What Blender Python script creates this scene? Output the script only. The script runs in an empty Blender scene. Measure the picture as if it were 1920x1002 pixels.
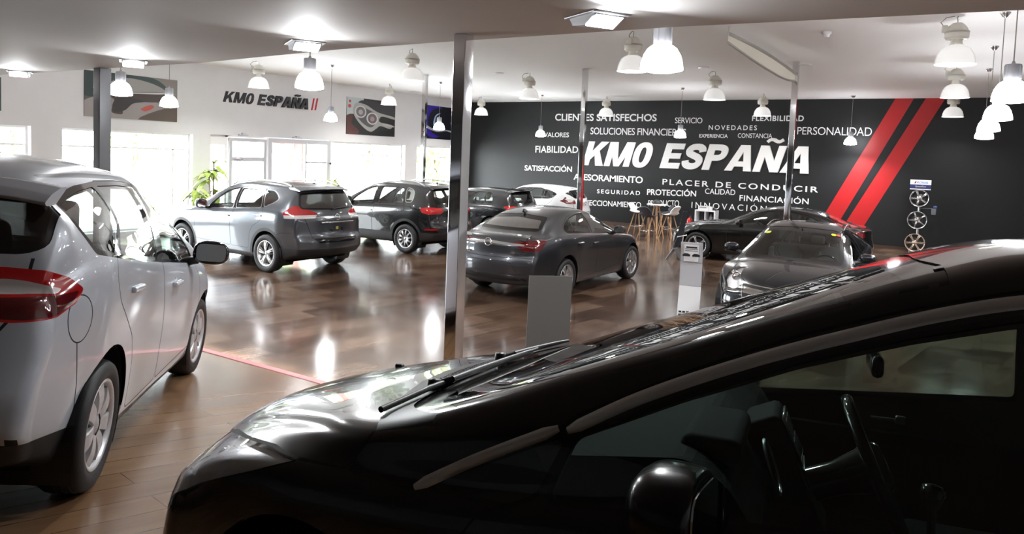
import bpy, bmesh, math, random
import numpy as np
from mathutils import Vector, Matrix
R = math.radians
random.seed(7)
scene = bpy.context.scene
col = scene.collection

# ------------------------------------------------------------------ camera
FPX, CX, CY = 1380.0, 960.0, 377.0
CAM = np.array([0.0, 0.0, 2.36])
def _rot(yaw, pit, rol):
    c, s = math.cos(yaw), math.sin(yaw); rz = np.array([[c, -s, 0], [s, c, 0], [0, 0, 1]])
    c, s = math.cos(pit), math.sin(pit); rx = np.array([[1, 0, 0], [0, c, -s], [0, s, c]])
    c, s = math.cos(rol), math.sin(rol); ry = np.array([[c, 0, s], [0, 1, 0], [-s, 0, c]])
    return rz @ rx @ ry
CM = _rot(.563, -.060, -.038)
def ray(x, y): return CM @ np.array([(x - CX) / FPX, 1.0, -(y - CY) / FPX])
def onz(x, y, z): d = ray(x, y); return CAM + d * (z - CAM[2]) / d[2]
def ony(x, y, Y): d = ray(x, y); return CAM + d * Y / d[1]
def onx(x, y, X): d = ray(x, y); return CAM + d * X / d[0]
def at_depth(x, y, D): return CAM + ray(x, y) * D
def horizon(x): return 294.2 + .038 * (x - 960)

cd = bpy.data.cameras.new('camera')
cam = bpy.data.objects.new('camera', cd); col.objects.link(cam)
mw = Matrix.Identity(4)
for i in range(3):
    mw[i][0], mw[i][1], mw[i][2], mw[i][3] = CM[i, 0], CM[i, 2], -CM[i, 1], CAM[i]
cam.matrix_world = mw
cd.sensor_width = 36.0; cd.lens = 36.0 * FPX / 1920.0
cd.shift_y = -(501.0 - CY) / 1920.0
cd.clip_start = .02; cd.clip_end = 400
scene.camera = cam

# ------------------------------------------------------------------ light and exposure
vs = scene.view_settings
vs.view_transform = 'Standard'; vs.look = 'None'; vs.gamma = 1.0; vs.exposure = 0.55
vs.use_curve_mapping = False
cy = scene.cycles
cy.use_denoising = True
cy.max_bounces = 10; cy.diffuse_bounces = 5; cy.glossy_bounces = 6; cy.transmission_bounces = 6; cy.transparent_max_bounces = 24
cy.caustics_reflective = False; cy.caustics_refractive = False
cy.sample_clamp_indirect = 6.0
cy.use_light_tree = True

world = bpy.data.worlds.new('daylight_sky'); scene.world = world; world.use_nodes = True
wn = world.node_tree; bg = wn.nodes['Background']
bg.inputs['Color'].default_value = (.93, .97, 1.0, 1); bg.inputs['Strength'].default_value = 17.0
sd = bpy.data.lights.new('sun', 'SUN'); sd.energy = 14.0; sd.angle = R(3); sd.color = (1, .96, .9)
sun = bpy.data.objects.new('sun', sd); col.objects.link(sun)
sun.rotation_euler = (R(38), 0, R(80))     # high sun, lights the street outside, throws no patch onto the floor

WALLX, WALLY, CEIL, SOFF = -17.95, 25.0, 4.55, 3.2
EDGEY = 4.42
def ramp_z(y): return .466 - .115 * (max(y, -1.5) - 3.5)
def area_light(name, loc, rot, sx, sy, power, colr=(1, 1, 1), portal=False, spread=180):
    l = bpy.data.lights.new(name, 'AREA'); l.shape = 'RECTANGLE'; l.size = sx; l.size_y = sy; l.energy = power; l.color = colr
    l.spread = R(spread)
    if portal: l.cycles.is_portal = True
    o = bpy.data.objects.new(name, l); col.objects.link(o); o.location = loc; o.rotation_euler = rot
    return o

# ------------------------------------------------------------------ helpers
def link(o, parent=None):
    col.objects.link(o)
    if parent is not None: o.parent = parent
    return o
def tag(o, label=None, cat=None, group=None, kind=None):
    if label: o['label'] = label
    if cat: o['category'] = cat
    if group: o['group'] = group
    if kind: o['kind'] = kind
    return o
def struct(o, label=None):
    o['kind'] = 'structure'
    if label: o['label'] = label
    return o
def empty(name, loc=(0, 0, 0), rz=0.0, label=None, cat=None, group=None):
    o = bpy.data.objects.new(name, None); o.empty_display_size = .1
    o.location = loc; o.rotation_euler = (0, 0, rz); link(o)
    return tag(o, label, cat, group)
def copy_tree(o, parent=None):
    c = o.copy(); col.objects.link(c)
    if parent is not None: c.parent = parent
    for ch in list(o.children): copy_tree(ch, c)
    return c

MATS = {}
def mat(name, base=(.5, .5, .5), rough=.5, metal=0.0, coat=0.0, spec=.5, emit=None, es=0.0, coat_rough=.03, noise=0.0, nscale=20, bump=0.0, trans=0.0, sheen=0.0):
    if name in MATS: return MATS[name]
    m = bpy.data.materials.new(name); m.use_nodes = True
    nt = m.node_tree; b = nt.nodes['Principled BSDF']
    b.inputs['Base Color'].default_value = (*base, 1); b.inputs['Roughness'].default_value = rough
    b.inputs['Metallic'].default_value = metal; b.inputs['Coat Weight'].default_value = coat
    b.inputs['Coat Roughness'].default_value = coat_rough
    b.inputs['Specular IOR Level'].default_value = spec
    b.inputs['Transmission Weight'].default_value = trans
    if emit: b.inputs['Emission Color'].default_value = (*emit, 1); b.inputs['Emission Strength'].default_value = es
    if noise or bump:
        tc = nt.nodes.new('ShaderNodeTexCoord'); nz = nt.nodes.new('ShaderNodeTexNoise'); nz.inputs['Scale'].default_value = nscale
        nz.inputs['Detail'].default_value = 4
        nt.links.new(tc.outputs['Object'], nz.inputs['Vector'])
        if noise:
            mx = nt.nodes.new('ShaderNodeMix'); mx.data_type = 'RGBA'; mx.blend_type = 'MULTIPLY'
            mx.inputs['Factor'].default_value = noise
            mx.inputs[6].default_value = (*base, 1)
            nt.links.new(nz.outputs['Fac'], mx.inputs[7]); nt.links.new(mx.outputs[2], b.inputs['Base Color'])
        if bump:
            bp = nt.nodes.new('ShaderNodeBump'); bp.inputs['Strength'].default_value = bump; bp.inputs['Distance'].default_value = .01
            nt.links.new(nz.outputs['Fac'], bp.inputs['Height']); nt.links.new(bp.outputs['Normal'], b.inputs['Normal'])
    MATS[name] = m; return m
def glass(name, tint=(.8, .85, .83), ior=1.5, rough=0.0, boost=1.0):
    if name in MATS: return MATS[name]
    m = bpy.data.materials.new(name); m.use_nodes = True; nt = m.node_tree
    nt.nodes.remove(nt.nodes['Principled BSDF']); out = nt.nodes['Material Output']
    tr = nt.nodes.new('ShaderNodeBsdfTransparent'); tr.inputs['Color'].default_value = (*tint, 1)
    gl = nt.nodes.new('ShaderNodeBsdfGlossy'); gl.inputs['Roughness'].default_value = rough; gl.inputs['Color'].default_value = (1, 1, 1, 1)
    fr = nt.nodes.new('ShaderNodeFresnel'); fr.inputs['IOR'].default_value = ior
    geo = nt.nodes.new('ShaderNodeNewGeometry')
    ml = nt.nodes.new('ShaderNodeMath'); ml.operation = 'MULTIPLY'; ml.inputs[1].default_value = boost
    # fresnel of a thin pane is the same from both sides: use |N.I| through a flipped normal
    vm = nt.nodes.new('ShaderNodeVectorMath'); vm.operation = 'SCALE'
    k = nt.nodes.new('ShaderNodeMath'); k.operation = 'MULTIPLY_ADD'; k.inputs[1].default_value = -2.0; k.inputs[2].default_value = 1.0
    nt.links.new(geo.outputs['Backfacing'], k.inputs[0])
    lw = nt.nodes.new('ShaderNodeLayerWeight'); lw.inputs['Blend'].default_value = .5
    # Schlick on the facing term (symmetric)
    pw = nt.nodes.new('ShaderNodeMath'); pw.operation = 'POWER'; pw.inputs[1].default_value = 5.0
    f0 = ((ior - 1) / (ior + 1)) ** 2 * 1.9
    sc = nt.nodes.new('ShaderNodeMath'); sc.operation = 'MULTIPLY_ADD'; sc.inputs[1].default_value = 1 - f0; sc.inputs[2].default_value = f0
    nt.links.new(lw.outputs['Facing'], pw.inputs[0]); nt.links.new(pw.outputs[0], sc.inputs[0]); nt.links.new(sc.outputs[0], ml.inputs[0])
    for n in (fr, vm, k): nt.nodes.remove(n)
    nt.nodes.remove(geo)
    ml.use_clamp = True
    mx = nt.nodes.new('ShaderNodeMixShader')
    nt.links.new(ml.outputs[0], mx.inputs[0]); nt.links.new(tr.outputs[0], mx.inputs[1]); nt.links.new(gl.outputs[0], mx.inputs[2])
    nt.links.new(mx.outputs[0], out.inputs['Surface'])
    MATS[name] = m; return m

class MB:
    """collects simple shapes and links them as ONE mesh object"""
    def __init__(s): s.v = []; s.f = []; s.mi = []; s.sm = []; s.wn = False
    def add(s, vs, fs, mi=0, smooth=False):
        o = len(s.v); s.v += [tuple(map(float, v)) for v in vs]; s.f += [tuple(i + o for i in f) for f in fs]
        s.mi += [mi] * len(fs); s.sm += [smooth] * len(fs); return s
    def box(s, a, b, mi=0, mtx=None):
        x0, y0, z0 = a; x1, y1, z1 = b
        vs = [(x0, y0, z0), (x1, y0, z0), (x1, y1, z0), (x0, y1, z0), (x0, y0, z1), (x1, y0, z1), (x1, y1, z1), (x0, y1, z1)]
        if mtx is not None: vs = [tuple(mtx @ Vector(v)) for v in vs]
        return s.add(vs, [(3, 2, 1, 0), (4, 5, 6, 7), (0, 1, 5, 4), (1, 2, 6, 5), (2, 3, 7, 6), (3, 0, 4, 7)], mi)
    def rbox(s, a, b, r=.01, mi=0, seg=2, mtx=None):
        bm = bmesh.new(); bmesh.ops.create_cube(bm, size=1)
        c = [(p + q) / 2 for p, q in zip(a, b)]; d = [abs(q - p) for p, q in zip(a, b)]
        for v in bm.verts: v.co = Vector([c[i] + v.co[i] * d[i] for i in range(3)])
        bmesh.ops.bevel(bm, geom=list(bm.edges), offset=min(r, min(d) * .49), segments=seg, affect='EDGES', profile=.5); s.wn = True
        return s.bm(bm, mi, mtx, True)
    def bm(s, bm, mi=0, mtx=None, smooth=False):
        bm.verts.index_update()
        vs = [tuple(mtx @ v.co) if mtx is not None else tuple(v.co) for v in bm.verts]
        s.add(vs, [tuple(v.index for v in f.verts) for f in bm.faces], mi, smooth); bm.free(); return s
    def tube(s, p, q, r0, r1=None, n=10, mi=0, cap=True, smooth=True):
        r1 = r0 if r1 is None else r1
        p = Vector(p); q = Vector(q); d = (q - p).normalized()
        a = d.orthogonal().normalized(); b = d.cross(a)
        vs = []; 
        for c, r in ((p, r0), (q, r1)):
            for i in range(n):
                t = 2 * math.pi * i / n; vs.append(c + a * r * math.cos(t) + b * r * math.sin(t))
        s.add(vs, [(i, (i + 1) % n, n + (i + 1) % n, n + i) for i in range(n)], mi, smooth)
        if cap: s.add(vs, [tuple(range(n - 1, -1, -1)), tuple(range(n, 2 * n))], mi)
        return s
    def path(s, pts, r, n=8, mi=0, closed=False):
        pts = [Vector(p) for p in pts]; m = len(pts); rings = []
        up = None
        for i, p in enumerate(pts):
            if closed: d = (pts[(i + 1) % m] - pts[i - 1]).normalized()
            else: d = (pts[min(i + 1, m - 1)] - pts[max(i - 1, 0)]).normalized()
            if up is None: up = d.orthogonal().normalized()
            a = (up - d * up.dot(d)).normalized(); up = a; b = d.cross(a)
            rr = r[i] if isinstance(r, (list, tuple)) else r
            rings.append([p + (a * math.cos(2 * math.pi * k / n) + b * math.sin(2 * math.pi * k / n)) * rr for k in range(n)])
        vs = [v for g in rings for v in g]; fs = []
        for i in range(m if closed else m - 1):
            j = (i + 1) % m
            fs += [(i * n + k, i * n + (k + 1) % n, j * n + (k + 1) % n, j * n + k) for k in range(n)]
        s.add(vs, fs, mi, True)
        if not closed: s.add(vs, [tuple(range(n - 1, -1, -1)), tuple(range((m - 1) * n, m * n))], mi)
        return s
    def lathe(s, prof, n=32, mi=0, axis='z', c=(0, 0, 0), smooth=True, wave=0.0, nw=0):
        """prof [(r, h)] turned about an axis"""
        vs = []; m = len(prof)
        for r, h in prof:
            for k in range(n):
                t = 2 * math.pi * k / n; rr = r * (1 + wave * math.cos(nw * t))
                x, y = rr * math.cos(t), rr * math.sin(t)
                v = (x, y, h) if axis == 'z' else ((x, h, y) if axis == 'y' else (h, x, y))
                vs.append((v[0] + c[0], v[1] + c[1], v[2] + c[2]))
        fs = [(i * n + k, i * n + (k + 1) % n, (i + 1) * n + (k + 1) % n, (i + 1) * n + k) for i in range(m - 1) for k in range(n)]
        if axis == 'y': fs = [f[::-1] for f in fs]
        return s.add(vs, fs, mi, smooth)
    def prism(s, poly, h0, h1, fn=None, mi=0, smooth=False):
        """2D polygon extruded; fn(u,v,h)->xyz"""
        fn = fn or (lambda u, v, h: (u, v, h)); n = len(poly)
        vs = [fn(u, v, h0) for u, v in poly] + [fn(u, v, h1) for u, v in poly]
        s.add(vs, [tuple(range(n - 1, -1, -1)), tuple(range(n, 2 * n))], mi)
        return s.add(vs, [(i, (i + 1) % n, n + (i + 1) % n, n + i) for i in range(n)], mi, smooth)
    def build(s, name, mats, parent=None, fix=True):
        me = bpy.data.meshes.new(name); me.from_pydata(s.v, [], s.f)
        for m in (mats if isinstance(mats, (list, tuple)) else [mats]): me.materials.append(m)
        me.polygons.foreach_set('material_index', s.mi); me.polygons.foreach_set('use_smooth', s.sm)
        me.update()
        if fix:
            bm = bmesh.new(); bm.from_mesh(me); bmesh.ops.recalc_face_normals(bm, faces=bm.faces); bm.to_mesh(me); bm.free()
        o = bpy.data.objects.new(name, me); link(o, parent)
        if s.wn: o.modifiers.new('wn', 'WEIGHTED_NORMAL')
        return o
    @staticmethod
    def uvs(c, r, n=16, m=10):
        b = MB(); prof = [(max(1e-4, r * math.sin(math.pi * i / m)), -r * math.cos(math.pi * i / m)) for i in range(m + 1)]
        return b.lathe(prof, n, c=c)

# ------------------------------------------------------------------ materials
M_white = mat('white wall paint', (.80, .80, .81), .6, noise=.06, nscale=3)
M_ceil = mat('white ceiling paint', (.93, .93, .93), .7)
M_black = mat('black wall paint', (.0125, .013, .014), .45, spec=.3, noise=.15, nscale=2)
M_soff = mat('grey soffit plaster', (.44, .43, .425), .75, noise=.12, nscale=1.2)
M_red = mat('red wall stripe', (.38, .008, .010), .45)
M_vinyl = mat('white vinyl', (.92, .92, .92), .5)
M_vinylk = mat('black vinyl', (.012, .012, .014), .5)
M_alu = mat('brushed aluminium', (.55, .56, .58), .35, .9)
M_alug = mat('grey aluminium frame', (.60, .61, .63), .4, .2)
M_chrome = mat('polished steel', (.72, .72, .73), .06, 1.0)
M_steel = mat('satin steel', (.62, .63, .64), .25, 1.0)
M_blk = mat('black plastic', (.010, .010, .011), .45)
M_blkg = mat('gloss black', (.006, .006, .007), .08, coat=.5)
M_rub = mat('tyre rubber', (.012, .012, .013), .6, bump=.1, nscale=60)
M_dark = mat('dark cabin trim', (.012, .012, .013), .85, spec=.15)
M_seat = mat('grey seat cloth', (.05, .05, .055), .85, bump=.2, nscale=120)
M_wht = mat('white plastic', (.82, .82, .83), .3)
M_dimw = mat('wall grey darkened for reflections', (.13, .13, .135), .6, noise=.1, nscale=2)  # unseen wall behind the camera, coloured dark to dim reflections and the deck
M_outwin = glass('clear window pane', (.96, .98, .98), 1.45)
# ------------------------------------------------------------------ the showroom shell
def wood_floor(name, c1, c2, c3, rot, rough, w, h, rvar=.12, spec=.5):
    m = bpy.data.materials.new(name); m.use_nodes = True; nt = m.node_tree; N = nt.nodes; L = nt.links
    b = N['Principled BSDF']
    tc = N.new('ShaderNodeTexCoord'); mp = N.new('ShaderNodeMapping'); mp.inputs['Rotation'].default_value = (0, 0, rot)
    L.new(tc.outputs['Object'], mp.inputs['Vector'])
    br = N.new('ShaderNodeTexBrick'); br.inputs['Scale'].default_value = 1.0; br.inputs['Mortar Size'].default_value = .0025
    br.inputs['Brick Width'].default_value = w; br.inputs['Row Height'].default_value = h; br.offset = .37; br.inputs['Bias'].default_value = 0
    br.inputs['Color1'].default_value = (0, 0, 0, 1); br.inputs['Color2'].default_value = (1, 1, 1, 1); br.inputs['Mortar'].default_value = (.5, .5, .5, 1)
    L.new(mp.outputs[0], br.inputs['Vector'])
    st = N.new('ShaderNodeMapping'); st.inputs['Scale'].default_value = (1.2, 14, 1); L.new(mp.outputs[0], st.inputs['Vector'])
    nz = N.new('ShaderNodeTexNoise'); nz.inputs['Scale'].default_value = 1.0; nz.inputs['Detail'].default_value = 8; nz.inputs['Roughness'].default_value = .62
    L.new(st.outputs[0], nz.inputs['Vector'])
    n2 = N.new('ShaderNodeTexNoise'); n2.inputs['Scale'].default_value = 1.6; n2.inputs['Detail'].default_value = 5; L.new(mp.outputs[0], n2.inputs['Vector'])
    a1 = N.new('ShaderNodeMath'); a1.operation = 'MULTIPLY_ADD'; a1.inputs[1].default_value = .38; L.new(br.outputs['Color'], a1.inputs[0])
    a0 = N.new('ShaderNodeMath'); a0.operation = 'MULTIPLY'; a0.inputs[1].default_value = .62; L.new(nz.outputs['Fac'], a0.inputs[0]); L.new(a0.outputs[0], a1.inputs[2])
    a2 = N.new('ShaderNodeMath'); a2.operation = 'MULTIPLY_ADD'; a2.inputs[1].default_value = .5; a2.inputs[2].default_value = -.2; L.new(n2.outputs['Fac'], a2.inputs[0])
    a3 = N.new('ShaderNodeMath'); a3.operation = 'ADD'; L.new(a1.outputs[0], a3.inputs[0]); L.new(a2.outputs[0], a3.inputs[1])
    cr = N.new('ShaderNodeValToRGB'); e = cr.color_ramp.elements
    e[0].position = .22; e[0].color = (*c1, 1); e[1].position = .85; e[1].color = (*c3, 1); k = e.new(.52); k.color = (*c2, 1)
    L.new(a3.outputs[0], cr.inputs[0])
    mx = N.new('ShaderNodeMix'); mx.data_type = 'RGBA'; L.new(br.outputs['Fac'], mx.inputs['Factor'])
    L.new(cr.outputs[0], mx.inputs[6]); mx.inputs[7].default_value = (c1[0] * .3, c1[1] * .3, c1[2] * .3, 1)
    L.new(mx.outputs[2], b.inputs['Base Color'])
    rr = N.new('ShaderNodeMath'); rr.operation = 'MULTIPLY_ADD'; rr.inputs[1].default_value = rvar; rr.inputs[2].default_value = rough - rvar * .5
    L.new(n2.outputs['Fac'], rr.inputs[0]); L.new(rr.outputs[0], b.inputs['Roughness'])
    b.inputs['Specular IOR Level'].default_value = spec
    bp = N.new('ShaderNodeBump'); bp.inputs['Strength'].default_value = .06; bp.inputs['Distance'].default_value = .004
    L.new(nz.outputs['Fac'], bp.inputs['Height']); L.new(bp.outputs[0], b.inputs['Normal'])
    return m
M_floor = wood_floor('dark plank tile', (.030, .017, .011), (.090, .054, .036), (.185, .122, .086), R(-81), .13, .9, .44, .10, .75)
M_ramp = wood_floor('light oak laminate', (.125, .066, .032), (.175, .097, .050), (.225, .132, .072), R(-81), .22, 2.4, .19, .06, .6)
X1, Y0 = 7.0, -8.0
b = MB(); b.box((WALLX - .3, EDGEY - .05, -.2), (X1, WALLY + .2, 0.0)); struct(b.build('floor', M_floor))
# raised deck that slopes down towards the main floor
b = MB()
ys = [Y0, -1.5, EDGEY - .03]
vs = []
for y in ys: vs += [(WALLX, y, ramp_z(y)), (X1, y, ramp_z(y))]
vs += [(WALLX, EDGEY - .03, 0), (X1, EDGEY - .03, 0), (WALLX, Y0, 0), (X1, Y0, 0)]
b.add(vs, [(0, 1, 3, 2), (2, 3, 5, 4), (4, 5, 7, 6), (6, 7, 9, 8), (8, 9, 1, 0)])
struct(b.build('floor_deck', M_ramp))
M_strip = mat('pinkish red edge strip', (.52, .17, .175), .4)
b = MB(); ze = ramp_z(EDGEY)
b.rbox((WALLX, EDGEY - .055, ze - .03), (X1, EDGEY + .02, ze + .012), .006)
for i in range(20): b.lathe([(.006, ze + .0125), (.0001, ze + .014)], 8, 1, c=(-10 + i * .85, EDGEY - .018, 0))
struct(b.build('trim_1', [M_strip, mat('dark screw head', (.08, .02, .02), .5)]), 'red edge strip along the end of the raised deck')
# ceilings
b = MB(); b.box((WALLX - .3, EDGEY + .3, CEIL), (X1, WALLY + .3, CEIL + .2)); struct(b.build('ceiling', M_ceil))
edge = [onz(x, y, SOFF) for x, y in ((376.7, 117.7), (640, 92.3), (850, 77.5), (1280, 49.7), (1920, 18.6))]
pts = [(WALLX, edge[0][1] + .08)] + [(p[0], p[1]) for p in edge] + [(X1, edge[-1][1])]
b = MB(); b.prism(pts + [(X1, Y0), (WALLX, Y0)], SOFF, CEIL + .2); struct(b.build('ceiling_soffit', M_soff))
# walls
b = MB(); b.box((WALLX - .3, WALLY, 0), (X1 + .3, WALLY + .25, CEIL)); wb_ = struct(b.build('wall_back', M_black))
b = MB(); b.box((X1, Y0 - .25, 0), (X1 + .25, WALLY, CEIL)); struct(b.build('wall_right', M_white))
b = MB(); b.box((WALLX - .3, Y0 - .25, 0), (X1, Y0, CEIL)); struct(b.build('wall_front', M_dimw))
for nm, a, c in (('baseboard_back', (WALLX + .05, WALLY - .02, 0), (X1, WALLY, .09)),):
    b = MB(); b.box(a, c); struct(b.build(nm, mat('dark brown skirting', (.05, .028, .018), .4)))
# left wall with openings: (y0, y1, z0, z1)
def wy(x, y): p = onx(x, y, WALLX); return p[1], p[2]
op = []
t1 = wy(58, 237); t2a = wy(117, 241); t2b = wy(362, 250.5); d0 = wy(395, 252); d1 = wy(617, 262); t3a = wy(622, 269); t3b = wy(760, 273); t4a = wy(782, 274)
TOPZ = (t2a[1] + t2b[1]) / 2
op.append((t1[0] - 2.6, t1[0], .12, TOPZ)); op.append((t2a[0], t2b[0], .12, TOPZ)); op.append((d0[0], d1[0], 0.0, d0[1]))
op.append((t3a[0], t3b[0], .12, TOPZ)); op.append((t4a[0], WALLY - .7, .12, TOPZ))
op.insert(0, (t1[0] - 6.2, t1[0] - 3.6, .12 + .5, TOPZ))
print('openings', [tuple(round(v, 2) for v in o) for o in op])
b = MB(); yc = Y0
for (a, c, z0, z1) in op:
    b.box((WALLX - .3, yc, 0), (WALLX, a, CEIL))
    b.box((WALLX - .3, a, z1), (WALLX, c, CEIL))
    if z0 > 0: b.box((WALLX - .3, a, 0), (WALLX, c, z0))
    yc = c
b.box((WALLX - .3, yc, 0), (WALLX, WALLY, CEIL)); struct(b.build('wall_left', M_white))
nwin = 0
M_wf = mat('white window frame', (.90, .90, .90), .4)
for k, (a, c, z0, z1) in enumerate(op):
    if k == 3: continue
    nwin += 1
    b = MB(); xx = WALLX - .2; w = .05
    b.box((xx - .03, a, z0), (xx + .03, a + w, z1)); b.box((xx - .03, c - w, z0), (xx + .03, c, z1)); b.box((xx - .03, a + w, z1 - w), (xx + .03, c - w, z1)); b.box((xx - .03, a + w, z0), (xx + .03, c - w, z0 + w))
    tz = z1 - .42
    b.box((xx - .025, a + w, tz - .02), (xx + .025, c - w, tz + .02))
    if k in (2,):
        ym = a + (c - a) * .86; b.box((xx - .025, ym - .025, z0 + w), (xx + .025, ym + .025, tz))
    o = struct(b.build('window_%d' % nwin, M_wf))
    g = MB(); g.box((xx - .004, a + w, z0 + w), (xx + .004, c - w, z1 - w)); g.build('pane', M_outwin, o)
    area_light('window_portal', (WALLX - .05, (a + c) / 2, (z0 + z1) / 2), (0, R(-90), 0), z1 - z0, c - a, 1, portal=True)
area_light('door_portal', (WALLX - .05, (op[3][0] + op[3][1]) / 2, op[3][3] / 2), (0, R(-90), 0), op[3][3], op[3][1] - op[3][0], 1, portal=True)
# entrance: white side panel, hinged aluminium door with rail, second framed leaf
def framed(b, xx, ya, yb, z0, z1, w, t=.035, mi=0):
    b.box((xx - t, ya, z0), (xx + t, ya + w, z1), mi); b.box((xx - t, yb - w, z0), (xx + t, yb, z1), mi)
    b.box((xx - t, ya + w, z1 - w), (xx + t, yb - w, z1), mi); b.box((xx - t, ya + w, z0), (xx + t, yb - w, z0 + w), mi)
ya = op[3][0]; yb = op[3][1]; zt = op[3][3]
yp = wy(430, 256)[0]; ydc = wy(500, 257)[0]
b = MB(); xx = WALLX - .12
b.box((xx - .05, ya, 0), (xx + .05, ya + .06, zt)); b.box((xx - .05, yp - .09, 0), (xx + .05, yp, zt)); b.box((xx - .05, ya + .06, zt - .28), (xx + .05, yp - .09, zt - .04), 0)
b.box((xx - .05, ya, zt - .05), (xx + .05, yb, zt), 0)
o = struct(b.build('window_%d' % (nwin + 1), M_wf)); g = MB(); g.box((xx - .004, ya + .06, .02), (xx + .004, yp - .09, zt - .28)); g.build('pane', M_outwin, o)
b = MB(); xx = WALLX - .02
framed(b, xx, yp, ydc, .02, zt - .06, .10); zr = wy(470, 299)[1]; b.box((xx - .035, yp + .1, zr - .06), (xx + .035, ydc - .1, zr + .06))
o = struct(b.build('door_1', M_alug)); g = MB(); g.box((xx - .004, yp + .1, .12), (xx + .004, ydc - .1, zt - .16)); g.build('pane', M_outwin, o)
g = MB(); g.rbox((xx + .035, yp + .16, zr - .03), (xx + .075, yp + .42, zr + .03), .01); g.box((xx + .05, yp + .24, zr - .055), (xx + .07, yp + .28, zr + .055)); g.build('door_closer', M_steel, o)
b = MB(); xx = WALLX + .03
framed(b, xx, ydc + .02, yb - .01, .02, zt - .02, .13, .05); ym = wy(572, 300)[0]; zk = wy(590, 305)[1]
b.box((xx - .03, ym - .03, .15), (xx + .01, ym + .03, zt - .15)); b.box((xx - .03, ym, zk - .03), (xx + .01, yb - .14, zk + .03))
o = struct(b.build('door_2', M_alug)); g = MB(); g.box((xx - .004, ydc + .15, .15), (xx + .004, yb - .14, zt - .15)); g.build('pane', M_outwin, o)
g = MB(); g.tube((xx + .05, yb - .06, zk - .02), (xx + .11, yb - .06, zk - .02), .012); g.lathe([(.001, xx + .11), (.035, xx + .115), (.035, xx + .14), (.001, xx + .15)], 16, axis='x', c=(0, yb - .06, zk - .02)); g.build('door_handle', M_blk, o)
for yy in (wy(455, 252)[0], wy(556, 255)[0]):
    b = MB(); b.box((WALLX, yy - .16, zt + .01), (WALLX + .06, yy + .16, zt + .05)); b.box((WALLX, yy - .05, zt + .03), (WALLX + .08, yy + .05, zt + .09))
    tag(b.build('alarm_sensor', M_alug), 'small grey sensor box on the wall above the entrance door, %s' % ('nearer the hinged leaf' if yy < ydc else 'above the wide framed leaf'), 'sensor', 'door sensors')
# ---------------- outside: pavement, street, trees, red fascia of the porch
M_pave = mat('pale pavement', (.55, .55, .54), .8, noise=.15, nscale=1)
b = MB(); b.box((-90, -60, -.25), (WALLX - .31, 90, -.02)); struct(b.build('ground_outside', M_pave))
M_redf = mat('red porch fascia', (.62, .03, .03), .5)
q0, q1, q2, q3 = onx(396, 261.5, WALLX - 1.4), onx(574, 266, WALLX - 1.4), onx(552, 268, WALLX - 1.3), onx(570, 268, WALLX - 1.3)
b = MB(); zc = (q0[2] + q1[2]) / 2; b.box((WALLX - 1.46, q0[1], zc - .06), (WALLX - 1.40, q1[1], zc + .05)); b.box((WALLX - 1.46, q0[1], zc + .05), (WALLX - .32, q1[1], zc + .09))
b.box((WALLX - 1.36, q3[1] - .03, 0), (WALLX - 1.34, q3[1], zc + .05)); b.box((WALLX - 1.36, q2[1], 0), (WALLX - 1.34, q3[1] - .05, zc - .05), 1)
tag(b.build('porch_canopy', [M_redf, mat('overexposed porch panel', (.85, .55, .52), .5)]), 'red porch canopy with a red post outside the entrance', 'canopy')  # pale pink paints in the overexposure of the post panel
M_leaf = mat('sunlit tree leaves', (.34, .42, .17), .6)
M_bark = mat('tree bark', (.12, .09, .06), .8)
def leaf_cloud(b, c, r, n, s, seed, mi=0):
    rd = random.Random(seed)
    for i in range(n):
        while True:
            p = Vector((rd.uniform(-1, 1), rd.uniform(-1, 1), rd.uniform(-1, 1)))
            if p.length < 1: break
        p = Vector((p.x * r[0], p.y * r[1], p.z * r[2])) + Vector(c)
        a = Vector((rd.uniform(-1, 1), rd.uniform(-1, 1), rd.uniform(-1, 1))).normalized(); t = a.orthogonal().normalized(); k = s * rd.uniform(.6, 1.3)
        b.add([p - a * k, p + t * k * .45, p + a * k, p - t * k * .45], [(0, 1, 2, 3)], mi)
for i, (px, D, h, lab) in enumerate(((812, 34, 4.2, 'light green tree outside the window nearest the black wall'), (690, 46, 6, 'pale sunlit tree across the street outside the middle window'), (545, 42, 6.5, 'leafy tree seen through the wide framed entrance leaf'), (250, 36, 5.5, 'sunlit tree outside the window behind the white car'), (20, 40, 5.5, 'sunlit tree outside the leftmost window'))):
    p = at_depth(px, 300, D); r = empty('street_tree', (p[0], p[1], -.02), 0, lab, 'tree', 'trees outside')
    b = MB(); b.path([(0, 0, 0), (.1, .05, h * .35), (-.05, .1, h * .7)], [.14, .11, .06]); b.build('trunk', M_bark, r)
    b = MB(); leaf_cloud(b, (0, 0, h * .62), (1.5, 1.5, h * .40), 1500, .16, i); b.build('crown', M_leaf, r, fix=False)
# ------------------------------------------------------------------ cars: one lofted skin, cut along panel lines into parts
def pchip(pts):
    xs = np.array([p[0] for p in pts], float); ys = np.array([p[1] for p in pts], float)
    h = np.diff(xs); d = np.diff(ys) / h; n = len(xs); m = np.zeros(n)
    for i in range(1, n - 1):
        if d[i - 1] * d[i] > 0:
            w1 = 2 * h[i] + h[i - 1]; w2 = h[i] + 2 * h[i - 1]; m[i] = (w1 + w2) / (w1 / d[i - 1] + w2 / d[i])
    m[0] = d[0]; m[-1] = d[-1]
    def f(x):
        x = np.clip(np.asarray(x, float), xs[0], xs[-1]); i = np.clip(np.searchsorted(xs, x) - 1, 0, n - 2); t = (x - xs[i]) / h[i]
        return ((2 * t**3 - 3 * t**2 + 1) * ys[i] + (t**3 - 2 * t**2 + t) * h[i] * m[i] + (-2 * t**3 + 3 * t**2) * ys[i + 1] + (t**3 - t**2) * h[i] * m[i + 1])
    return f
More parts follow.
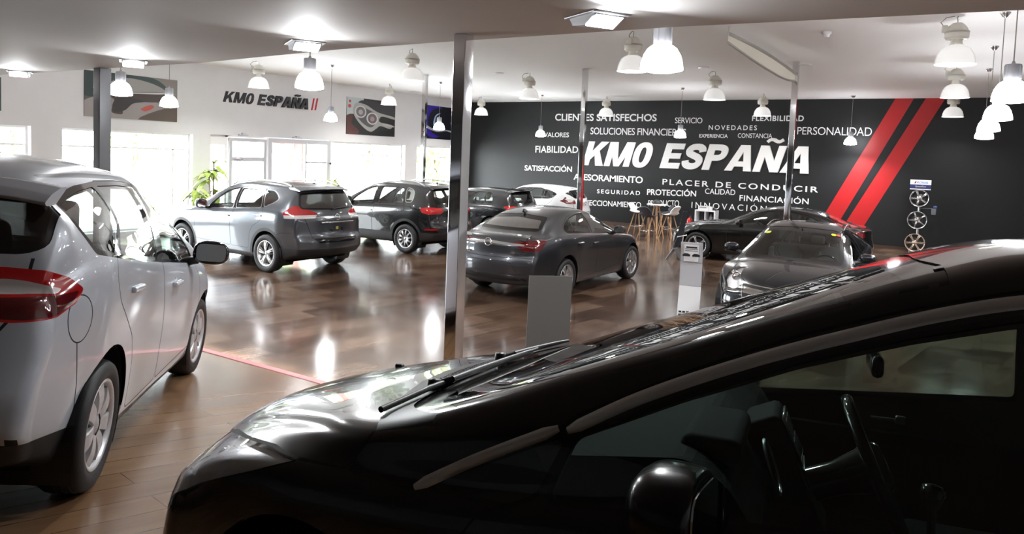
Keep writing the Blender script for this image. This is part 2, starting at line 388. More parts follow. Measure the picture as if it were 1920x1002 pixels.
def catmull(pts, per=10, closed=False):
    P = [np.array(p, float) for p in pts]; n = len(P); out = []
    for i in range(n if closed else n - 1):
        if closed: a, b, c, d = P[i - 1], P[i], P[(i + 1) % n], P[(i + 2) % n]
        else: a, b, c, d = P[max(i - 1, 0)], P[i], P[i + 1], P[min(i + 2, n - 1)]
        la = max(np.linalg.norm(b - a), 1e-6) ** .5; lb = max(np.linalg.norm(c - b), 1e-6) ** .5; lc = max(np.linalg.norm(d - c), 1e-6) ** .5
        m1 = (c - b) + lb * ((b - a) / la - (c - a) / (la + lb)) if np.linalg.norm(b - a) > 1e-6 else c - b
        m2 = (c - b) + lb * ((d - c) / lc - (d - b) / (lb + lc)) if np.linalg.norm(d - c) > 1e-6 else c - b
        for k in range(per):
            t = k / per; out.append((2 * t**3 - 3 * t**2 + 1) * b + (t**3 - 2 * t**2 + t) * m1 + (-2 * t**3 + 3 * t**2) * c + (t**3 - t**2) * m2)
    if not closed: out.append(P[-1])
    return out
def bspline_basis(n, M, p=3):
    kn = np.concatenate([np.zeros(p), np.linspace(0, 1, n - p + 1), np.ones(p)]); us = np.linspace(0, 1, M); us[-1] = 1 - 1e-9
    B = np.zeros((M, n))
    for a, u in enumerate(us):
        N = [1.0 if kn[i] <= u < kn[i + 1] else 0.0 for i in range(len(kn) - 1)]
        for d in range(1, p + 1):
            N = [((u - kn[i]) / (kn[i + d] - kn[i]) * N[i] if kn[i + d] > kn[i] else 0) + ((kn[i + d + 1] - u) / (kn[i + d + 1] - kn[i + 1]) * N[i + 1] if kn[i + d + 1] > kn[i + 1] else 0) for i in range(len(N) - 1)]
        B[a] = N[:n]
    return B
def sstep(a, b, x): t = np.clip((x - a) / (b - a), 0, 1); return t * t * (3 - 2 * t)
def rpoly(pts, r=.03, seg=3):
    """fillet polygon corners; a point may carry its own radius as third value"""
    out = []; n = len(pts)
    for i in range(n):
        p = np.array(pts[i][:2], float); rr = pts[i][2] if len(pts[i]) > 2 else r
        a = np.array(pts[i - 1][:2], float) - p; c = np.array(pts[(i + 1) % n][:2], float) - p
        la, lc = np.linalg.norm(a), np.linalg.norm(c); t = min(rr, la * .45, lc * .45)
        if t < 1e-4: out.append(tuple(p)); continue
        p0 = p + a / la * t; p1 = p + c / lc * t
        for k in range(seg + 1):
            u = k / seg; q = (1 - u) ** 2 * p0 + 2 * u * (1 - u) * p + u * u * p1; out.append(tuple(q))
    return out
def offs(poly, d):
    """grow (d>0) a polygon"""
    P = [np.array(p, float) for p in poly]; n = len(P)
    A = sum(P[i][0] * P[(i + 1) % n][1] - P[(i + 1) % n][0] * P[i][1] for i in range(n)); s = 1 if A > 0 else -1
    out = []
    for i in range(n):
        e1 = P[i] - P[i - 1]; e2 = P[(i + 1) % n] - P[i]
        e1 = e1 / (np.linalg.norm(e1) + 1e-9); e2 = e2 / (np.linalg.norm(e2) + 1e-9)
        n1 = np.array([e1[1], -e1[0]]) * s; n2 = np.array([e2[1], -e2[0]]) * s
        m = n1 + n2; m = m / (np.linalg.norm(m) + 1e-9); k = 1 / max(.4, m @ n1)
        out.append(tuple(P[i] + m * d * k))
    return out
def strip(line, w):
    P = [np.array(p, float) for p in line]; L = []; Rr = []
    for i, p in enumerate(P):
        d = P[min(i + 1, len(P) - 1)] - P[max(i - 1, 0)]; d /= np.linalg.norm(d); nn = np.array([-d[1], d[0]])
        L.append(tuple(p + nn * w / 2)); Rr.append(tuple(p - nn * w / 2))
    return L + Rr[::-1]
def inpoly(x, y, poly):
    c = False; n = len(poly); j = n - 1
    for i in range(n):
        xi, yi = poly[i]; xj, yj = poly[j]
        if (yi > y) != (yj > y) and x < (xj - xi) * (y - yi) / (yj - yi) + xi: c = not c
        j = i
    return c
PROJ = {'side': (Vector((1, 0, 0)), Vector((0, 0, 1))), 'end': (Vector((0, 1, 0)), Vector((0, 0, 1))), 'top': (Vector((1, 0, 0)), Vector((0, 1, 0))),
        'dF': (Vector((1, -1, 0)), Vector((0, 0, 1))), 'dR': (Vector((1, 1, 0)), Vector((0, 0, 1)))}
def car_grid(sp, nst, nsec):
    prof = catmull(sp['top'], 14); prof = np.array(prof)
    d = np.concatenate([[0], np.cumsum(np.linalg.norm(np.diff(prof, axis=0), axis=1))]); t = np.linspace(0, d[-1], nst)
    X = np.interp(t, d, prof[:, 0]); ZT = np.interp(t, d, prof[:, 1])
    for i in range(1, nst): X[i] = max(X[i], X[i - 1] + .003)
    fb, fh, fs, fw, fc = (pchip(sp[k]) for k in ('bot', 'hw', 'sh', 'wt', 'crown'))
    zb, hw, zs, wt, cr = fb(X), fh(X), fs(X), fw(X), fc(X)
    zs = np.minimum(zs, ZT - .025); zr = np.maximum(ZT - cr, zs + .008)
    k = sp.get('sharp', .03); tb = sp.get('tumble', .03); bel = sp.get('belly', 0.0); crs = sp.get('crease', 0.0)
    Bm = bspline_basis(17, nsec); G = np.zeros((nst, nsec, 3))
    for i in range(nst):
        h = zs[i] - zb[i]; g = zr[i] - zs[i]; w = hw[i]; ws = w - sp.get('shin', .035)
        tbi = tb * min(1, g / .3)
        c = [(0, zb[i]), (w * .5, zb[i]), (w - .10, zb[i]), (w - .045, zb[i] + .015), (w - .02 + bel * 0, zb[i] + .16 * h), (w - .002 - crs * .5, zb[i] + .45 * h), (w + crs, zb[i] + .74 * h), (w - .008, zs[i] - min(.07, .2 * h)), (ws + .004, zs[i] - .012), (ws - .010, zs[i] + .006),
             (ws - .012 + (wt[i] - ws) * .30 + tbi, zs[i] + g * .33), (ws + (wt[i] - ws) * .66 + tbi * .9, zs[i] + g * .68), (wt[i] + .022, zr[i] - min(.05, .25 * g)), (wt[i] - .01, zr[i] + cr[i] * .12), (wt[i] * .78, zr[i] + cr[i] * .62), (wt[i] * .42, ZT[i]), (0, ZT[i])]
        q = Bm @ np.array(c); G[i, :, 0] = X[i]; G[i, :, 1] = q[:, 0]; G[i, :, 2] = q[:, 1]
    G[:, 0, 1] = 0; G[:, -1, 1] = 0
    # rounded end caps
    def cap(sec, sgn, Rr, nr=5):
        zc = sp.get('capz', .5); outs = []
        hmax = sec[:, 1].max(); zlo, zhi = sec[:, 2].min(), sec[:, 2].max()
        for q in range(1, nr + 1):
            th = math.pi / 2 * q / nr; ins = Rr * (1 - math.cos(th)); s = sec.copy(); s[:, 0] += sgn * Rr * math.sin(th)
            s[:, 1] *= (hmax - ins) / hmax
            s[:, 2] = np.where(s[:, 2] > zc, zc + (s[:, 2] - zc) * (zhi - zc - ins) / (zhi - zc), zc - (zc - s[:, 2]) * (zc - zlo - ins * .5) / (zc - zlo)); outs.append(s)
        base = outs[-1].copy()
        for f in (.93, .82, .68, .52, .36, .2, .06):
            s = base.copy(); s[:, 1] *= f; s[:, 2] = zc + (s[:, 2] - zc) * f; outs.append(s)
        return outs
    rf = sp.get('rf', .07); rr = sp.get('rr', .06)
    fr = cap(G[-1], 1, rf); re = cap(G[0], -1, rr)
    G = np.concatenate([np.array(re[::-1]), G, np.array(fr)], 0)
    # plan bow and side lean of both ends
    x, y, z = G[..., 0], G[..., 1], G[..., 2]
    xf, xr = x.max(), x.min(); W = fh(0)
    if 'leanF' in sp: x = x + sstep(xf - .45, xf - .05, x) * pchip(sp['leanF'])(z)
    if 'leanR' in sp: x = x + (1 - sstep(xr + .05, xr + sp.get('leanRx', .40), x)) * pchip(sp['leanR'])(z)
    bF, bR = sp.get('bowF', .22), sp.get('bowR', .12)
    x = x - sstep(xf - sp.get('bowFx', 1.0), xf, G[..., 0]) * bF * np.abs(y / W) ** 2.4
    x = x + (1 - sstep(xr, xr + sp.get('bowRx', .6), G[..., 0])) * bR * np.abs(y / W) ** 2.4
    ws = sp.get('wsbow')       # windscreen and rear screen bow: middle of the glass stands further out
    G[..., 0] = x
    if ws:
        for (xa, xb, xc, amt) in ws:
            w = sstep(xa, xb, x) * (1 - sstep(xb, xc, x)); hgt = sstep(sp['belt0'], sp['belt0'] + .06, z)
            G[..., 0] = G[..., 0] - w * amt * np.abs(y / W) ** 2 * hgt
    return G
def build_car(sp, parent, mats, nst=96, nsec=40):
    """lofts half the skin, cuts it along the outlines in sp['regions'], mirrors it and links every part. Returns dict name->objects"""
    G = car_grid(sp, nst, nsec); n, m = G.shape[:2]
    bm = bmesh.new(); ly = bm.verts.layers.float_vector.new('nrm')
    # normals from the grid
    du = np.gradient(G, axis=0); dv = np.gradient(G, axis=1)
    V = [[bm.verts.new(G[i, j]) for j in range(m)] for i in range(n)]
    for i in range(n - 1):
        for j in range(m - 1):
            try: bm.faces.new((V[i][j], V[i + 1][j], V[i + 1][j + 1], V[i][j + 1]))
            except ValueError: pass
    bm.faces.new([V[0][j] for j in range(m)]); bm.faces.new([V[-1][j] for j in range(m)][::-1])
    bmesh.ops.remove_doubles(bm, verts=bm.verts, dist=1e-5)
    bm.normal_update()
    # outward check
    tst = max(bm.faces, key=lambda f: f.calc_center_median().y)
    if tst.normal.y < 0: bmesh.ops.reverse_faces(bm, faces=bm.faces)
    bm.normal_update()
    for v in bm.verts:
        nn = v.normal.copy()
        if abs(v.co.y) < 1e-4: nn.y = 0
        v[ly] = nn.normalized()
    if sp.get('arches'):
        for (ax, az, ar) in sp['arches']:
            sel = [f for f in bm.faces if abs(f.calc_center_median().x - ax) < ar + .1 and f.calc_center_median().z < az + ar + .1]
            g = list({e for f in sel for e in f.edges}) + list({v for f in sel for v in f.verts}) + sel
            bmesh.ops.bisect_plane(bm, geom=g, plane_co=(0, sp['hwmax'] - .34, 0), plane_no=(0, 1, 0))
    regs = sp['regions']
    def cut(poly, proj, flt):
        U, W = PROJ[proj]; k = len(poly)
        for i in range(k):
            a = poly[i]; c = poly[(i + 1) % k]
            du_, dv_ = c[0] - a[0], c[1] - a[1]; L = math.hypot(du_, dv_)
            if L < 1e-5: continue
            lo = (min(a[0], c[0]) - .001, min(a[1], c[1]) - .001); hi = (max(a[0], c[0]) + .001, max(a[1], c[1]) + .001)
            sel = []
            for f in bm.faces:
                us = [v.co.dot(U) for v in f.verts]
                if max(us) < lo[0] or min(us) > hi[0]: continue
                ws_ = [v.co.dot(W) for v in f.verts]
                if max(ws_) < lo[1] or min(ws_) > hi[1]: continue
                if flt and not flt(f.calc_center_median(), f.normal): continue
                sel.append(f)
            if not sel: continue
            no = U * (-dv_ / L) + W * (du_ / L); no_ = no.copy()
            den = U.length_squared
            co = U * (a[0] / den) + W * a[1]
            g = list({e for f in sel for e in f.edges}) + list({v for f in sel for v in f.verts}) + sel
            bmesh.ops.bisect_plane(bm, geom=g, plane_co=co, plane_no=no_, dist=2e-5)
    for r in regs: cut(r['poly'], r['proj'], r.get('flt'))
    bm.normal_update()
    groups = {}
    for f in bm.faces:
        c = f.calc_center_median(); key = None
        for r in regs:
            U, W = PROJ[r['proj']]
            if r.get('flt') and not r['flt'](c, f.normal): continue
            if inpoly(c.dot(U), c.dot(W), r['poly']): key = (r['part'], r['mat']); break
        if key is None: key = ('body_shell', 'under' if (f.normal.z < -.6 and c.z < .5) else 'paint')
        if key[0] == 'void': continue
        groups.setdefault(key[0], []).append((f, key[1]))
    made = {}
    order = sp.get('parents', {})
    def mk(name, faces, sides, par, push=0.0, rename=None, matname=None, flip=False):
        """sides: list of +1/-1"""
        mats_here = []; vs = []; fs = []; mi = []; nr = []
        for s in sides:
            idx = {}
            for f, mt in faces:
                mt = matname or mt
                if mt not in mats_here: mats_here.append(mt)
                ids = []
                for v in f.verts:
                    kk = (v.index if not (abs(v.co.y) < 1e-4 and len(sides) == 2) else v.index)
                    if kk not in idx:
                        idx[kk] = len(vs); nn = v[ly]; p = v.co + nn * push
                        vs.append((p.x, p.y * s, p.z)); q = -nn if flip else nn; nr.append((q.x, q.y * s, q.z))
                    ids.append(idx[kk])
                if (s < 0) != flip: ids = ids[::-1]
                fs.append(ids); mi.append(mats_here.index(mt))
        me = bpy.data.meshes.new(name); me.from_pydata(vs, [], fs)
        for q in mats_here: me.materials.append(mats[q])
        me.polygons.foreach_set('material_index', mi); me.polygons.foreach_set('use_smooth', [True] * len(fs)); me.update()
        if me.validate(verbose=False): pass
        if len(me.vertices) == len(nr): me.normals_split_custom_set_from_vertices([Vector(q).normalized() if Vector(q).length > 1e-6 else Vector((0, 0, 1)) for q in nr])
        o = bpy.data.objects.new(rename or name, me); link(o, par); return o
    bm.verts.index_update()
    names = sorted(groups, key=lambda k: 0 if k not in order else 1)
    for nm in names:
        faces = groups[nm]; push = sp.get('push', {}).get(nm, 0.0)
        ctr = nm == 'body_shell' or nm in sp.get('center', ())
        base = sp.get('alias', {}).get(nm, nm)
        if ctr: made[nm] = [mk(base, faces, (1, -1), (made[order[nm]][0] if nm in order and order[nm] in made else parent), push)]
        else:
            made[nm] = []
            for q, s in enumerate((1, -1)):
                par = made[order[nm]][q if len(made[order[nm]]) > 1 else 0] if nm in order and order[nm] in made else parent
                made[nm].append(mk(base, faces, (s,), par, push))
        for (src, newname, mt, psh) in sp.get('inner', ()):
            if src == nm:
                for q, s in enumerate(((1, -1),) if ctr else ((1,), (-1,))):
                    mk(newname, faces, s, made[nm][q], psh, matname=mt)
    # dark lining of doors, pillars and roof so that the skin has an inside
    lin = []
    x0, x1 = sp['cabin']
    for nm, faces in groups.items():
        if nm in sp['glassparts'] or nm in sp.get('nolining', ()): continue
        for f, mt in faces:
            c = f.calc_center_median()
            if x0 < c.x < x1 and c.z > .30: lin.append((f, 'lining'))
    if lin: made['lining'] = [mk('cabin_lining', lin, (1, -1), parent, -.035, flip=True)]
    bm.free()
    return made
# ---- wheels
def wheel_meshes(key, r, rim, w, style, nsp, c_rim, c_back, face=None):
    """tyre mesh and rim mesh about the y axis, outer side +y"""
    b = MB(); h = w / 2; rs = rim * 1.0
    prof = [(rs - .005, -h * .80), (rs + .012, -h * .92), (r - .055, -h * 1.02), (r - .018, -h * .93), (r - .004, -h * .72), (r, -h * .4), (r, h * .4), (r - .004, h * .72), (r - .018, h * .93), (r - .055, h * 1.02), (rs + .018, h * .95), (rs + .002, h * .86), (rs - .005, h * .78)]
    b.lathe(prof, 48, axis='y')
    for q in (-.45, -.15, .15, .45): b.lathe([(r - .003, q * h - .004), (r + .0012, q * h - .003), (r + .0012, q * h + .003), (r - .003, q * h + .004)], 48, axis='y')
    ty = b.build(key + '_t', M_rub); 
    b = MB()
    b.lathe([(rim - .02, -h * .8), (rim - .045, -h * .3), (rim - .035, h * .45), (rim - .012, h * .72), (rim + .004, h * .84), (rim + .008, h * .90), (rim + .001, h * .93), (rim - .012, h * .88), (rim - .022, h * .70)], 48, 0, 'y')
    b.lathe([(.001, h * .05), (rim * .93, h * -.05)], 40, 1, 'y')            # dark brake backing
    b.lathe([(.05, h * .1), (rim * .62, h * .1), (rim * .62, h * .04)], 40, 2, 'y')
    ro = rim - .010
    def spoke(t0, w0, w1, r0, r1, y0, y1, th, mi=0, skew=0.0):
        ca, sa = math.cos(t0), math.sin(t0); vs = []
        for k in range(6):
            u = k / 5; rr = r0 + (r1 - r0) * u; ww = w0 + (w1 - w0) * u; yy = y0 + (y1 - y0) * u + .012 * math.sin(math.pi * u); sk = skew * u
            for (a, dy) in ((-ww / 2, -th), (-ww / 2 * .9, 0), (ww / 2 * .9, 0), (ww / 2, -th)):
                X, Z = rr, a + sk; vs.append((X * ca - Z * sa, yy + dy, X * sa + Z * ca))
        fs = [(i * 4 + a, i * 4 + a + 1, i * 4 + 5 + a, i * 4 + 4 + a) for i in range(5) for a in range(3)]
        b.add(vs, fs, mi, False)
    for k in range(nsp):
        t = 2 * math.pi * k / nsp + .31
        if style == 'plain': spoke(t, .050, .036, .04, ro, h * .74, h * .70, .03)
        elif style == 'wide': spoke(t, .055, .105 * (7 / nsp), .05, ro, h * .78, h * .74, .02)
        elif style == 'double':
            spoke(t - .085, .026, .024, .05, ro, h * .72, h * .70, .03); spoke(t + .085, .026, .024, .05, ro, h * .72, h * .70, .03)
        elif style == 'vee':
            spoke(t, .034, .022, .05, ro, h * .78, h * .74, .03, 0, .052); spoke(t, .034, .022, .05, ro, h * .78, h * .74, .03, 0, -.052)
            spoke(t + math.pi / nsp, .05, .02, .05, ro * .7, h * .70, h * .66, .03, 3)
        elif style == 'twotone':
            spoke(t, .036, .024, .05, ro, h * .80, h * .76, .03, 0, .030); spoke(t + .34, .020, .010, .06, ro, h * .79, h * .76, .03, 0, .0); spoke(t + .60, .022, .03, .05, ro, h * .78, h * .70, .03, 3, 0)
    b.lathe([(.001, h * .80), (.028, h * .79), (.034, h * .74), (.066, h * .72), (.074, h * .60)], 24, 0, 'y')
    for k in range(5):
        t = 2 * math.pi * k / 5; b.lathe([(.001, h * .735), (.008, h * .735), (.009, h * .70)], 8, 3, 'y', c=(.052 * math.cos(t), 0, .052 * math.sin(t)))
    ri = b.build(key + '_r', [c_rim, c_back, mat('dull brake disc', (.10, .10, .10), .4, .6), M_blk])
    m1, m2 = ty.data, ri.data
    for o in (ty, ri): bpy.data.objects.remove(o)
    m1.name = key + ' tyre'; m2.name = key + ' rim'
    return m1, m2
def add_wheels(parent, sp, ty, ri, steer=0.0):
    for x in (0.0, sp['wb']):
        for s in (1, -1):
            o = bpy.data.objects.new('wheel', ty); link(o, parent); o.location = (x, s * sp['wy'], sp['wr'])
            o.rotation_euler = (0, random.uniform(0, 1), (0 if s > 0 else math.pi) + (steer if x else 0))
            q = bpy.data.objects.new('rim', ri); link(q, o)
def arch_liners(parent, sp, ext=True):
    for (ax, az, ar) in sp['arches']:
        for s in (1, -1):
            b = MB(); n = 22; vs = []; yo = sp['hwmax'] - sp.get('archin', .035); yi = sp['hwmax'] - .36
            for k in range(n + 1):
                t = R(-32) + k / n * R(244)
                for y in (yi, yo): vs.append((ax + (ar + .004) * math.cos(t), s * y, az + (ar + .004) * math.sin(t)))
            b.add(vs, [(2 * k, 2 * k + 1, 2 * k + 3, 2 * k + 2) for k in range(n)])
            b.add([(ax, s * yi, az)] + [vs[2 * k] for k in range(n + 1)], [(0, k + 1, k + 2) for k in range(n)])
            b.build('wheel_arch_liner', M_blk, parent)
def seat(parent, x, y, z, w=.50, m=None, rest=True):
    m = m or M_seat
    b = MB(); b.rbox((x - .22, y - w / 2, z), (x + .30, y + w / 2, z + .16), .06, seg=3)
    mt = Matrix.Translation((x - .24, y, z + .12)) @ Matrix.Rotation(R(-16), 4, 'Y')
    b.rbox((-.07, -w / 2 * .96, 0), (.07, w / 2 * .96, .56), .06, seg=3, mtx=mt)
    for s in (-1, 1): b.rbox((-.04, s * w / 2 * .9 - .05, .05), (.11, s * w / 2 * .9 + .05, .48), .045, seg=3, mtx=mt)
    o = b.build('seat', m, parent)
    if rest:
        b = MB(); b.rbox((-.05, -.13, .62), (.05, .13, .82), .045, seg=3, mtx=mt)
        for s in (-.06, .06): b.tube(mt @ Vector((0, s, .52)), mt @ Vector((0, s, .66)), .007, mi=1)
        b.build('headrest', [m, M_steel], o)
def bench(parent, x, z, w, m=None):
    m = m or M_seat
    b = MB(); b.rbox((x - .22, -w / 2, z), (x + .28, w / 2, z + .16), .06, seg=3)
    mt = Matrix.Translation((x - .24, 0, z + .10)) @ Matrix.Rotation(R(-20), 4, 'Y')
    b.rbox((-.07, -w / 2, 0), (.07, w / 2, .56), .06, seg=3, mtx=mt); o = b.build('rear_bench', m, parent)
    for y in (-w * .32, 0, w * .32):
        b = MB(); b.rbox((-.045, y - .12, .57), (.045, y + .12, .74), .04, seg=3, mtx=mt); b.build('headrest', m, o)
def dash(parent, x, z, w, wheel=True, wy=.37, wx=None):
    b = MB(); pts = [(x + .45, z - .02), (x + .10, z + .03), (x, z - .02), (x - .08, z - .14), (x - .05, z - .34), (x + .2, z - .5), (x + .45, z - .5)]
    b.prism(rpoly(pts, .04), -w / 2, w / 2, lambda u, v, h: (u, h, v)); o = b.build('dashboard', M_dark, parent)
    b = MB(); b.rbox((x - .02, wy - .2, z - .02), (x + .14, wy + .2, z + .055), .03, seg=3); b.build('instrument_hood', M_dark, o)
    if wheel: steering(parent, (wx if wx is not None else x - .20), wy, z - .08)
def steering(parent, x, y, z, r=.185, tilt=24):
    mt = Matrix.Translation((x, y, z)) @ Matrix.Rotation(R(tilt), 4, 'Y')
    b = MB(); b.path([mt @ Vector((0, r * math.cos(t), r * math.sin(t))) for t in [2 * math.pi * k / 36 for k in range(36)]], .016, 8, closed=True)
    for t in (R(0), R(180), R(270)): b.tube(mt @ Vector((0, .06 * math.cos(t), .06 * math.sin(t))), mt @ Vector((.0, r * math.cos(t), r * math.sin(t))), .02, .013)
    b.lathe([(.001, -.035), (.06, -.03), (.075, 0), (.06, .03), (.045, .10), (.045, .17)], 20, axis='x')
    # turn the hub with the wheel
    o = b.build('steering_wheel', M_blkg, parent); n0 = len(o.data.vertices) - 20 * 6
    for i in range(n0, len(o.data.vertices)): v = o.data.vertices[i]; v.co = mt @ v.co
    return o
def mirror_pod(parent, x, y, z, s, mt_body, sz=(.14, .24, .16), fold=0, cap=None):
    """door mirror: housing on a foot, glass faces the rear"""
    bm = bmesh.new(); bmesh.ops.create_uvsphere(bm, u_segments=20, v_segments=12, radius=.5)
    for v in bm.verts:
        c = v.co; q = Vector((c.x, c.y, c.z)); 
        for k in range(3): q[k] = math.copysign(abs(q[k] * 2) ** .72, q[k]) / 2
        if q.x < -.28: q.x = -.28
        q.y *= 1.0 - .10 * (q.z > 0) * q.z
        v.co = Vector((q.x * sz[0], q.y * sz[1], q.z * sz[2]))
    T = Matrix.Translation((x, y, z)) @ Matrix.Rotation(s * R(-8 + fold), 4, 'Z')
    b = MB(); b.bm(bm, 0, T, True)
    b.tube((x + .01, y - s * sz[1] * .35, z - sz[2] * .35), (x + .05, y - s * (sz[1] * .5 + .10), z - sz[2] * .55), .03, .04, mi=1)
    o = b.build('side_mirror', [mt_body, M_blk], parent)
    g = MB(); pts = rpoly([(-.40 * sz[1], -.36 * sz[2]), (.40 * sz[1], -.36 * sz[2]), (.40 * sz[1], .36 * sz[2]), (-.40 * sz[1], .36 * sz[2])], .045)
    g.prism(pts, -.29 * sz[0], -.31 * sz[0], lambda u, v, h: tuple(T @ Vector((h, u, v)))); g.build('mirror_glass', M_chrome, o)
    return o
def bar_handle(door_objs, x, y, z, m, w=.20, cup=None):
    for s, d in zip((1, -1), door_objs):
        b = MB(); b.rbox((x - w / 2, s * y - .001, z - .016), (x + w / 2, s * y + .035 * s, z + .016) if s > 0 else (x + w / 2, s * y + .001, z + .016), .012, seg=3) if s > 0 else b.rbox((x - w / 2, -y - .035, z - .016), (x + w / 2, -y + .001, z + .016), .012, seg=3)
        b.lathe([(.048, 0), (.044, -.004), (.001, -.012)], 24, 1, 'y', c=(x + .015, s * y, z)) if s > 0 else b.lathe([(.048, 0), (.044, .004), (.001, .012)], 24, 1, 'y', c=(x + .015, s * y, z))
        b.build('door_handle', [m, cup or m], d)
def paint(name, base, metal=.55, rough=.32, coat=1.0, flake=.0):
    return mat(name, base, rough, metal, coat, coat_rough=.02)
# ------------------------------------------------------------------ car outlines (x forward from the rear axle, y left, z up)
SIDE = lambda c, n: c.y > .30 and n.y > .12
SIDEW = lambda c, n: c.y > .30
def FRONT(x0, nx=.12): return lambda c, n: c.x > x0 and n.x > nx
def REAR(x0, nx=-.10): return lambda c, n: c.x < x0 and n.x < nx
def DF(x0): return lambda c, n: c.x > x0
def DR(x0): return lambda c, n: c.x < x0
GAPW = .0035
def regions(k):
    r = []; g = k.get('gap', GAPW)
    def add(part, mt, proj, poly, flt): r.append(dict(part=part, mat=mt, proj=proj, poly=[tuple(p[:2]) for p in poly], flt=flt))
    for e in k.get('first', ()): add(*e)
    for ax, az, ar in k['arches']:
        add('void', 'paint', 'side', [(ax + ar * math.cos(2 * math.pi * i / 40), az + ar * math.sin(2 * math.pi * i / 40)) for i in range(40)], lambda c, n, w=k['hwmax'] - .34: c.y > w)
    for part, poly, ring, rm in k['wins']:
        p = rpoly(poly, k.get('wnr', .05)); add(part, 'glass', 'side', p, SIDE)
    for part, poly, ring, rm in k['wins']:
        if ring: add('body_shell', rm, 'side', offs(rpoly(poly, k.get('wnr', .05)), ring), SIDE)
    ws_ = k['wins']
    for A_, B_ in zip(ws_[:-1], ws_[1:]):
        if k.get('nopillar'): break
        if max(p[0] for p in A_[1]) < max(p[0] for p in B_[1]): A_, B_ = B_, A_
        za = (min(p[1] for p in A_[1]) + max(p[1] for p in A_[1])) / 2; zb_ = (min(p[1] for p in B_[1]) + max(p[1] for p in B_[1])) / 2
        at_ = min((p for p in A_[1] if p[1] > za), key=lambda p: p[0]); ab = min((p for p in A_[1] if p[1] <= za), key=lambda p: p[0])
        bt = max((p for p in B_[1] if p[1] > zb_), key=lambda p: p[0]); bb = max((p for p in B_[1] if p[1] <= zb_), key=lambda p: p[0])
        add('body_shell', 'ring', 'side', [(at_[0] + .03, at_[1] + .004), (ab[0] + .03, ab[1] - .004), (bb[0] - .03, bb[1] - .004), (bt[0] - .03, bt[1] + .004)], SIDE)
    for nm, flt in (('ws', FRONT(k['wb'] * .35)), ('rw', REAR(k.get('rwx', .4)))):
        if nm in k:
            p = rpoly(k[nm], .06); part = 'windshield' if nm == 'ws' else 'rear_window'
            add(part, 'glassf' if nm == 'ws' else 'glassr', 'end', offs(p, -k.get('frit', .03)), flt); add(part, 'frit', 'end', p, flt)
    for e in k.get('lights', ()): add(*e)
    for e in k.get('extra', ()): add(*e)
    for part, poly in k['doors']:
        p = rpoly(poly, .05); add(part, 'paint', 'side', offs(p, -g), SIDE); add('body_shell', 'gap', 'side', offs(p, g), SIDE)
    for line, proj, flt in k.get('seams', ()): add('body_shell', 'gap', proj, strip(line, g * 2), flt)
    for part, poly, proj, flt in k.get('panels', ()):
        p = rpoly(poly, .05); add(part, 'paint', proj, offs(p, -g), flt); add('body_shell', 'gap', proj, offs(p, g), flt)
    for e in k.get('last', ()): add(*e)
    return r
GLASSP = ('side_window_a', 'side_window_b', 'side_window_c', 'side_window_d', 'windshield', 'rear_window')
ALIAS = {q: 'side_window' for q in GLASSP[:4]}
def finish(k):
    k.setdefault('alias', dict(ALIAS)); k.setdefault('glassparts', GLASSP)
    k.setdefault('nolining', ('headlight', 'tail_light', 'hood', 'grille', 'rear_bumper', 'front_bumper'))
    k.setdefault('center', ('windshield', 'rear_window', 'hood', 'tailgate', 'grille', 'rear_bumper', 'front_bumper', 'plate_recess', 'trunk_lid'))
    k.setdefault('parents', {'side_window_a': 'front_door', 'side_window_b': 'rear_door'})
    k.setdefault('push', {}).update({q: -.004 for q in GLASSP})
    k['regions'] = regions(k); return k
G_clear = glass('car side glass', (.74, .80, .78), 1.55)
G_mid = glass('green tinted car glass', (.50, .58, .55), 1.55)
G_dark = glass('privacy car glass', (.10, .105, .11), 1.55)
M_gap = mat('panel gap black', (.004, .004, .004), .7)
M_under = mat('underbody black', (.008, .008, .008), .8)
M_lining = mat('cabin lining', (.03, .03, .032), .8)
M_linl = mat('pale headliner', (.30, .29, .28), .8)
M_frit = mat('black screen border', (.006, .006, .007), .12, coat=.3)
M_tail = mat('red lamp lens', (.42, .008, .010), .08, coat=1.0, emit=(.5, .01, .01), es=.03)
M_taild = mat('deep red lamp lens', (.11, .004, .006), .06, coat=1.0)
M_tailw = mat('clear lamp lens', (.80, .77, .76), .10, .25, coat=1.0)
M_lamp = mat('headlamp bowl', (.86, .86, .87), .28, .4)
G_lamp = glass('headlamp cover', (.93, .94, .95), 1.5, boost=1.4)
M_trimc = mat('satin chrome trim', (.66, .66, .67), .16, 1.0)
M_clad = mat('grey black cladding', (.022, .022, .024), .5)
def carmats(paint, side=None, rear=None, front=None, clad=None, ring=None):
    return dict(paint=paint, gap=M_gap, under=M_under, lining=M_lining, glass=side or G_clear, glassr=rear or G_mid, glassf=front or G_clear, frit=M_frit, tail=M_tail, taild=M_taild, tailw=M_tailw,
                lamp=G_lamp, bowl=M_lamp, chrome=M_trimc, clad=clad or M_clad, black=M_blkg, plastic=M_blk, ring=ring or M_blkg, refl=mat('red reflector', (.30, .004, .006), .2, coat=.5), silver=M_steel, dark=mat('dark grille', (.005, .005, .005), .5))

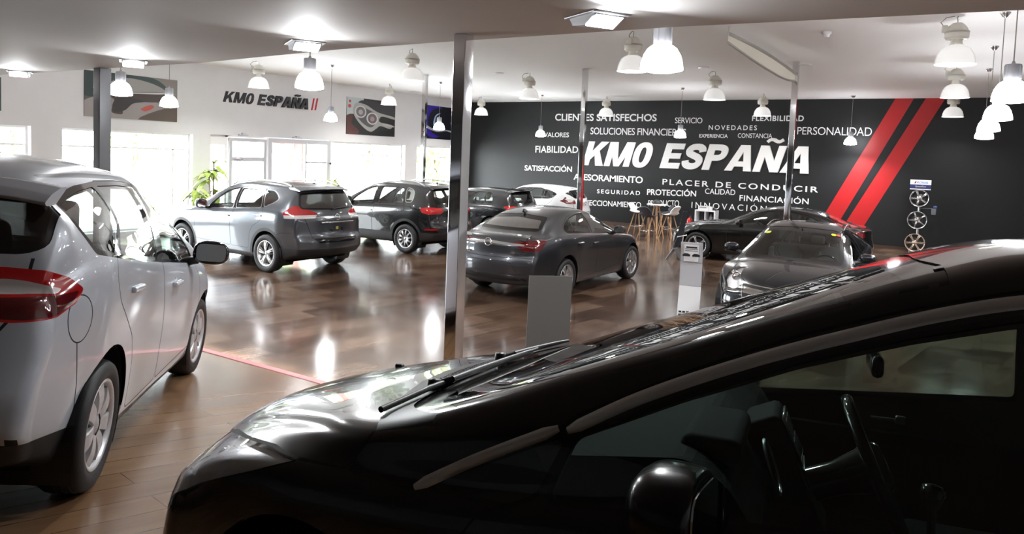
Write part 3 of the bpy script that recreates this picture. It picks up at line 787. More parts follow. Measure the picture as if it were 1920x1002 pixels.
def car_root(name, X, Y, az, label, slope=0.0, z=None, rollpitch=None):
    e = bpy.data.objects.new(name, None); e.empty_display_size = .2; link(e)
    a = R(az)
    if rollpitch:
        pt, ro = R(rollpitch[0]), R(rollpitch[1])
        e.matrix_world = Matrix.Translation((X, Y, z)) @ Matrix.Rotation(a, 4, 'Z') @ Matrix.Rotation(pt, 4, 'Y') @ Matrix.Rotation(ro, 4, 'X')
    else:
        n = Vector((0, -slope, 1)).normalized(); fx = Vector((math.cos(a), math.sin(a), slope * math.sin(a))).normalized(); ly_ = n.cross(fx)
        m = Matrix.Identity(4)
        for i in range(3): m[i][0], m[i][1], m[i][2] = fx[i], ly_[i], n[i]
        m[0][3], m[1][3], m[2][3] = X, Y, (z if z is not None else 0)
        e.matrix_world = m
    return tag(e, label, 'car')

# ---- grey crossover, seen from behind on its left side
def spec_crossover():
    k = dict(wb=2.705, wr=.363, wy=.80, hwmax=.91, belt0=1.10, capz=.62)
    k['top'] = [(-.885, 1.09), (-.855, 1.20), (-.78, 1.34), (-.66, 1.50), (-.58, 1.595), (-.42, 1.645), (0, 1.685), (.6, 1.70), (1.1, 1.685), (1.5, 1.615), (1.95, 1.43), (2.35, 1.215), (2.56, 1.115), (2.9, 1.075), (3.2, 1.01), (3.42, .93), (3.50, .86)]
    k['bot'] = [(-.95, .36), (-.5, .27), (0, .24), (2.7, .22), (3.55, .26)]
    k['hw'] = [(-.95, .80), (-.6, .875), (-.2, .905), (.4, .91), (1.4, .895), (2.2, .90), (2.8, .91), (3.2, .885), (3.55, .76)]
    k['sh'] = [(-.95, 1.10), (-.4, 1.20), (0, 1.20), (1, 1.12), (2.0, 1.07), (2.7, 1.00), (3.2, .92), (3.55, .80)]
    k['wt'] = [(-.95, .66), (-.75, .63), (-.5, .585), (0, .60), (1.0, .615), (1.5, .62), (1.95, .68), (2.4, .755), (2.9, .72), (3.55, .56)]
    k['crown'] = [(-.95, .02), (-.7, .05), (-.3, .055), (1.2, .055), (1.9, .075), (2.5, .055), (3.1, .07), (3.55, .05)]
    k['leanR'] = [(.2, .10), (.36, .03), (.52, -.075), (.66, -.075), (.74, -.01), (.95, .0), (1.15, .0)]
    k['leanF'] = [(.2, .0), (.45, .10), (.65, .08), (.85, .0)]
    k['bowR'] = .30; k['bowRx'] = .85; k['bowF'] = .30; k['crease'] = .010
    k['arches'] = [(0, .375, .415), (2.705, .375, .415)]
    ring = .016
    k['wins'] = [('side_window_a', [(1.90, 1.105), (1.72, 1.31), (1.50, 1.455), (1.28, 1.525), (1.12, 1.545), (1.09, 1.545), (1.085, 1.16)], .018, 'chrome'),
                 ('side_window_b', [(.99, 1.168), (1.00, 1.545), (.335, 1.548), (.20, 1.222)], .018, 'chrome'),
                 ('side_window_c', [(.12, 1.235), (.26, 1.546), (.05, 1.535), (-.10, 1.475), (-.20, 1.40), (-.10, 1.33)], .018, 'chrome')]
    k['ws'] = [(-.05, 1.10), (.70, 1.09), (.60, 1.56), (.45, 1.62), (-.05, 1.645)]
    k['rw'] = [(-.05, 1.215), (.64, 1.235), (.665, 1.29), (.585, 1.52), (-.05, 1.56)]; k['rwx'] = -.3
    k['lights'] = [('tail_light', 'tailw', 'dR', rpoly([(.42, 1.115), (.40, 1.055), (-.40, 1.075), (-.44, 1.135)], .01), DR(0)),
                   ('tail_light', 'tail', 'dR', rpoly([(.44, 1.16), (.20, 1.285), (.05, 1.29), (-.06, 1.265), (-.42, 1.17), (-.44, 1.135), (.42, 1.115)], .012), DR(0)),
                   ('headlight', 'lamp', 'dF', rpoly([(2.25, .98), (2.55, .96), (2.95, .84), (2.80, .74), (2.5, .80)], .03), DF(2.6))]
    k['first'] = [('body_shell', 'clad', 'side', rpoly([(-.46, .20), (-.46, .375), (0, .375), (0, .83), (.0001, .375), (2.705, .375), (3.3, .40), (3.3, .2)], 0)[:0] or [(.30, .20), (.30, .335), (2.4, .335), (2.4, .20)], SIDEW),
                  ('rear_bumper', 'clad', 'dR', [(.9, .18), (.9, .50), (-1.1, .50), (-1.1, .18)], DR(-.36))]
    k['lights'] += [('plate_recess', 'paint', 'end', rpoly([(-.05, .77), (.33, .77), (.40, .90), (.36, .94), (-.05, .94)], .03), REAR(-.6))]
    k['extra'] = [('tailgate', 'black', 'end', rpoly([(-.05, .62), (.44, .62), (.52, .70), (-.05, .70)], .02), REAR(-.5)),
                  ('body_shell', 'gap', 'end', strip([(-.05, .612), (.44, .614), (.53, .70), (.61, .93), (.655, 1.06)], .012), REAR(-.4)),
                  ('body_shell', 'clad', 'side', [(0 + .475 * math.cos(t), .375 + .475 * math.sin(t)) for t in [2 * math.pi * i / 36 for i in range(36)]], SIDEW),
                  ('body_shell', 'clad', 'side', [(2.705 + .475 * math.cos(t), .375 + .475 * math.sin(t)) for t in [2 * math.pi * i / 36 for i in range(36)]], SIDEW)]
    k['doors'] = [('front_door', [(2.24, .46), (2.28, .85), (2.14, 1.06), (1.93, 1.12), (1.72, 1.345), (1.50, 1.49), (1.28, 1.565), (1.06, 1.58), (1.035, 1.15), (1.115, .85), (1.10, .42)]),
                  ('rear_door', [(1.02, 1.15), (1.045, 1.58), (.29, 1.58), (.145, 1.22), (.09, 1.06), (.20, .95), (.40, .85), (.49, .70), (.52, .42), (1.085, .42), (1.10, .85)])]
    k['seams'] = [([(-.62, .79), (-.40, .785), (-.30, .74)], 'side', SIDEW)]
    k['panels'] = [('hood', [(2.58, -.06), (2.56, .60), (2.62, .70), (2.95, .70), (3.40, .58), (3.48, .4), (3.50, -.06)], 'top', lambda c, n: n.z > .35 and c.x > 2.3)]
    k['last'] = [('tailgate', 'paint', 'end', [(-.05, .605), (.44, .605), (.54, .70), (.62, .93), (.665, 1.06), (.66, 1.60), (-.05, 1.62)], REAR(-.45, -.25))]
    k['cabin'] = (-.75, 2.3)
    return finish(k)

# ---- black compact SUV
def spec_suv():
    k = dict(wb=2.604, wr=.345, wy=.79, hwmax=.905, belt0=1.12, capz=.6)
    k['top'] = [(-.80, 1.10), (-.765, 1.22), (-.70, 1.36), (-.60, 1.52), (-.545, 1.585), (-.40, 1.62), (0, 1.655), (.6, 1.67), (1.0, 1.655), (1.4, 1.57), (1.8, 1.38), (2.15, 1.17), (2.33, 1.085), (2.7, 1.04), (3.0, .985), (3.25, .90), (3.33, .82)]
    k['bot'] = [(-.85, .34), (-.4, .27), (0, .24), (2.6, .22), (3.4, .26)]
    k['hw'] = [(-.85, .80), (-.5, .875), (-.1, .90), (.4, .905), (1.4, .89), (2.2, .90), (2.7, .905), (3.05, .87), (3.4, .74)]
    k['sh'] = [(-.85, 1.10), (-.3, 1.19), (0, 1.17), (1, 1.12), (2.0, 1.07), (2.6, 1.0), (3.05, .91), (3.4, .78)]
    k['wt'] = [(-.85, .66), (-.65, .62), (-.4, .58), (0, .60), (1.0, .61), (1.4, .62), (1.8, .68), (2.2, .74), (2.7, .70), (3.4, .56)]
    k['crown'] = [(-.85, .02), (-.6, .045), (-.2, .05), (1.1, .055), (1.7, .075), (2.3, .055), (2.9, .07), (3.4, .05)]
    k['leanR'] = [(.2, .10), (.35, .02), (.5, -.06), (.66, -.065), (.74, -.02), (.95, .0), (1.15, .0)]
    k['leanF'] = [(.2, .0), (.45, .09), (.65, .07), (.85, .0)]
    k['bowR'] = .26; k['bowRx'] = .8; k['bowF'] = .3; k['crease'] = .012
    k['arches'] = [(0, .36, .40), (2.604, .36, .40)]
    k['wins'] = [('side_window_a', [(1.80, 1.125), (1.66, 1.30), (1.46, 1.43), (1.26, 1.50), (1.08, 1.525), (1.075, 1.115)], .012, 'ring'),
                 ('side_window_b', [(.90, 1.128), (.92, 1.53), (.47, 1.535), (.42, 1.155)], .012, 'ring'),
                 ('side_window_d', [(.39, 1.158), (.44, 1.535), (.22, 1.525), (.105, 1.185)], .012, 'ring'),
                 ('side_window_c', [(.04, 1.205), (.14, 1.53), (.0, 1.51), (-.115, 1.45), (-.16, 1.30), (-.13, 1.215)], .012, 'chrome')]
    k['ws'] = [(-.05, 1.07), (.68, 1.065), (.60, 1.52), (.45, 1.58), (-.05, 1.605)]
    k['rw'] = [(-.05, 1.165), (.56, 1.185), (.64, 1.26), (.575, 1.505), (-.05, 1.54)]; k['rwx'] = -.3
    k['lights'] = [('tail_light', 'tail', 'dR', rpoly([(.46, 1.07), (.30, 1.12), (0, 1.115), (-.30, 1.085), (-.33, 1.02), (-.25, .965), (.2, .955), (.40, .985)], .04), DR(0)),
                   ('headlight', 'lamp', 'dF', rpoly([(2.25, .93), (2.5, .93), (2.75, .82), (2.65, .70), (2.35, .76)], .03), DF(2.5))]
    k['extra'] = [('body_shell', 'clad', 'side', [(.3, .2), (.3, .475), (2.3, .475), (2.3, .2)], SIDEW),
                  ('rear_bumper', 'refl', 'dR', rpoly([(.30, .585), (.30, .625), (-.15, .625), (-.15, .585)], .01), DR(-.3)),
                  ('rear_bumper', 'clad', 'dR', [(.9, .18), (.9, .52), (-1.1, .52), (-1.1, .18)], DR(-.33)),
                  ('body_shell', 'gap', 'end', strip([(-.05, .66), (.5, .665), (.58, .75), (.62, .95), (.64, 1.05)], .012), REAR(-.4)),
                  ('body_shell', 'clad', 'side', [(0 + .465 * math.cos(t), .36 + .465 * math.sin(t)) for t in [2 * math.pi * i / 36 for i in range(36)]], SIDEW),
                  ('body_shell', 'clad', 'side', [(2.604 + .465 * math.cos(t), .36 + .465 * math.sin(t)) for t in [2 * math.pi * i / 36 for i in range(36)]], SIDEW)]
    k['doors'] = [('front_door', [(2.12, .40), (2.16, .80), (2.02, 1.06), (1.83, 1.14), (1.67, 1.335), (1.47, 1.465), (1.26, 1.54), (1.03, 1.56), (1.0, 1.10), (1.06, .8), (1.05, .38)]),
                  ('rear_door', [(.985, 1.10), (1.015, 1.56), (.20, 1.56), (.07, 1.19), (.03, 1.03), (.16, .92), (.36, .82), (.46, .66), (.49, .38), (1.035, .38), (1.045, .8)])]
    k['panels'] = [('hood', [(2.36, -.06), (2.34, .58), (2.42, .68), (2.75, .68), (3.2, .56), (3.31, .38), (3.33, -.06)], 'top', lambda c, n: n.z > .35 and c.x > 2.1)]
    k['last'] = [('tailgate', 'paint', 'end', [(-.05, .65), (.5, .655), (.59, .75), (.63, .95), (.66, 1.05), (.66, 1.57), (-.05, 1.60)], REAR(-.42, -.25))]
    k['cabin'] = (-.7, 2.1)
    return finish(k)

# ---- dark hatchback
def spec_hatch():
    k = dict(wb=2.637, wr=.316, wy=.775, hwmax=.895, belt0=.95, capz=.55)
    k['top'] = [(-.72, .95), (-.69, 1.05), (-.62, 1.18), (-.52, 1.32), (-.455, 1.385), (-.30, 1.415), (.1, 1.445), (.6, 1.452), (1.0, 1.44), (1.4, 1.36), (1.8, 1.18), (2.15, 1.0), (2.3, .945), (2.7, .895), (3.0, .83), (3.25, .73), (3.31, .67)]
    k['bot'] = [(-.75, .27), (-.4, .2), (0, .17), (2.6, .16), (3.35, .2)]
    k['hw'] = [(-.75, .80), (-.4, .87), (0, .895), (.5, .895), (1.4, .885), (2.2, .885), (2.7, .89), (3.05, .85), (3.35, .74)]
    k['sh'] = [(-.75, .95), (-.3, 1.0), (0, 1.0), (1, .97), (2.0, .92), (2.6, .86), (3.05, .76), (3.35, .64)]
    k['wt'] = [(-.75, .66), (-.55, .60), (-.3, .545), (0, .56), (1.0, .575), (1.4, .60), (1.8, .67), (2.2, .74), (2.7, .70), (3.35, .56)]
    k['crown'] = [(-.75, .02), (-.5, .04), (-.2, .045), (1.0, .05), (1.6, .075), (2.25, .05), (2.9, .06), (3.35, .04)]
    k['leanR'] = [(.2, .08), (.35, 0), (.5, -.05), (.62, -.05), (.7, -.01), (.95, .0)]
    k['leanF'] = [(.2, .02), (.4, .08), (.6, .06), (.7, .0)]
    k['bowR'] = .24; k['bowRx'] = .7; k['bowF'] = .26; k['crease'] = .01
    k['arches'] = [(0, .32, .365), (2.637, .32, .365)]
    k['wins'] = [('side_window_a', [(1.84, .965), (1.66, 1.13), (1.46, 1.24), (1.22, 1.315), (1.06, 1.325), (1.03, .985)], .012, 'ring'),
                 ('side_window_b', [(.93, .99), (.96, 1.325), (.35, 1.33), (.26, 1.02)], .012, 'ring'),
                 ('side_window_d', [(.225, 1.022), (.31, 1.33), (.15, 1.32), (.02, 1.16), (.0, 1.04)], .012, 'ring')]
    k['ws'] = [(-.05, .935), (.68, .93), (.58, 1.32), (.45, 1.37), (-.05, 1.39)]
    k['rw'] = [(-.05, 1.03), (.56, 1.04), (.61, 1.10), (.52, 1.32), (-.05, 1.345)]; k['rwx'] = -.2
    k['lights'] = [('tail_light', 'tail', 'dR', rpoly([(.44, .965), (.10, .985), (-.24, .955), (-.26, .86), (.30, .86), (.36, .90)], .02), DR(0)),
                   ('headlight', 'lamp', 'dF', rpoly([(2.2, .80), (2.5, .80), (2.7, .70), (2.6, .62), (2.3, .66)], .03), DF(2.4))]
    k['extra'] = [('body_shell', 'gap', 'end', strip([(-.05, .56), (.48, .565), (.56, .68), (.60, .88), (.62, .95)], .012), REAR(-.4))]
    k['doors'] = [('front_door', [(2.12, .34), (2.16, .7), (2.04, .9), (1.87, .975), (1.67, 1.165), (1.47, 1.275), (1.22, 1.35), (1.0, 1.36), (.975, .97), (1.04, .7), (1.03, .32)]),
                  ('rear_door', [(.96, .97), (.985, 1.36), (.27, 1.36), (.08, 1.20), (-.04, 1.02), (.0, .86), (.18, .80), (.36, .66), (.43, .5), (.45, .32), (1.015, .32), (1.025, .7)])]
    k['panels'] = [('hood', [(2.33, -.06), (2.31, .58), (2.4, .68), (2.75, .66), (3.15, .54), (3.28, .36), (3.3, -.06)], 'top', lambda c, n: n.z > .35 and c.x > 2.1)]
    k['last'] = [('tailgate', 'paint', 'end', [(-.05, .55), (.48, .555), (.57, .68), (.61, .88), (.64, .95), (.6, 1.37), (-.05, 1.40)], REAR(-.36, -.25))]
    k['cabin'] = (-.62, 2.05)
    return finish(k)

# ---- white hatchback with a fast roofline
def spec_white_hatch():
    k = dict(wb=2.641, wr=.316, wy=.775, hwmax=.90, belt0=.98, capz=.55)
    k['top'] = [(-.74, 1.0), (-.70, 1.09), (-.60, 1.22), (-.44, 1.35), (-.34, 1.40), (-.2, 1.425), (.2, 1.46), (.7, 1.475), (1.05, 1.46), (1.45, 1.38), (1.9, 1.19), (2.2, 1.04), (2.38, .97), (2.75, .91), (3.05, .84), (3.3, .73), (3.36, .67)]
    k['bot'] = [(-.78, .28), (-.4, .2), (0, .17), (2.6, .16), (3.4, .2)]
    k['hw'] = [(-.78, .78), (-.45, .86), (0, .90), (.5, .90), (1.4, .885), (2.2, .885), (2.7, .89), (3.05, .85), (3.4, .72)]
    k['sh'] = [(-.78, 1.0), (-.3, 1.05), (0, 1.05), (1, 1.0), (2.0, .94), (2.6, .88), (3.05, .77), (3.4, .64)]
    k['wt'] = [(-.78, .62), (-.55, .56), (-.3, .52), (0, .545), (1.0, .57), (1.4, .60), (1.9, .68), (2.25, .74), (2.75, .70), (3.4, .55)]
    k['crown'] = [(-.78, .02), (-.5, .045), (-.2, .05), (1.0, .055), (1.6, .08), (2.25, .05), (2.9, .06), (3.4, .04)]
    k['leanR'] = [(.2, .08), (.35, 0), (.5, -.05), (.65, -.05), (.75, -.01), (.98, .0)]
    k['leanF'] = [(.2, .02), (.4, .08), (.6, .06), (.7, .0)]
    k['bowR'] = .26; k['bowRx'] = .8; k['bowF'] = .28; k['crease'] = .01
    k['arches'] = [(0, .32, .365), (2.641, .32, .365)]
    k['wins'] = [('side_window_a', [(1.95, .985), (1.72, 1.16), (1.48, 1.27), (1.25, 1.335), (1.08, 1.35), (1.05, 1.0)], .012, 'ring'),
                 ('side_window_b', [(.95, 1.005), (.98, 1.355), (.5, 1.355), (.36, 1.33), (.31, 1.035)], .012, 'ring'),
                 ('side_window_d', [(.28, 1.038), (.325, 1.325), (.12, 1.29), (-.08, 1.235), (-.17, 1.19), (-.06, 1.085), (.05, 1.05)], .012, 'ring')]
    k['wnr'] = .03
    k['ws'] = [(-.05, .96), (.68, .955), (.58, 1.34), (.45, 1.39), (-.05, 1.41)]
    k['rw'] = [(-.05, 1.06), (.40, 1.07), (.60, 1.22), (.56, 1.25), (.42, 1.315), (-.05, 1.345)]; k['rwx'] = -.15
    k['lights'] = [('tail_light', 'tailw', 'dR', rpoly([(.28, 1.06), (.10, 1.05), (-.15, 1.03), (-.18, .99), (.12, .98)], .01), DR(0)),
                   ('tail_light', 'taild', 'dR', rpoly([(.50, .99), (.36, 1.03), (.25, 1.11), (.18, 1.11), (.20, 1.05), (-.25, 1.02), (-.27, .90), (.2, .90)], .012), DR(0)),
                   ('headlight', 'lamp', 'dF', rpoly([(2.2, .84), (2.5, .82), (2.75, .70), (2.6, .62), (2.3, .70)], .03), DF(2.4))]
    k['extra'] = [('body_shell', 'gap', 'end', strip([(-.05, .62), (.44, .625), (.54, .75), (.60, .92), (.58, 1.0)], .012), REAR(-.4)),
                  ('body_shell', 'taild', 'end', rpoly([(-.05, 1.375), (.14, 1.372), (.14, 1.392), (-.05, 1.395)], .006), REAR(-.2))]
    k['doors'] = [('front_door', [(2.16, .34), (2.2, .72), (2.1, .92), (1.97, .995), (1.73, 1.195), (1.49, 1.305), (1.25, 1.37), (1.02, 1.385), (1.0, .99), (1.05, .7), (1.04, .32)]),
                  ('rear_door', [(.985, .99), (1.005, 1.385), (.40, 1.365), (.05, 1.30), (-.12, 1.12), (-.06, .95), (.14, .82), (.36, .66), (.43, .5), (.45, .32), (1.025, .32), (1.035, .7)])]
    k['panels'] = [('hood', [(2.4, -.06), (2.38, .58), (2.45, .68), (2.8, .66), (3.2, .54), (3.32, .36), (3.35, -.06)], 'top', lambda c, n: n.z > .35 and c.x > 2.2)]
    k['last'] = [('tailgate', 'paint', 'end', [(-.05, .61), (.44, .615), (.55, .75), (.61, .92), (.6, 1.0), (.62, 1.38), (-.05, 1.40)], REAR(-.36, -.2))]
    k['cabin'] = (-.62, 2.1)
    return finish(k)

# ---- grey fastback saloon (also the dark one facing us)
def spec_saloon(front=False):
    k = dict(wb=2.737, wr=.335, wy=.80, hwmax=.925, belt0=1.0, capz=.58)
    k['top'] = [(-.99, .97), (-.93, 1.045), (-.84, 1.075), (-.70, 1.095), (-.56, 1.14), (-.30, 1.275), (.0, 1.385), (.35, 1.455), (.75, 1.482), (1.15, 1.465), (1.5, 1.385), (1.9, 1.22), (2.22, 1.06), (2.42, .99), (2.75, .955), (3.1, .90), (3.4, .80), (3.52, .72), (3.55, .66)]
    k['bot'] = [(-1.05, .28), (-.5, .22), (0, .19), (2.7, .18), (3.6, .2)]
    k['hw'] = [(-1.05, .79), (-.7, .86), (-.2, .915), (.3, .925), (1.4, .90), (2.2, .90), (2.75, .92), (3.15, .885), (3.6, .73)]
    k['sh'] = [(-1.05, .96), (-.7, 1.02), (-.2, 1.06), (.3, 1.05), (1.2, 1.0), (2.0, .95), (2.7, .885), (3.15, .80), (3.6, .62)]
    k['wt'] = [(-1.05, .70), (-.75, .70), (-.5, .64), (-.1, .57), (.4, .555), (1.0, .565), (1.4, .59), (1.9, .67), (2.3, .745), (2.8, .71), (3.6, .52)]
    k['crown'] = [(-1.05, .02), (-.7, .035), (-.4, .06), (.2, .06), (1.0, .055), (1.7, .08), (2.3, .055), (2.9, .06), (3.6, .05)]
    k['leanR'] = [(.2, .10), (.34, .02), (.46, -.06), (.60, -.065), (.70, -.045), (.78, -.01), (1.0, .0)]
    k['leanF'] = [(.2, .0), (.4, .09), (.6, .06), (.68, .0)]
    k['bowR'] = .30; k['bowRx'] = .9; k['bowF'] = .36; k['crease'] = .010
    k['arches'] = [(0, .345, .39), (2.737, .345, .39)]
    k['wins'] = [('side_window_a', [(2.0, .975), (1.80, 1.155), (1.60, 1.275), (1.40, 1.345), (1.20, 1.38), (1.17, 1.385), (1.15, 1.03)], .010, 'ring'),
                 ('side_window_b', [(1.0, 1.042), (1.045, 1.388), (.73, 1.362), (.50, 1.325), (.40, 1.30), (.34, 1.085)], .010, 'ring'),
                 ('side_window_d', [(.30, 1.088), (.36, 1.29), (.18, 1.235), (.06, 1.18), (.015, 1.13), (.06, 1.10)], .010, 'ring')]
    k['wnr'] = .04
    k['ws'] = [(-.05, .975), (.70, .97), (.60, 1.345), (.46, 1.40), (-.05, 1.42)]
    k['rw'] = [(-.05, 1.125), (.56, 1.13), (.60, 1.17), (.50, 1.345), (-.05, 1.385)]; k['rwx'] = .35; k['frit'] = .05
    k['lights'] = [('tailgate', 'chrome', 'end', rpoly([(-.05, .945), (.60, .93), (.60, .955), (-.05, .985)], .005), REAR(-.7)),
                   ('tail_light', 'taild', 'dR', rpoly([(.24, 1.015), (.05, 1.02), (-.30, 1.005), (-.55, .985), (-.45, .90), (-.40, .845), (.02, .845), (.12, .90)], .015), DR(-.1)),
                   ('grille', 'chrome', 'end', rpoly([(-.05, .655), (.44, .70), (.42, .635), (-.05, .585)], .01), FRONT(3.0)),
                   ('grille', 'dark', 'end', rpoly([(-.05, .70), (.47, .735), (.40, .55), (.30, .47), (-.05, .46)], .03), FRONT(3.0)),
                   ('body_shell', 'chrome', 'end', offs(rpoly([(-.08, .70), (.47, .735), (.40, .55), (.30, .47), (-.08, .46)], .03), .012), FRONT(3.0)),
                   ('headlight', 'lamp', 'dF', rpoly([(2.22, .905), (2.42, .90), (2.70, .80), (2.96, .72), (2.90, .645), (2.66, .655), (2.40, .73), (2.28, .82)], .02), DF(2.8)),
                   ('front_bumper', 'chrome', 'dF', rpoly([(2.46, .34), (2.48, .52), (2.52, .52), (2.52, .36)], .01), DF(3.0))]
    k['extra'] = [('trunk_lid' if 0 else 'tailgate', 'paint', 'end', [(-.05, 1.0), (.02, 1.0), (.02, .99), (-.05, .99)], REAR(-5)),
                  ('body_shell', 'chrome', 'side', strip([(2.03, .958), (1.15, 1.014), (.06, 1.082)], .014), SIDE),
                  ('plate_recess', 'paint', 'end', rpoly([(-.05, .40), (.40, .42), (.52, .50), (.42, .64), (.34, .66), (-.05, .665)], .04), REAR(-.7)),
                  ('body_shell', 'gap', 'end', strip([(-.05, .725), (.42, .735), (.55, .79), (.66, .90), (.70, 1.0)], .012), REAR(-.6)),
                  ('body_shell', 'gap', 'end', strip([(-.05, .672), (.35, .668), (.43, .645), (.53, .50)], .010), REAR(-.7))]
    k['doors'] = [('front_door', [(2.16, .38), (2.2, .72), (2.12, .9), (2.03, .97), (1.82, 1.185), (1.61, 1.305), (1.40, 1.375), (1.15, 1.41), (1.09, 1.03), (1.16, .72), (1.14, .3)]),
                  ('rear_door', [(1.075, 1.03), (1.13, 1.415), (.72, 1.39), (.36, 1.32), (.06, 1.21), (-.04, 1.12), (.10, .98), (.26, .86), (.38, .72), (.44, .54), (.46, .3), (1.125, .3), (1.145, .72)])]
    k['panels'] = [('hood', [(2.44, -.06), (2.42, .60), (2.5, .70), (2.9, .70), (3.25, .52), (3.46, .40), (3.51, -.06)], 'top', lambda c, n: n.z > .35 and c.x > 2.2)]
    k['last'] = [('tailgate', 'paint', 'end', [(-.05, .72), (.42, .73), (.56, .79), (.67, .90), (.71, 1.0), (.72, 1.11), (-.05, 1.12)], REAR(-.55, .9))]
    k['cabin'] = (-.55, 2.15)
    return finish(k)

# ---- black long-bonnet saloon against the black wall
def spec_coupe():
    k = dict(wb=2.81, wr=.333, wy=.78, hwmax=.905, belt0=.95, capz=.54)
    k['top'] = [(-.95, .99), (-.86, 1.04), (-.6, 1.08), (-.35, 1.15), (-.05, 1.275), (.3, 1.355), (.75, 1.395), (1.15, 1.38), (1.5, 1.30), (1.85, 1.15), (2.1, 1.03), (2.25, .98), (2.7, .94), (3.1, .88), (3.4, .78), (3.48, .72)]
    k['bot'] = [(-1.0, .28), (-.5, .2), (0, .17), (2.8, .16), (3.5, .2)]
    k['hw'] = [(-1.0, .78), (-.6, .86), (-.1, .905), (.4, .905), (1.4, .88), (2.2, .885), (2.8, .90), (3.15, .86), (3.5, .74)]
    k['sh'] = [(-1.0, .96), (-.5, 1.02), (0, 1.0), (1.2, .95), (2.0, .92), (2.7, .87), (3.15, .80), (3.5, .68)]
    k['wt'] = [(-1.0, .68), (-.6, .66), (-.2, .57), (.3, .54), (1.0, .555), (1.4, .59), (1.8, .67), (2.15, .74), (2.7, .70), (3.5, .55)]
    k['crown'] = [(-1.0, .02), (-.5, .045), (.2, .05), (1.0, .05), (1.6, .075), (2.2, .05), (2.9, .06), (3.5, .04)]
    k['leanR'] = [(.2, .10), (.4, -.04), (.6, -.05), (.75, -.01), (1.0, .0)]; k['leanF'] = [(.2, .02), (.4, .09), (.6, .07), (.72, .0)]
    k['bowR'] = .28; k['bowF'] = .28; k['crease'] = .01
    k['arches'] = [(0, .343, .385), (2.81, .343, .385)]
    k['wins'] = [('side_window_a', [(1.84, .945), (1.66, 1.09), (1.46, 1.205), (1.24, 1.28), (1.04, 1.30), (1.0, .965)], .012, 'ring'),
                 ('side_window_b', [(.90, .97), (.94, 1.305), (.6, 1.295), (.22, 1.23), (.02, 1.14), (-.06, 1.07), (.06, 1.0)], .012, 'ring')]
    k['ws'] = [(-.05, .97), (.68, .965), (.58, 1.27), (.46, 1.32), (-.05, 1.335)]
    k['rw'] = [(-.05, 1.11), (.58, 1.115), (.52, 1.27), (-.05, 1.295)]; k['rwx'] = .25
    k['lights'] = [('tail_light', 'taild', 'dR', rpoly([(.25, .95), (-.2, .96), (-.4, .92), (-.38, .83), (.05, .82)], .02), DR(-.2)),
                   ('headlight', 'lamp', 'dF', rpoly([(2.34, .80), (2.6, .80), (2.9, .75), (2.95, .66), (2.65, .62), (2.4, .70)], .02), DF(2.9)),
                   ('grille', 'dark', 'end', rpoly([(.03, .70), (.30, .70), (.32, .58), (.27, .52), (.05, .52)], .03), FRONT(3.1))]
    k['doors'] = [('front_door', [(2.05, .34), (2.1, .7), (2.0, .88), (1.87, .955), (1.68, 1.115), (1.47, 1.24), (1.24, 1.31), (.98, 1.33), (.95, .95), (1.0, .7), (1.0, .3)]),
                  ('rear_door', [(.93, .95), (.96, 1.335), (.58, 1.325), (.2, 1.26), (-.04, 1.14), (-.1, 1.0), (.1, .88), (.3, .76), (.42, .6), (.45, .3), (.985, .3), (.985, .7)])]
    k['panels'] = [('hood', [(2.27, -.06), (2.25, .58), (2.34, .68), (2.8, .68), (3.25, .54), (3.44, .36), (3.46, -.06)], 'top', lambda c, n: n.z > .35 and c.x > 2.1)]
    k['cabin'] = (-.4, 2.0)
    return finish(k)

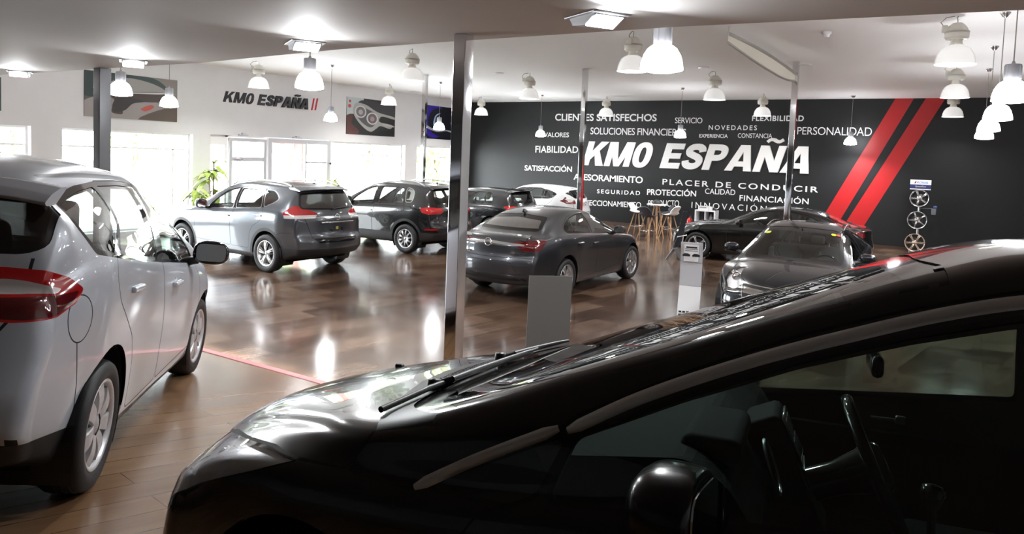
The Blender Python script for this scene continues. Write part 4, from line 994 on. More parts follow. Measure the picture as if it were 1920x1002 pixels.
# ---- white people carrier at the left edge
def spec_mpv():
    k = dict(wb=2.648, wr=.317, wy=.795, hwmax=.914, belt0=1.05, capz=.6)
    k['top'] = [(-.735, 1.03), (-.72, 1.15), (-.665, 1.30), (-.585, 1.43), (-.53, 1.485), (-.40, 1.53), (0, 1.59), (.5, 1.622), (.9, 1.625), (1.25, 1.60), (1.6, 1.525), (2.0, 1.39), (2.4, 1.22), (2.72, 1.07), (2.86, 1.02), (3.1, .965), (3.3, .88), (3.43, .78), (3.47, .71)]
    k['bot'] = [(-.78, .30), (-.4, .22), (0, .19), (2.6, .17), (3.5, .2)]
    k['hw'] = [(-.78, .80), (-.5, .87), (-.1, .91), (.4, .914), (1.4, .90), (2.2, .90), (2.7, .91), (3.1, .87), (3.5, .73)]
    k['sh'] = [(-.78, 1.04), (-.4, 1.14), (0, 1.165), (.5, 1.12), (1.1, 1.06), (2.0, .98), (2.6, .92), (3.1, .82), (3.5, .66)]
    k['wt'] = [(-.78, .74), (-.6, .705), (-.4, .62), (0, .585), (.8, .60), (1.4, .61), (2.0, .67), (2.5, .745), (2.9, .74), (3.5, .53)]
    k['crown'] = [(-.78, .02), (-.55, .05), (-.2, .06), (1.0, .06), (1.8, .085), (2.6, .06), (3.0, .06), (3.5, .05)]
    k['leanR'] = [(.2, .10), (.36, .02), (.46, -.085), (.60, -.095), (.74, -.06), (.90, -.02), (1.05, .0)]; k['leanF'] = [(.2, .02), (.4, .09), (.6, .07), (.72, .0)]
    k['bowR'] = .26; k['bowRx'] = .75; k['bowF'] = .30; k['crease'] = .012; k['tumble'] = .035
    k['arches'] = [(0, .335, .375), (2.648, .335, .375)]
    k['wins'] = [('side_window_c', [(-.335, 1.375), (-.20, 1.415), (.05, 1.455), (.30, 1.482), (.22, 1.30), (-.03, 1.168), (-.215, 1.19), (-.285, 1.28)], .020, 'ring'),
                 ('side_window_b', [(.355, 1.487), (.75, 1.503), (1.135, 1.503), (1.03, 1.29), (.945, 1.085), (.055, 1.155), (.27, 1.30)], .020, 'ring'),
                 ('side_window_a', [(1.29, 1.487), (1.52, 1.455), (1.72, 1.395), (1.95, 1.24), (2.17, 1.0), (2.15, .985), (1.15, 1.06), (1.21, 1.25)], .020, 'ring')]
    k['wnr'] = .03; k['nopillar'] = True
    k['ws'] = [(-.05, 1.0), (.70, .995), (.61, 1.50), (.47, 1.56), (-.05, 1.585)]
    k['rw'] = [(-.05, 1.155), (.68, 1.175), (.745, 1.21), (.738, 1.385), (.66, 1.405), (-.05, 1.425)]; k['rwx'] = -.35; k['frit'] = .02
    k['lights'] = [('tail_light', 'tailw', 'dR', rpoly([(.30, 1.035), (.10, 1.068), (.0, 1.075), (-.045, 1.07), (-.045, 1.015), (.27, 1.018)], .02), DR(-.2)),
                   ('tail_light', 'taild', 'dR', rpoly([(.44, 1.02), (.30, 1.01), (-.20, 1.0), (-.30, .985), (-.30, .935), (.06, .915), (.26, .925), (.38, .965)], .02), DR(-.2)),
                   ('tail_light', 'tail', 'dR', rpoly([(.475, 1.028), (.36, 1.08), (.20, 1.112), (.0, 1.122), (-.30, 1.105), (-.34, 1.03), (-.30, .93), (.02, .905), (.26, .918), (.42, .97)], .02), DR(-.2)),
                   ('headlight', 'lamp', 'dF', rpoly([(2.1, .92), (2.5, .90), (2.8, .76), (2.7, .66), (2.3, .74)], .03), DF(2.5))]
    fc = [(-.40 + .085 * math.cos(t), .895 + .105 * math.sin(t)) for t in [2 * math.pi * i / 28 for i in range(28)]]
    k['extra'] = [('body_shell', 'ring', 'side', rpoly([(-.365, 1.385), (-.20, 1.437), (.05, 1.477), (.34, 1.507), (.75, 1.525), (1.2, 1.522), (1.53, 1.48), (1.74, 1.415), (1.97, 1.255), (2.20, .985), (1.1, 1.042), (.03, 1.137), (-.235, 1.168), (-.31, 1.275)], .02), SIDE),
                  ('fuel_cap', 'paint', 'side', offs(fc, -.003), SIDE), ('body_shell', 'gap', 'side', offs(fc, .003), SIDE),
                  ('rear_bumper', 'clad', 'dR', [(.9, .15), (.9, .40), (-1.1, .44), (-1.1, .15)], DR(-.20)),
                  ('body_shell', 'clad', 'side', [(.30, .1), (.30, .265), (2.4, .215), (2.4, .1)], SIDEW),
                  ('body_shell', 'gap', 'end', strip([(-.05, .66), (.48, .67), (.60, .78), (.685, .92), (.70, 1.04), (.705, 1.16)], .012), REAR(-.3)),
                  ('body_shell', 'clad', 'top', strip([(-.26, .565), (.1, .582), (.6, .60), (1.2, .61), (1.6, .62)], .022), lambda c, n: n.z > .5 and c.z > 1.3)]
    k['doors'] = [('front_door', [(2.32, .30), (2.40, .66), (2.33, .86), (2.20, .99), (1.98, 1.265), (1.74, 1.425), (1.53, 1.487), (1.22, 1.52), (1.12, 1.27), (1.045, 1.06), (1.03, .90), (1.16, .62), (1.20, .28)]),
                  ('rear_door', [(1.03, 1.06), (1.105, 1.27), (1.20, 1.525), (.75, 1.528), (.34, 1.51), (.23, 1.30), (-.02, 1.155), (-.06, 1.05), (.0, .93), (.16, .82), (.33, .70), (.42, .55), (.45, .28), (1.185, .28), (1.145, .62), (1.015, .90)])]
    k['panels'] = [('hood', [(2.9, -.06), (2.88, .60), (2.95, .70), (3.1, .68), (3.35, .54), (3.44, .38), (3.46, -.06)], 'top', lambda c, n: n.z > .35 and c.x > 2.7)]
    k['last'] = [('tailgate', 'paint', 'end', [(-.05, .65), (.48, .66), (.61, .78), (.695, .92), (.71, 1.04), (.715, 1.45), (-.05, 1.50)], REAR(-.34, -.25))]
    k['seams'] = [([(-.33, .40), (-.36, .60), (-.40, .74), (-.44, .905)], 'side', SIDEW)]
    k['cabin'] = (-.62, 2.5)
    return finish(k)

# ---- black small car in the foreground (rear axle origin, wheelbase 2.5)
def spec_near():
    k = dict(wb=2.5, wr=.30, wy=.72, hwmax=.84, belt0=.86, capz=.5)
    k['top'] = [(-.60, .98), (-.57, 1.08), (-.5, 1.25), (-.40, 1.42), (-.33, 1.47), (-.15, 1.52), (.2, 1.555), (.5, 1.56), (.72, 1.54), (.9, 1.485), (1.1, 1.41), (1.3, 1.335), (1.55, 1.237), (1.8, 1.142), (2.0, 1.062), (2.2, .988), (2.33, .952), (2.45, .936), (2.56, .924), (2.72, .895), (2.9, .852), (3.04, .806), (3.13, .755), (3.18, .68)]
    k['bot'] = [(-.65, .28), (-.3, .2), (0, .17), (2.5, .16), (3.25, .2)]
    k['hw'] = [(-.65, .76), (-.4, .81), (0, .84), (.5, .84), (1.4, .835), (2.1, .835), (2.5, .83), (2.8, .80), (3.0, .775), (3.25, .70)]
    k['sh'] = [(-.65, .97), (-.2, 1.02), (.2, 1.0), (.9, .93), (1.5, .865), (2.1, .81), (2.4, .80), (2.7, .785), (2.9, .765), (3.05, .735), (3.25, .63)]
    k['wt'] = [(-.65, .62), (-.4, .56), (0, .54), (.5, .525), (.75, .535), (.957, .555), (1.122, .59), (1.316, .63), (1.571, .68), (1.784, .715), (2.0, .738), (2.26, .75), (2.34, .735), (2.585, .61), (2.8, .52), (3.0, .46), (3.25, .42)]
    k['crown'] = [(-.65, .02), (-.3, .05), (.2, .06), (.7, .06), (1.1, .035), (1.6, .03), (2.1, .028), (2.4, .025), (2.7, .035), (3.0, .035), (3.25, .02)]
    k['leanR'] = [(.2, .06), (.4, -.04), (.6, -.05), (.8, 0), (1.0, .0)]; k['leanF'] = [(.2, .0), (.36, .05), (.52, .03), (.64, .0)]
    k['bowR'] = .2; k['bowF'] = .28; k['bowFx'] = .85; k['tumble'] = .025; k['sharp'] = .02
    k['arches'] = [(0, .31, .35), (2.5, .31, .35)]
    k['wins'] = [('side_window_c', [(2.09, .812), (1.745, .985), (1.73, .975), (1.79, .845), (1.86, .812)], .012, 'ring'),
                 ('side_window_a', [(1.70, .99), (1.45, 1.115), (1.19, 1.225), (.95, 1.305), (.74, 1.362), (.52, 1.395), (.46, 1.395), (.42, .955), (1.0, .905), (1.55, .855), (1.755, .84)], .012, 'ring'),
                 ('side_window_b', [(.37, 1.395), (.0, 1.375), (-.28, 1.28), (-.3, 1.04), (.33, .965)], .012, 'ring')]
    k['wnr'] = .02; k['nopillar'] = True
    k['ws'] = [(-.05, .962), (.60, .955), (.735, .985), (.722, 1.047), (.702, 1.126), (.667, 1.222), (.619, 1.324), (.58, 1.404), (.535, 1.460), (.42, 1.475), (-.05, 1.49)]; k['frit'] = .03
    k['rw'] = [(-.05, 1.08), (.55, 1.09), (.5, 1.38), (-.05, 1.42)]; k['rwx'] = -.2
    k['lights'] = [('headlight', 'lamp', 'dF', rpoly([(1.747, .803), (1.95, .802), (2.09, .79), (2.35, .765), (2.55, .735), (2.68, .69), (2.70, .62), (2.64, .53), (2.54, .50), (2.45, .515), (2.372, .578), (2.196, .649), (1.904, .745)], .02), DF(2.3)),
                   ('body_shell', 'gap', 'dF', offs(rpoly([(1.747, .803), (1.95, .802), (2.09, .79), (2.35, .765), (2.55, .735), (2.68, .69), (2.70, .62), (2.64, .53), (2.54, .50), (2.45, .515), (2.372, .578), (2.196, .649), (1.904, .745)], .02), .006), DF(2.3)),
                   ('grille', 'dark', 'end', rpoly([(-.05, .52), (.34, .54), (.30, .42), (-.05, .40)], .03), FRONT(2.8)),
                   ('tail_light', 'tail', 'dR', rpoly([(.3, 1.0), (-.05, 1.0), (-.1, .8), (.3, .8)], .03), DR(-.1))]
    k['extra'] = [('cowl', 'plastic', 'top', [(2.283, .757), (2.295, .73), (2.34, .60), (2.39, .42), (2.44, .2), (2.46, -.06), (2.0, -.06), (2.0, .76)], lambda c, n: n.z > .3 and c.x > 2.1)]
    k['doors'] = [('front_door', [(1.95, .30), (2.02, .62), (1.94, .78), (1.80, .825), (1.735, 1.03), (1.45, 1.175), (1.19, 1.287), (.95, 1.367), (.74, 1.425), (.50, 1.455), (.40, 1.455), (.37, .95), (.42, .6), (.42, .28)]),
                  ('rear_door', [(.36, .95), (.385, 1.455), (.0, 1.44), (-.3, 1.34), (-.36, 1.02), (-.2, .8), (.2, .68), (.38, .5), (.4, .28), (.41, .6)])]
    k['seams'] = [([(2.34, .808), (2.24, .80), (2.13, .797)], 'side', SIDEW)]
    k['panels'] = [('hood', [(2.268, 1.2), (2.273, .95), (2.297, .895), (2.332, .843), (2.347, .811), (2.519, .806), (2.75, .79), (2.9, .772), (3.02, .745), (3.12, .69), (3.18, .62), (3.4, .62), (3.4, 1.2)], 'side', lambda c, n: c.x > 2.2)]
    k['center'] = ('windshield', 'rear_window', 'hood', 'tailgate', 'grille', 'cowl')
    k['cabin'] = (-.5, 2.25)
    return finish(k)
# ------------------------------------------------------------------ build the nine cars
def headlamp_inner(made, m_bowl, depth=.05):
    pass
def ring_badge(parent, p, r, m, name='badge', kind='ring', ax='x', tilt=0):
    """round maker's badge on a nose or tail: ring plus a bar, facing -x"""
    b = MB(); T = Matrix.Translation(p) @ Matrix.Rotation(R(tilt), 4, 'Y')
    b.path([T @ Vector((0, r * math.cos(t), r * math.sin(t))) for t in [2 * math.pi * k / 28 for k in range(28)]], r * .13, 6, closed=True)
    if kind == 'bar': b.box((-.008, -r * 1.25, -r * .18), (.006, r * 1.25, r * .18), 0, T)
    if kind == 'bolt':
        b.prism([(-r * .95, r * .10), (r * .15, r * .10), (r * .02, -.01 * r), (r * .95, -r * .10), (r * .95, -r * .18), (-r * .15, -r * .18), (-r * .02, r * .01), (-r * .95, r * .02)], -.004, .004, lambda u, v, h: tuple(T @ Vector((h, u, v))))
    if kind == 'diamond':
        b.v, b.f, b.mi, b.sm = [], [], [], []
        b.path([T @ Vector((0, u, v)) for u, v in ((0, r * 1.3), (r, 0), (0, -r * 1.3), (-r, 0))], r * .2, 6, closed=True)
    return b.build(name, m, parent)
def rear_wiper(parent, p0, p1, m=None):
    b = MB(); b.tube(p0, p1, .012, .007, 8); b.tube(Vector(p0) + Vector((-.02, 0, 0)), Vector(p0) + Vector((.06, 0, -.01)), .022, .022, 10)
    return b.build('rear_wiper', m or M_blk, parent)
def roof_rail(parent, pts, m, r=.018):
    for s in (1, -1):
        b = MB(); P = catmull([(x, s * y, z) for x, y, z in pts], 6); n = len(P)
        b.path([tuple(p) for p in P], r, 8)
        b.build('roof_rail', m, parent)
def spoiler(parent, sec, w, m, bow=.05, name='roof_spoiler', mats2=None):
    """section polygon (x,z) swept across y with a plan bow"""
    b = MB(); n = 15; k = len(sec); vs = []
    for i in range(n):
        y = -w + 2 * w * i / (n - 1); u = abs(y) / w
        for x, z in sec: vs.append((x + bow * u * u, y, z - .02 * u * u - .012 * u ** 6))
    fs = [(i * k + a, i * k + (a + 1) % k, (i + 1) * k + (a + 1) % k, (i + 1) * k + a) for i in range(n - 1) for a in range(k)]
    b.add(vs, fs, 0, True); b.add(vs, [tuple(range(k)), tuple(range((n - 1) * k, n * k))], 0)
    o = b.build(name, m, parent); return o
def cabin(parent, x_dash, z_dash, w, xs, zs, xr, zr, wr=1.25, m=None, wx=None, wz=None, floor=(.2, 2.0)):
    for s in (1, -1): seat(parent, xs, s * .37, zs, .48, m)
    bench(parent, xr, zr - (.07 if zr < .45 else 0), wr, m); dash(parent, x_dash, z_dash, w, True, .37, wx)
    b = MB(); b.box((floor[0] - .6, -w / 2 + .02, .22), (floor[1], w / 2 - .02, .27)); b.rbox((xs - .1, -.10, .25), (x_dash, .10, .52), .04); b.build('cabin_floor', M_dark, parent)
def fin(parent, x, z, m, l=.17, h=.065):
    b = MB(); pr = [(x + l, z), (x + l * .55, z + h * .5), (x + l * .1, z + h), (x - .01, z + h * .95), (x, z)]
    vs = []; n = len(pr)
    for s in (-1, 1):
        for (px, pz) in pr: vs.append((px, s * (.03 if pz < z + .01 else .007), pz))
    b.add(vs, [tuple(range(n)), tuple(range(n, 2 * n))] + [(i, (i + 1) % n, n + (i + 1) % n, n + i) for i in range(n)], 0, True)
    return b.build('roof_antenna', m, parent)
def rod_antenna(parent, x, z, l, m=None, back=60, y=0):
    b = MB(); b.lathe([(.03, z), (.022, z + .02), (.006, z + .03)], 12, c=(x, y, 0)); a = R(back)
    b.tube((x, y, z + .02), (x - l * math.cos(a), y, z + .02 + l * math.sin(a)), .006, .003, 6); return b.build('roof_antenna', m or M_blk, parent)
def lamp_bowls(parts, mt, m_inner, depth=.045, ps=1.0):
    """reflector bowl and projector behind each headlamp cover"""
    for o in parts:
        me = o.data; b = MB(); vs = [v.co - v.normal * depth for v in me.vertices]
        b.add(vs, [tuple(p.vertices) for p in me.polygons], 0, True); q = b.build('lamp_bowl', m_inner, o, fix=False)
        c = sum((v.co for v in me.vertices), Vector()) / len(me.vertices); s = 1 if c.y > 0 else -1
        for k, (dx, dz, r) in enumerate(((0, 0, .05), (-.14, .02, .036))):
            b = MB(); r *= ps; p = c + Vector((dx + .015, s * (-.02 + (.07 if k else 0)), dz))
            prof = [(r * 1.25, -.02), (r * 1.3, .005), (r * 1.12, .012), (r, .0), (r * .7, .02), (.001, .03)]
            b.lathe([(a, h) for a, h in prof], 20, k % 1, axis='x', c=(p.x - .02, p.y, p.z)); b.build('projector', M_chrome, o)

P_cross = paint('mid grey metallic', (.10, .108, .122), .72, .30)
P_suv = paint('black paint brownish', (.0075, .007, .0075), .2, .25)
P_hatch = paint('black paint bluish', (.007, .007, .009), .2, .25)
P_white = paint('white solid paint', (.83, .84, .86), 0, .3)
P_saloon = paint('anthracite metallic', (.052, .055, .063), .7, .32)
P_navy = paint('very dark navy metallic', (.006, .009, .014), .5, .25)
P_coupe = paint('black metallic', (.006, .006, .006), .4, .25)
P_mpv = paint('silver white metallic', (.56, .595, .66), .15, .35)
P_near = paint('deep black paint', (.0035, .0035, .0038), .1, .2)
M_redseat = mat('dark red seat cloth', (.16, .02, .018), .8)
M_rimS = mat('silver alloy', (.62, .62, .64), .25, .9)
M_rimC = mat('silver wheel cover', (.55, .55, .57), .35, .5)
M_rimB = mat('black alloy pocket', (.008, .008, .009), .4)
M_bark_b = M_rimB

# 1 grey crossover
sp = spec_crossover()
c = car_root('parked_car', -11.243, 10.104, 178.5, 'mid-grey crossover with silver roof rails and twin-spoke black and silver rims')
made = build_car(sp, c, carmats(P_cross, G_clear, glass('rear privacy glass', (.02, .02, .02), 1.55, boost=1.6), G_clear), 110, 46)
ty, ri = wheel_meshes('crossover', .363, .240, .225, 'twotone', 5, mat('machined alloy face', (.80, .80, .80), .25, .6), M_rimB)
add_wheels(c, sp, ty, ri, .04); arch_liners(c, sp)
cabin(c, 1.62, 1.06, 1.52, .95, .52, .02, .54, 1.3, M_redseat, 1.42)
spoiler(c, rpoly([(-.70, 1.60), (-.66, 1.585), (-.40, 1.615), (-.36, 1.655), (-.52, 1.655)], .012), .60, P_cross, .10)
roof_rail(c, [(1.42, .595, 1.60), (1.25, .60, 1.665), (.7, .60, 1.715), (.1, .59, 1.71), (-.18, .585, 1.685), (-.34, .58, 1.645)], mat('silver rail', (.70, .70, .71), .3, .7), .02)
rod_antenna(c, -.28, 1.68, .28, back=70, y=0); rear_wiper(c, (-.85, .02, 1.235), (-.815, -.36, 1.26))
ring_badge(c, (-.955, 0, 1.085), .055, M_trimc, kind='bar', tilt=10)
b = MB(); b.rbox((-.985, -.40, .975), (-.94, .40, 1.005), .010); b.build('tailgate_trim', M_trimc, c)
b = MB(); b.rbox((-.945, -.10, .665), (-.92, .10, .69), .008); b.build('tailgate_button', M_blk, c)
b = MB()
for y in (.13, -.13): b.lathe([(.001, -.958), (.035, -.956), (.035, -.94)], 18, 0, 'x', c=(0, y, .855))
b.box((-.955, -.055, .825), (-.945, .055, .845), 0); b.box((-.955, -.028, .85), (-.945, .028, .905), 1)
b.build('plate_mount', [M_blk, mat('yellow sticker', (.55, .50, .10), .5)], c)
for s in (1, -1):
    mirror_pod(c, 1.93, s * .98, 1.19, s, P_cross, (.15, .24, .19))
    b = MB(); b.rbox((-.86, s * .30 - .06, .45), (-.82, s * .30 + .06, .48), .008); b.build('rear_reflector', sp and mat('red reflector', (.30, .004, .006), .2, coat=.5), c)
bar_handle(made['front_door'], 1.24, .885, 1.0, M_trimc, .22); bar_handle(made['rear_door'], .24, .89, 1.065, M_trimc, .22)
lamp_bowls(made.get('headlight', []), None, M_lamp)

# 2 black compact SUV
sp = spec_suv()
c = car_root('parked_car', -11.267, 14.086, 180.2, 'black compact SUV with grey lower cladding and ten-spoke silver rims')
made = build_car(sp, c, carmats(P_suv, G_clear, glass('rear tinted glass', (.55, .60, .58), 1.55), G_clear, ring=M_trimc if 0 else M_blkg), 96, 42)
ty, ri = wheel_meshes('suv', .345, .222, .225, 'plain', 10, M_rimS, M_rimB); add_wheels(c, sp, ty, ri); arch_liners(c, sp)
cabin(c, 1.52, 1.05, 1.5, .88, .52, -.02, .54, 1.3, M_seat, 1.33)
spoiler(c, rpoly([(-.66, 1.56), (-.62, 1.545), (-.38, 1.575), (-.34, 1.62), (-.50, 1.62)], .012), .57, P_suv, .09)
roof_rail(c, [(1.30, .585, 1.565), (1.15, .59, 1.63), (.6, .59, 1.70), (.1, .58, 1.695), (-.15, .575, 1.66), (-.30, .57, 1.60)], M_steel, .018)
rod_antenna(c, -.22, 1.65, .2, back=70)
for s in (1, -1): mirror_pod(c, 1.80, s * .96, 1.17, s, P_suv, (.14, .22, .18))
bar_handle(made['front_door'], 1.16, .885, .955, M_trimc); bar_handle(made['rear_door'], .22, .89, 1.0, M_trimc)
ring_badge(c, (-.90, 0, 1.02), .06, M_trimc); lamp_bowls(made.get('headlight', []), None, M_lamp)
b = MB()
for i in range(6): b.box((-.925, .30 + i * .028, .90), (-.92, .318 + i * .028, .925))
b.build('model_lettering', M_trimc, c)

# 3 dark hatchback
sp = spec_hatch()
c = car_root('parked_car', -11.5, 18.0, 180, 'black five-door hatchback with red tail lamp behind the anthracite saloon')
made = build_car(sp, c, carmats(P_hatch, G_clear, glass('rear tinted glass', (.55, .60, .58), 1.55), G_clear), 80, 38)
ty, ri = wheel_meshes('hatch', .316, .205, .205, 'plain', 5, M_rimS, M_rimB); add_wheels(c, sp, ty, ri); arch_liners(c, sp)
cabin(c, 1.55, .90, 1.45, .92, .38, .0, .40, 1.25, M_seat, 1.36)
spoiler(c, rpoly([(-.60, 1.395), (-.55, 1.375), (-.32, 1.385), (-.28, 1.42), (-.40, 1.425)], .012), .54, M_blkg, .08)
rod_antenna(c, -.15, 1.42, .16, back=60)
for s in (1, -1): mirror_pod(c, 1.78, s * .95, 1.0, s, P_hatch, (.13, .21, .15))
bar_handle(made['front_door'], 1.15, .875, .84, P_hatch); bar_handle(made['rear_door'], .22, .88, .87, P_hatch)
ring_badge(c, (-.80, 0, .88), .055, M_trimc); lamp_bowls(made.get('headlight', []), None, M_lamp)

# 4 white hatchback
sp = spec_white_hatch()
c = car_root('parked_car', -11.75, 21.8, 180, 'white hatchback with swept dark rear glass parked nearest the black wall')
made = build_car(sp, c, carmats(P_white, G_clear, glass('rear dark glass', (.25, .27, .26), 1.55), G_clear), 84, 38)
ty, ri = wheel_meshes('white hatch', .316, .205, .205, 'plain', 5, M_rimS, M_rimB); add_wheels(c, sp, ty, ri); arch_liners(c, sp)
cabin(c, 1.6, .93, 1.45, .95, .38, .0, .40, 1.25, M_seat, 1.4)
for s in (1, -1): mirror_pod(c, 1.85, s * .95, 1.02, s, P_white, (.13, .21, .15))
bar_handle(made['front_door'], 1.15, .88, .86, P_white); bar_handle(made['rear_door'], .22, .885, .90, P_white)
ring_badge(c, (-.865, 0, .92), .05, M_trimc, kind='diamond'); lamp_bowls(made.get('headlight', []), None, M_lamp)
rod_antenna(c, -.05, 1.44, .18, back=55)

# 5 anthracite saloon
sp = spec_saloon()
c = car_root('parked_car', -6.686, 11.003, 89.8, 'anthracite grey fastback saloon with chrome tail bar seen from behind')
made = build_car(sp, c, carmats(P_saloon, glass('saloon side glass', (.52, .57, .55), 1.55), glass('saloon rear glass', (.22, .23, .22), 1.7, boost=3.4), G_clear, ring=M_blkg), 120, 48)
ty, ri = wheel_meshes('saloon', .335, .230, .225, 'wide', 7, M_rimS, M_rimB); add_wheels(c, sp, ty, ri, -.05); arch_liners(c, sp)
cabin(c, 1.72, .93, 1.5, 1.0, .40, .05, .42, 1.3, M_seat, 1.5)
fin(c, -.02, 1.395, P_saloon)
b = MB(); b.prism(rpoly([(-1.005, 1.015), (-.93, 1.055), (-.80, 1.085), (-.80, 1.07), (-.99, 1.0)], .006), -.60, .60, lambda u, v, h: (u + .10 * (abs(h) / .6) ** 2, h, v)); b.build('deck_lip', P_saloon, c)
ring_badge(c, (-1.085, 0, .962), .062, M_trimc, kind='bolt', tilt=8)
for s in (1, -1): mirror_pod(c, 1.90, s * .985, 1.055, s, P_saloon, (.14, .23, .15))
bar_handle(made['front_door'], 1.03, .905, .865, P_saloon); bar_handle(made['rear_door'], .42, .915, .905, P_saloon)
b = MB()
for i, w in enumerate((.02, .016, .02, .014, .02, .018, .02)): b.box((-1.06 + .02 * (i < 2), .36 + i * .024, .775), (-1.055 + .02 * (i < 2), .36 + i * .024 + w, .797))
for i in range(3): b.box((-1.04, -.42 - i * .03, .80), (-1.035, -.40 - i * .03, .82))
b.build('model_lettering', M_trimc, c)
lamp_bowls(made.get('headlight', []), None, M_lamp)

# 6 dark navy saloon facing the camera
sp = spec_saloon(True)
c = car_root('parked_car', -2.36, 13.75, -87.5, 'very dark navy saloon facing the camera with coloured dots on its windscreen')
made = build_car(sp, c, carmats(P_navy, glass('saloon side glass', (.52, .57, .55), 1.55), G_mid, glass('saloon windscreen', (.66, .74, .68), 1.55), ring=M_blkg), 110, 46)
ty, ri = wheel_meshes('navy saloon', .335, .230, .225, 'wide', 7, M_rimS, M_rimB); add_wheels(c, sp, ty, ri, -.05); arch_liners(c, sp)
cabin(c, 1.72, .93, 1.5, 1.0, .40, .05, .42, 1.3, M_seat, 1.5)
for s in (1, -1): mirror_pod(c, 1.90, s * .985, 1.055, s, P_navy, (.14, .23, .15))
b = MB(); b.rbox((1.42, -.12, 1.27), (1.45, .12, 1.33), .012); b.tube((1.44, 0, 1.33), (1.50, 0, 1.40), .012); b.build('rear_view_mirror', M_blk, c)
ring_badge(c, (3.70, 0, .625), .07, M_trimc, kind='bolt', tilt=-12)
b = MB(); n = 7
for i in range(5):
    z = .49 + i * .028; b.rbox((3.60, -.34, z), (3.63, .34, z + .010), .004)
b.build('grille_slats', mat('dark slat', (.02, .02, .02), .3), c)
roof_rail(c, [(1.30, .575, 1.395), (.9, .575, 1.445), (.4, .57, 1.44), (0, .565, 1.36)], M_steel, .010)
navy = c; navy_made = made
lamp_bowls(made.get('headlight', []), None, M_lamp)
for o in made['rear_door'] + made['front_door']:
    pass

# 7 black saloon along the wall
sp = spec_coupe()
c = car_root('parked_car', -3.01, 18.8, 180, 'black saloon with a long bonnet facing left before the red stripes')
made = build_car(sp, c, carmats(P_coupe, G_clear, G_mid, G_clear), 84, 38)
ty, ri = wheel_meshes('long saloon', .333, .235, .225, 'double', 5, M_rimS, M_rimB); add_wheels(c, sp, ty, ri); arch_liners(c, sp)
cabin(c, 1.6, .88, 1.45, .92, .36, .0, .38, 1.25, M_seat, 1.42)
for s in (1, -1): mirror_pod(c, 1.78, s * .95, .99, s, P_coupe, (.13, .21, .14))
lamp_bowls(made.get('headlight', []), None, M_lamp)

# 8 white people carrier, near left
sp = spec_mpv()
c = car_root('parked_car', -4.197, 1.275, 135.8, 'silver white people carrier at the left edge with large red tail lamp', -.115, ramp_z(1.275))
made = build_car(sp, c, carmats(P_mpv, glass('mpv side glass', (.62, .70, .67), 1.62, boost=1.5), glass('mpv rear glass', (.008, .008, .008), 1.5), G_clear, clad=M_blk, ring=M_blkg), 150, 64)
ty, ri = wheel_meshes('mpv', .317, .215, .205, 'wide', 7, M_rimC, M_rimB); add_wheels(c, sp, ty, ri, -.06); arch_liners(c, sp)
cabin(c, 1.95, 1.02, 1.5, 1.05, .48, .10, .50, 1.3, M_seat, 1.68)
spoiler(c, rpoly([(-.665, 1.425), (-.64, 1.412), (-.54, 1.42), (-.42, 1.50), (-.50, 1.495), (-.60, 1.462)], .012), .73, P_mpv, .07)
for s in (1, -1): mirror_pod(c, 1.98, s * 1.02, 1.07, s, M_blkg, (.16, .26, .18))
bar_handle(made['front_door'], 1.40, .90, .885, P_mpv, .21); bar_handle(made['rear_door'], .29, .905, .965, P_mpv, .21)
lamp_bowls(made.get('headlight', []), None, M_lamp)

def side_pt(objs, x, z, s=1, out=0.0):
    best = None
    for o in objs:
        r = o.ray_cast(Vector((x, 3 * s, z)), Vector((0, -s, 0)))
        if r[0] and (best is None or s * r[1].y > s * best[0].y): best = (r[1], r[2])
    return (best[0] + best[1] * out, best[1]) if best else (Vector((x, .8 * s, z)), Vector((0, s, 0)))
def top_pt(objs, x, y, out=0.0):
    best = None
    for o in objs:
        r = o.ray_cast(Vector((x, y, 3)), Vector((0, 0, -1)))
        if r[0] and (best is None or r[1].z > best[0].z): best = (r[1], r[2])
    return best[0] + best[1] * out
def trim_strip(name, parent, objs, line, w, h, m, s=1):
    """moulding with a domed section laid along the skin"""
    P = [np.array(q) for q in catmull(line, 6)]; b = MB(); vs = []; n = len(P); k = 7
    for i, p in enumerate(P):
        d = P[min(i + 1, n - 1)] - P[max(i - 1, 0)]; d /= np.linalg.norm(d); nx, nz = -d[1], d[0]
        ww = w * (1 if 0 < i < n - 1 else .55)
        for j in range(k):
            u = -1 + 2 * j / (k - 1); q, nn = side_pt(objs, p[0] + nx * u * ww / 2, p[1] + nz * u * ww / 2, s); vs.append(q + nn * (.001 + h * math.sqrt(max(0, 1 - u * u))))
    b.add(vs, [(i * k + j, i * k + j + 1, (i + 1) * k + j + 1, (i + 1) * k + j) for i in range(n - 1) for j in range(k - 1)], 0, True)
    b.add(vs, [tuple(range(k)), tuple(range((n - 1) * k, n * k))], 0)
    return b.build(name, m, parent)
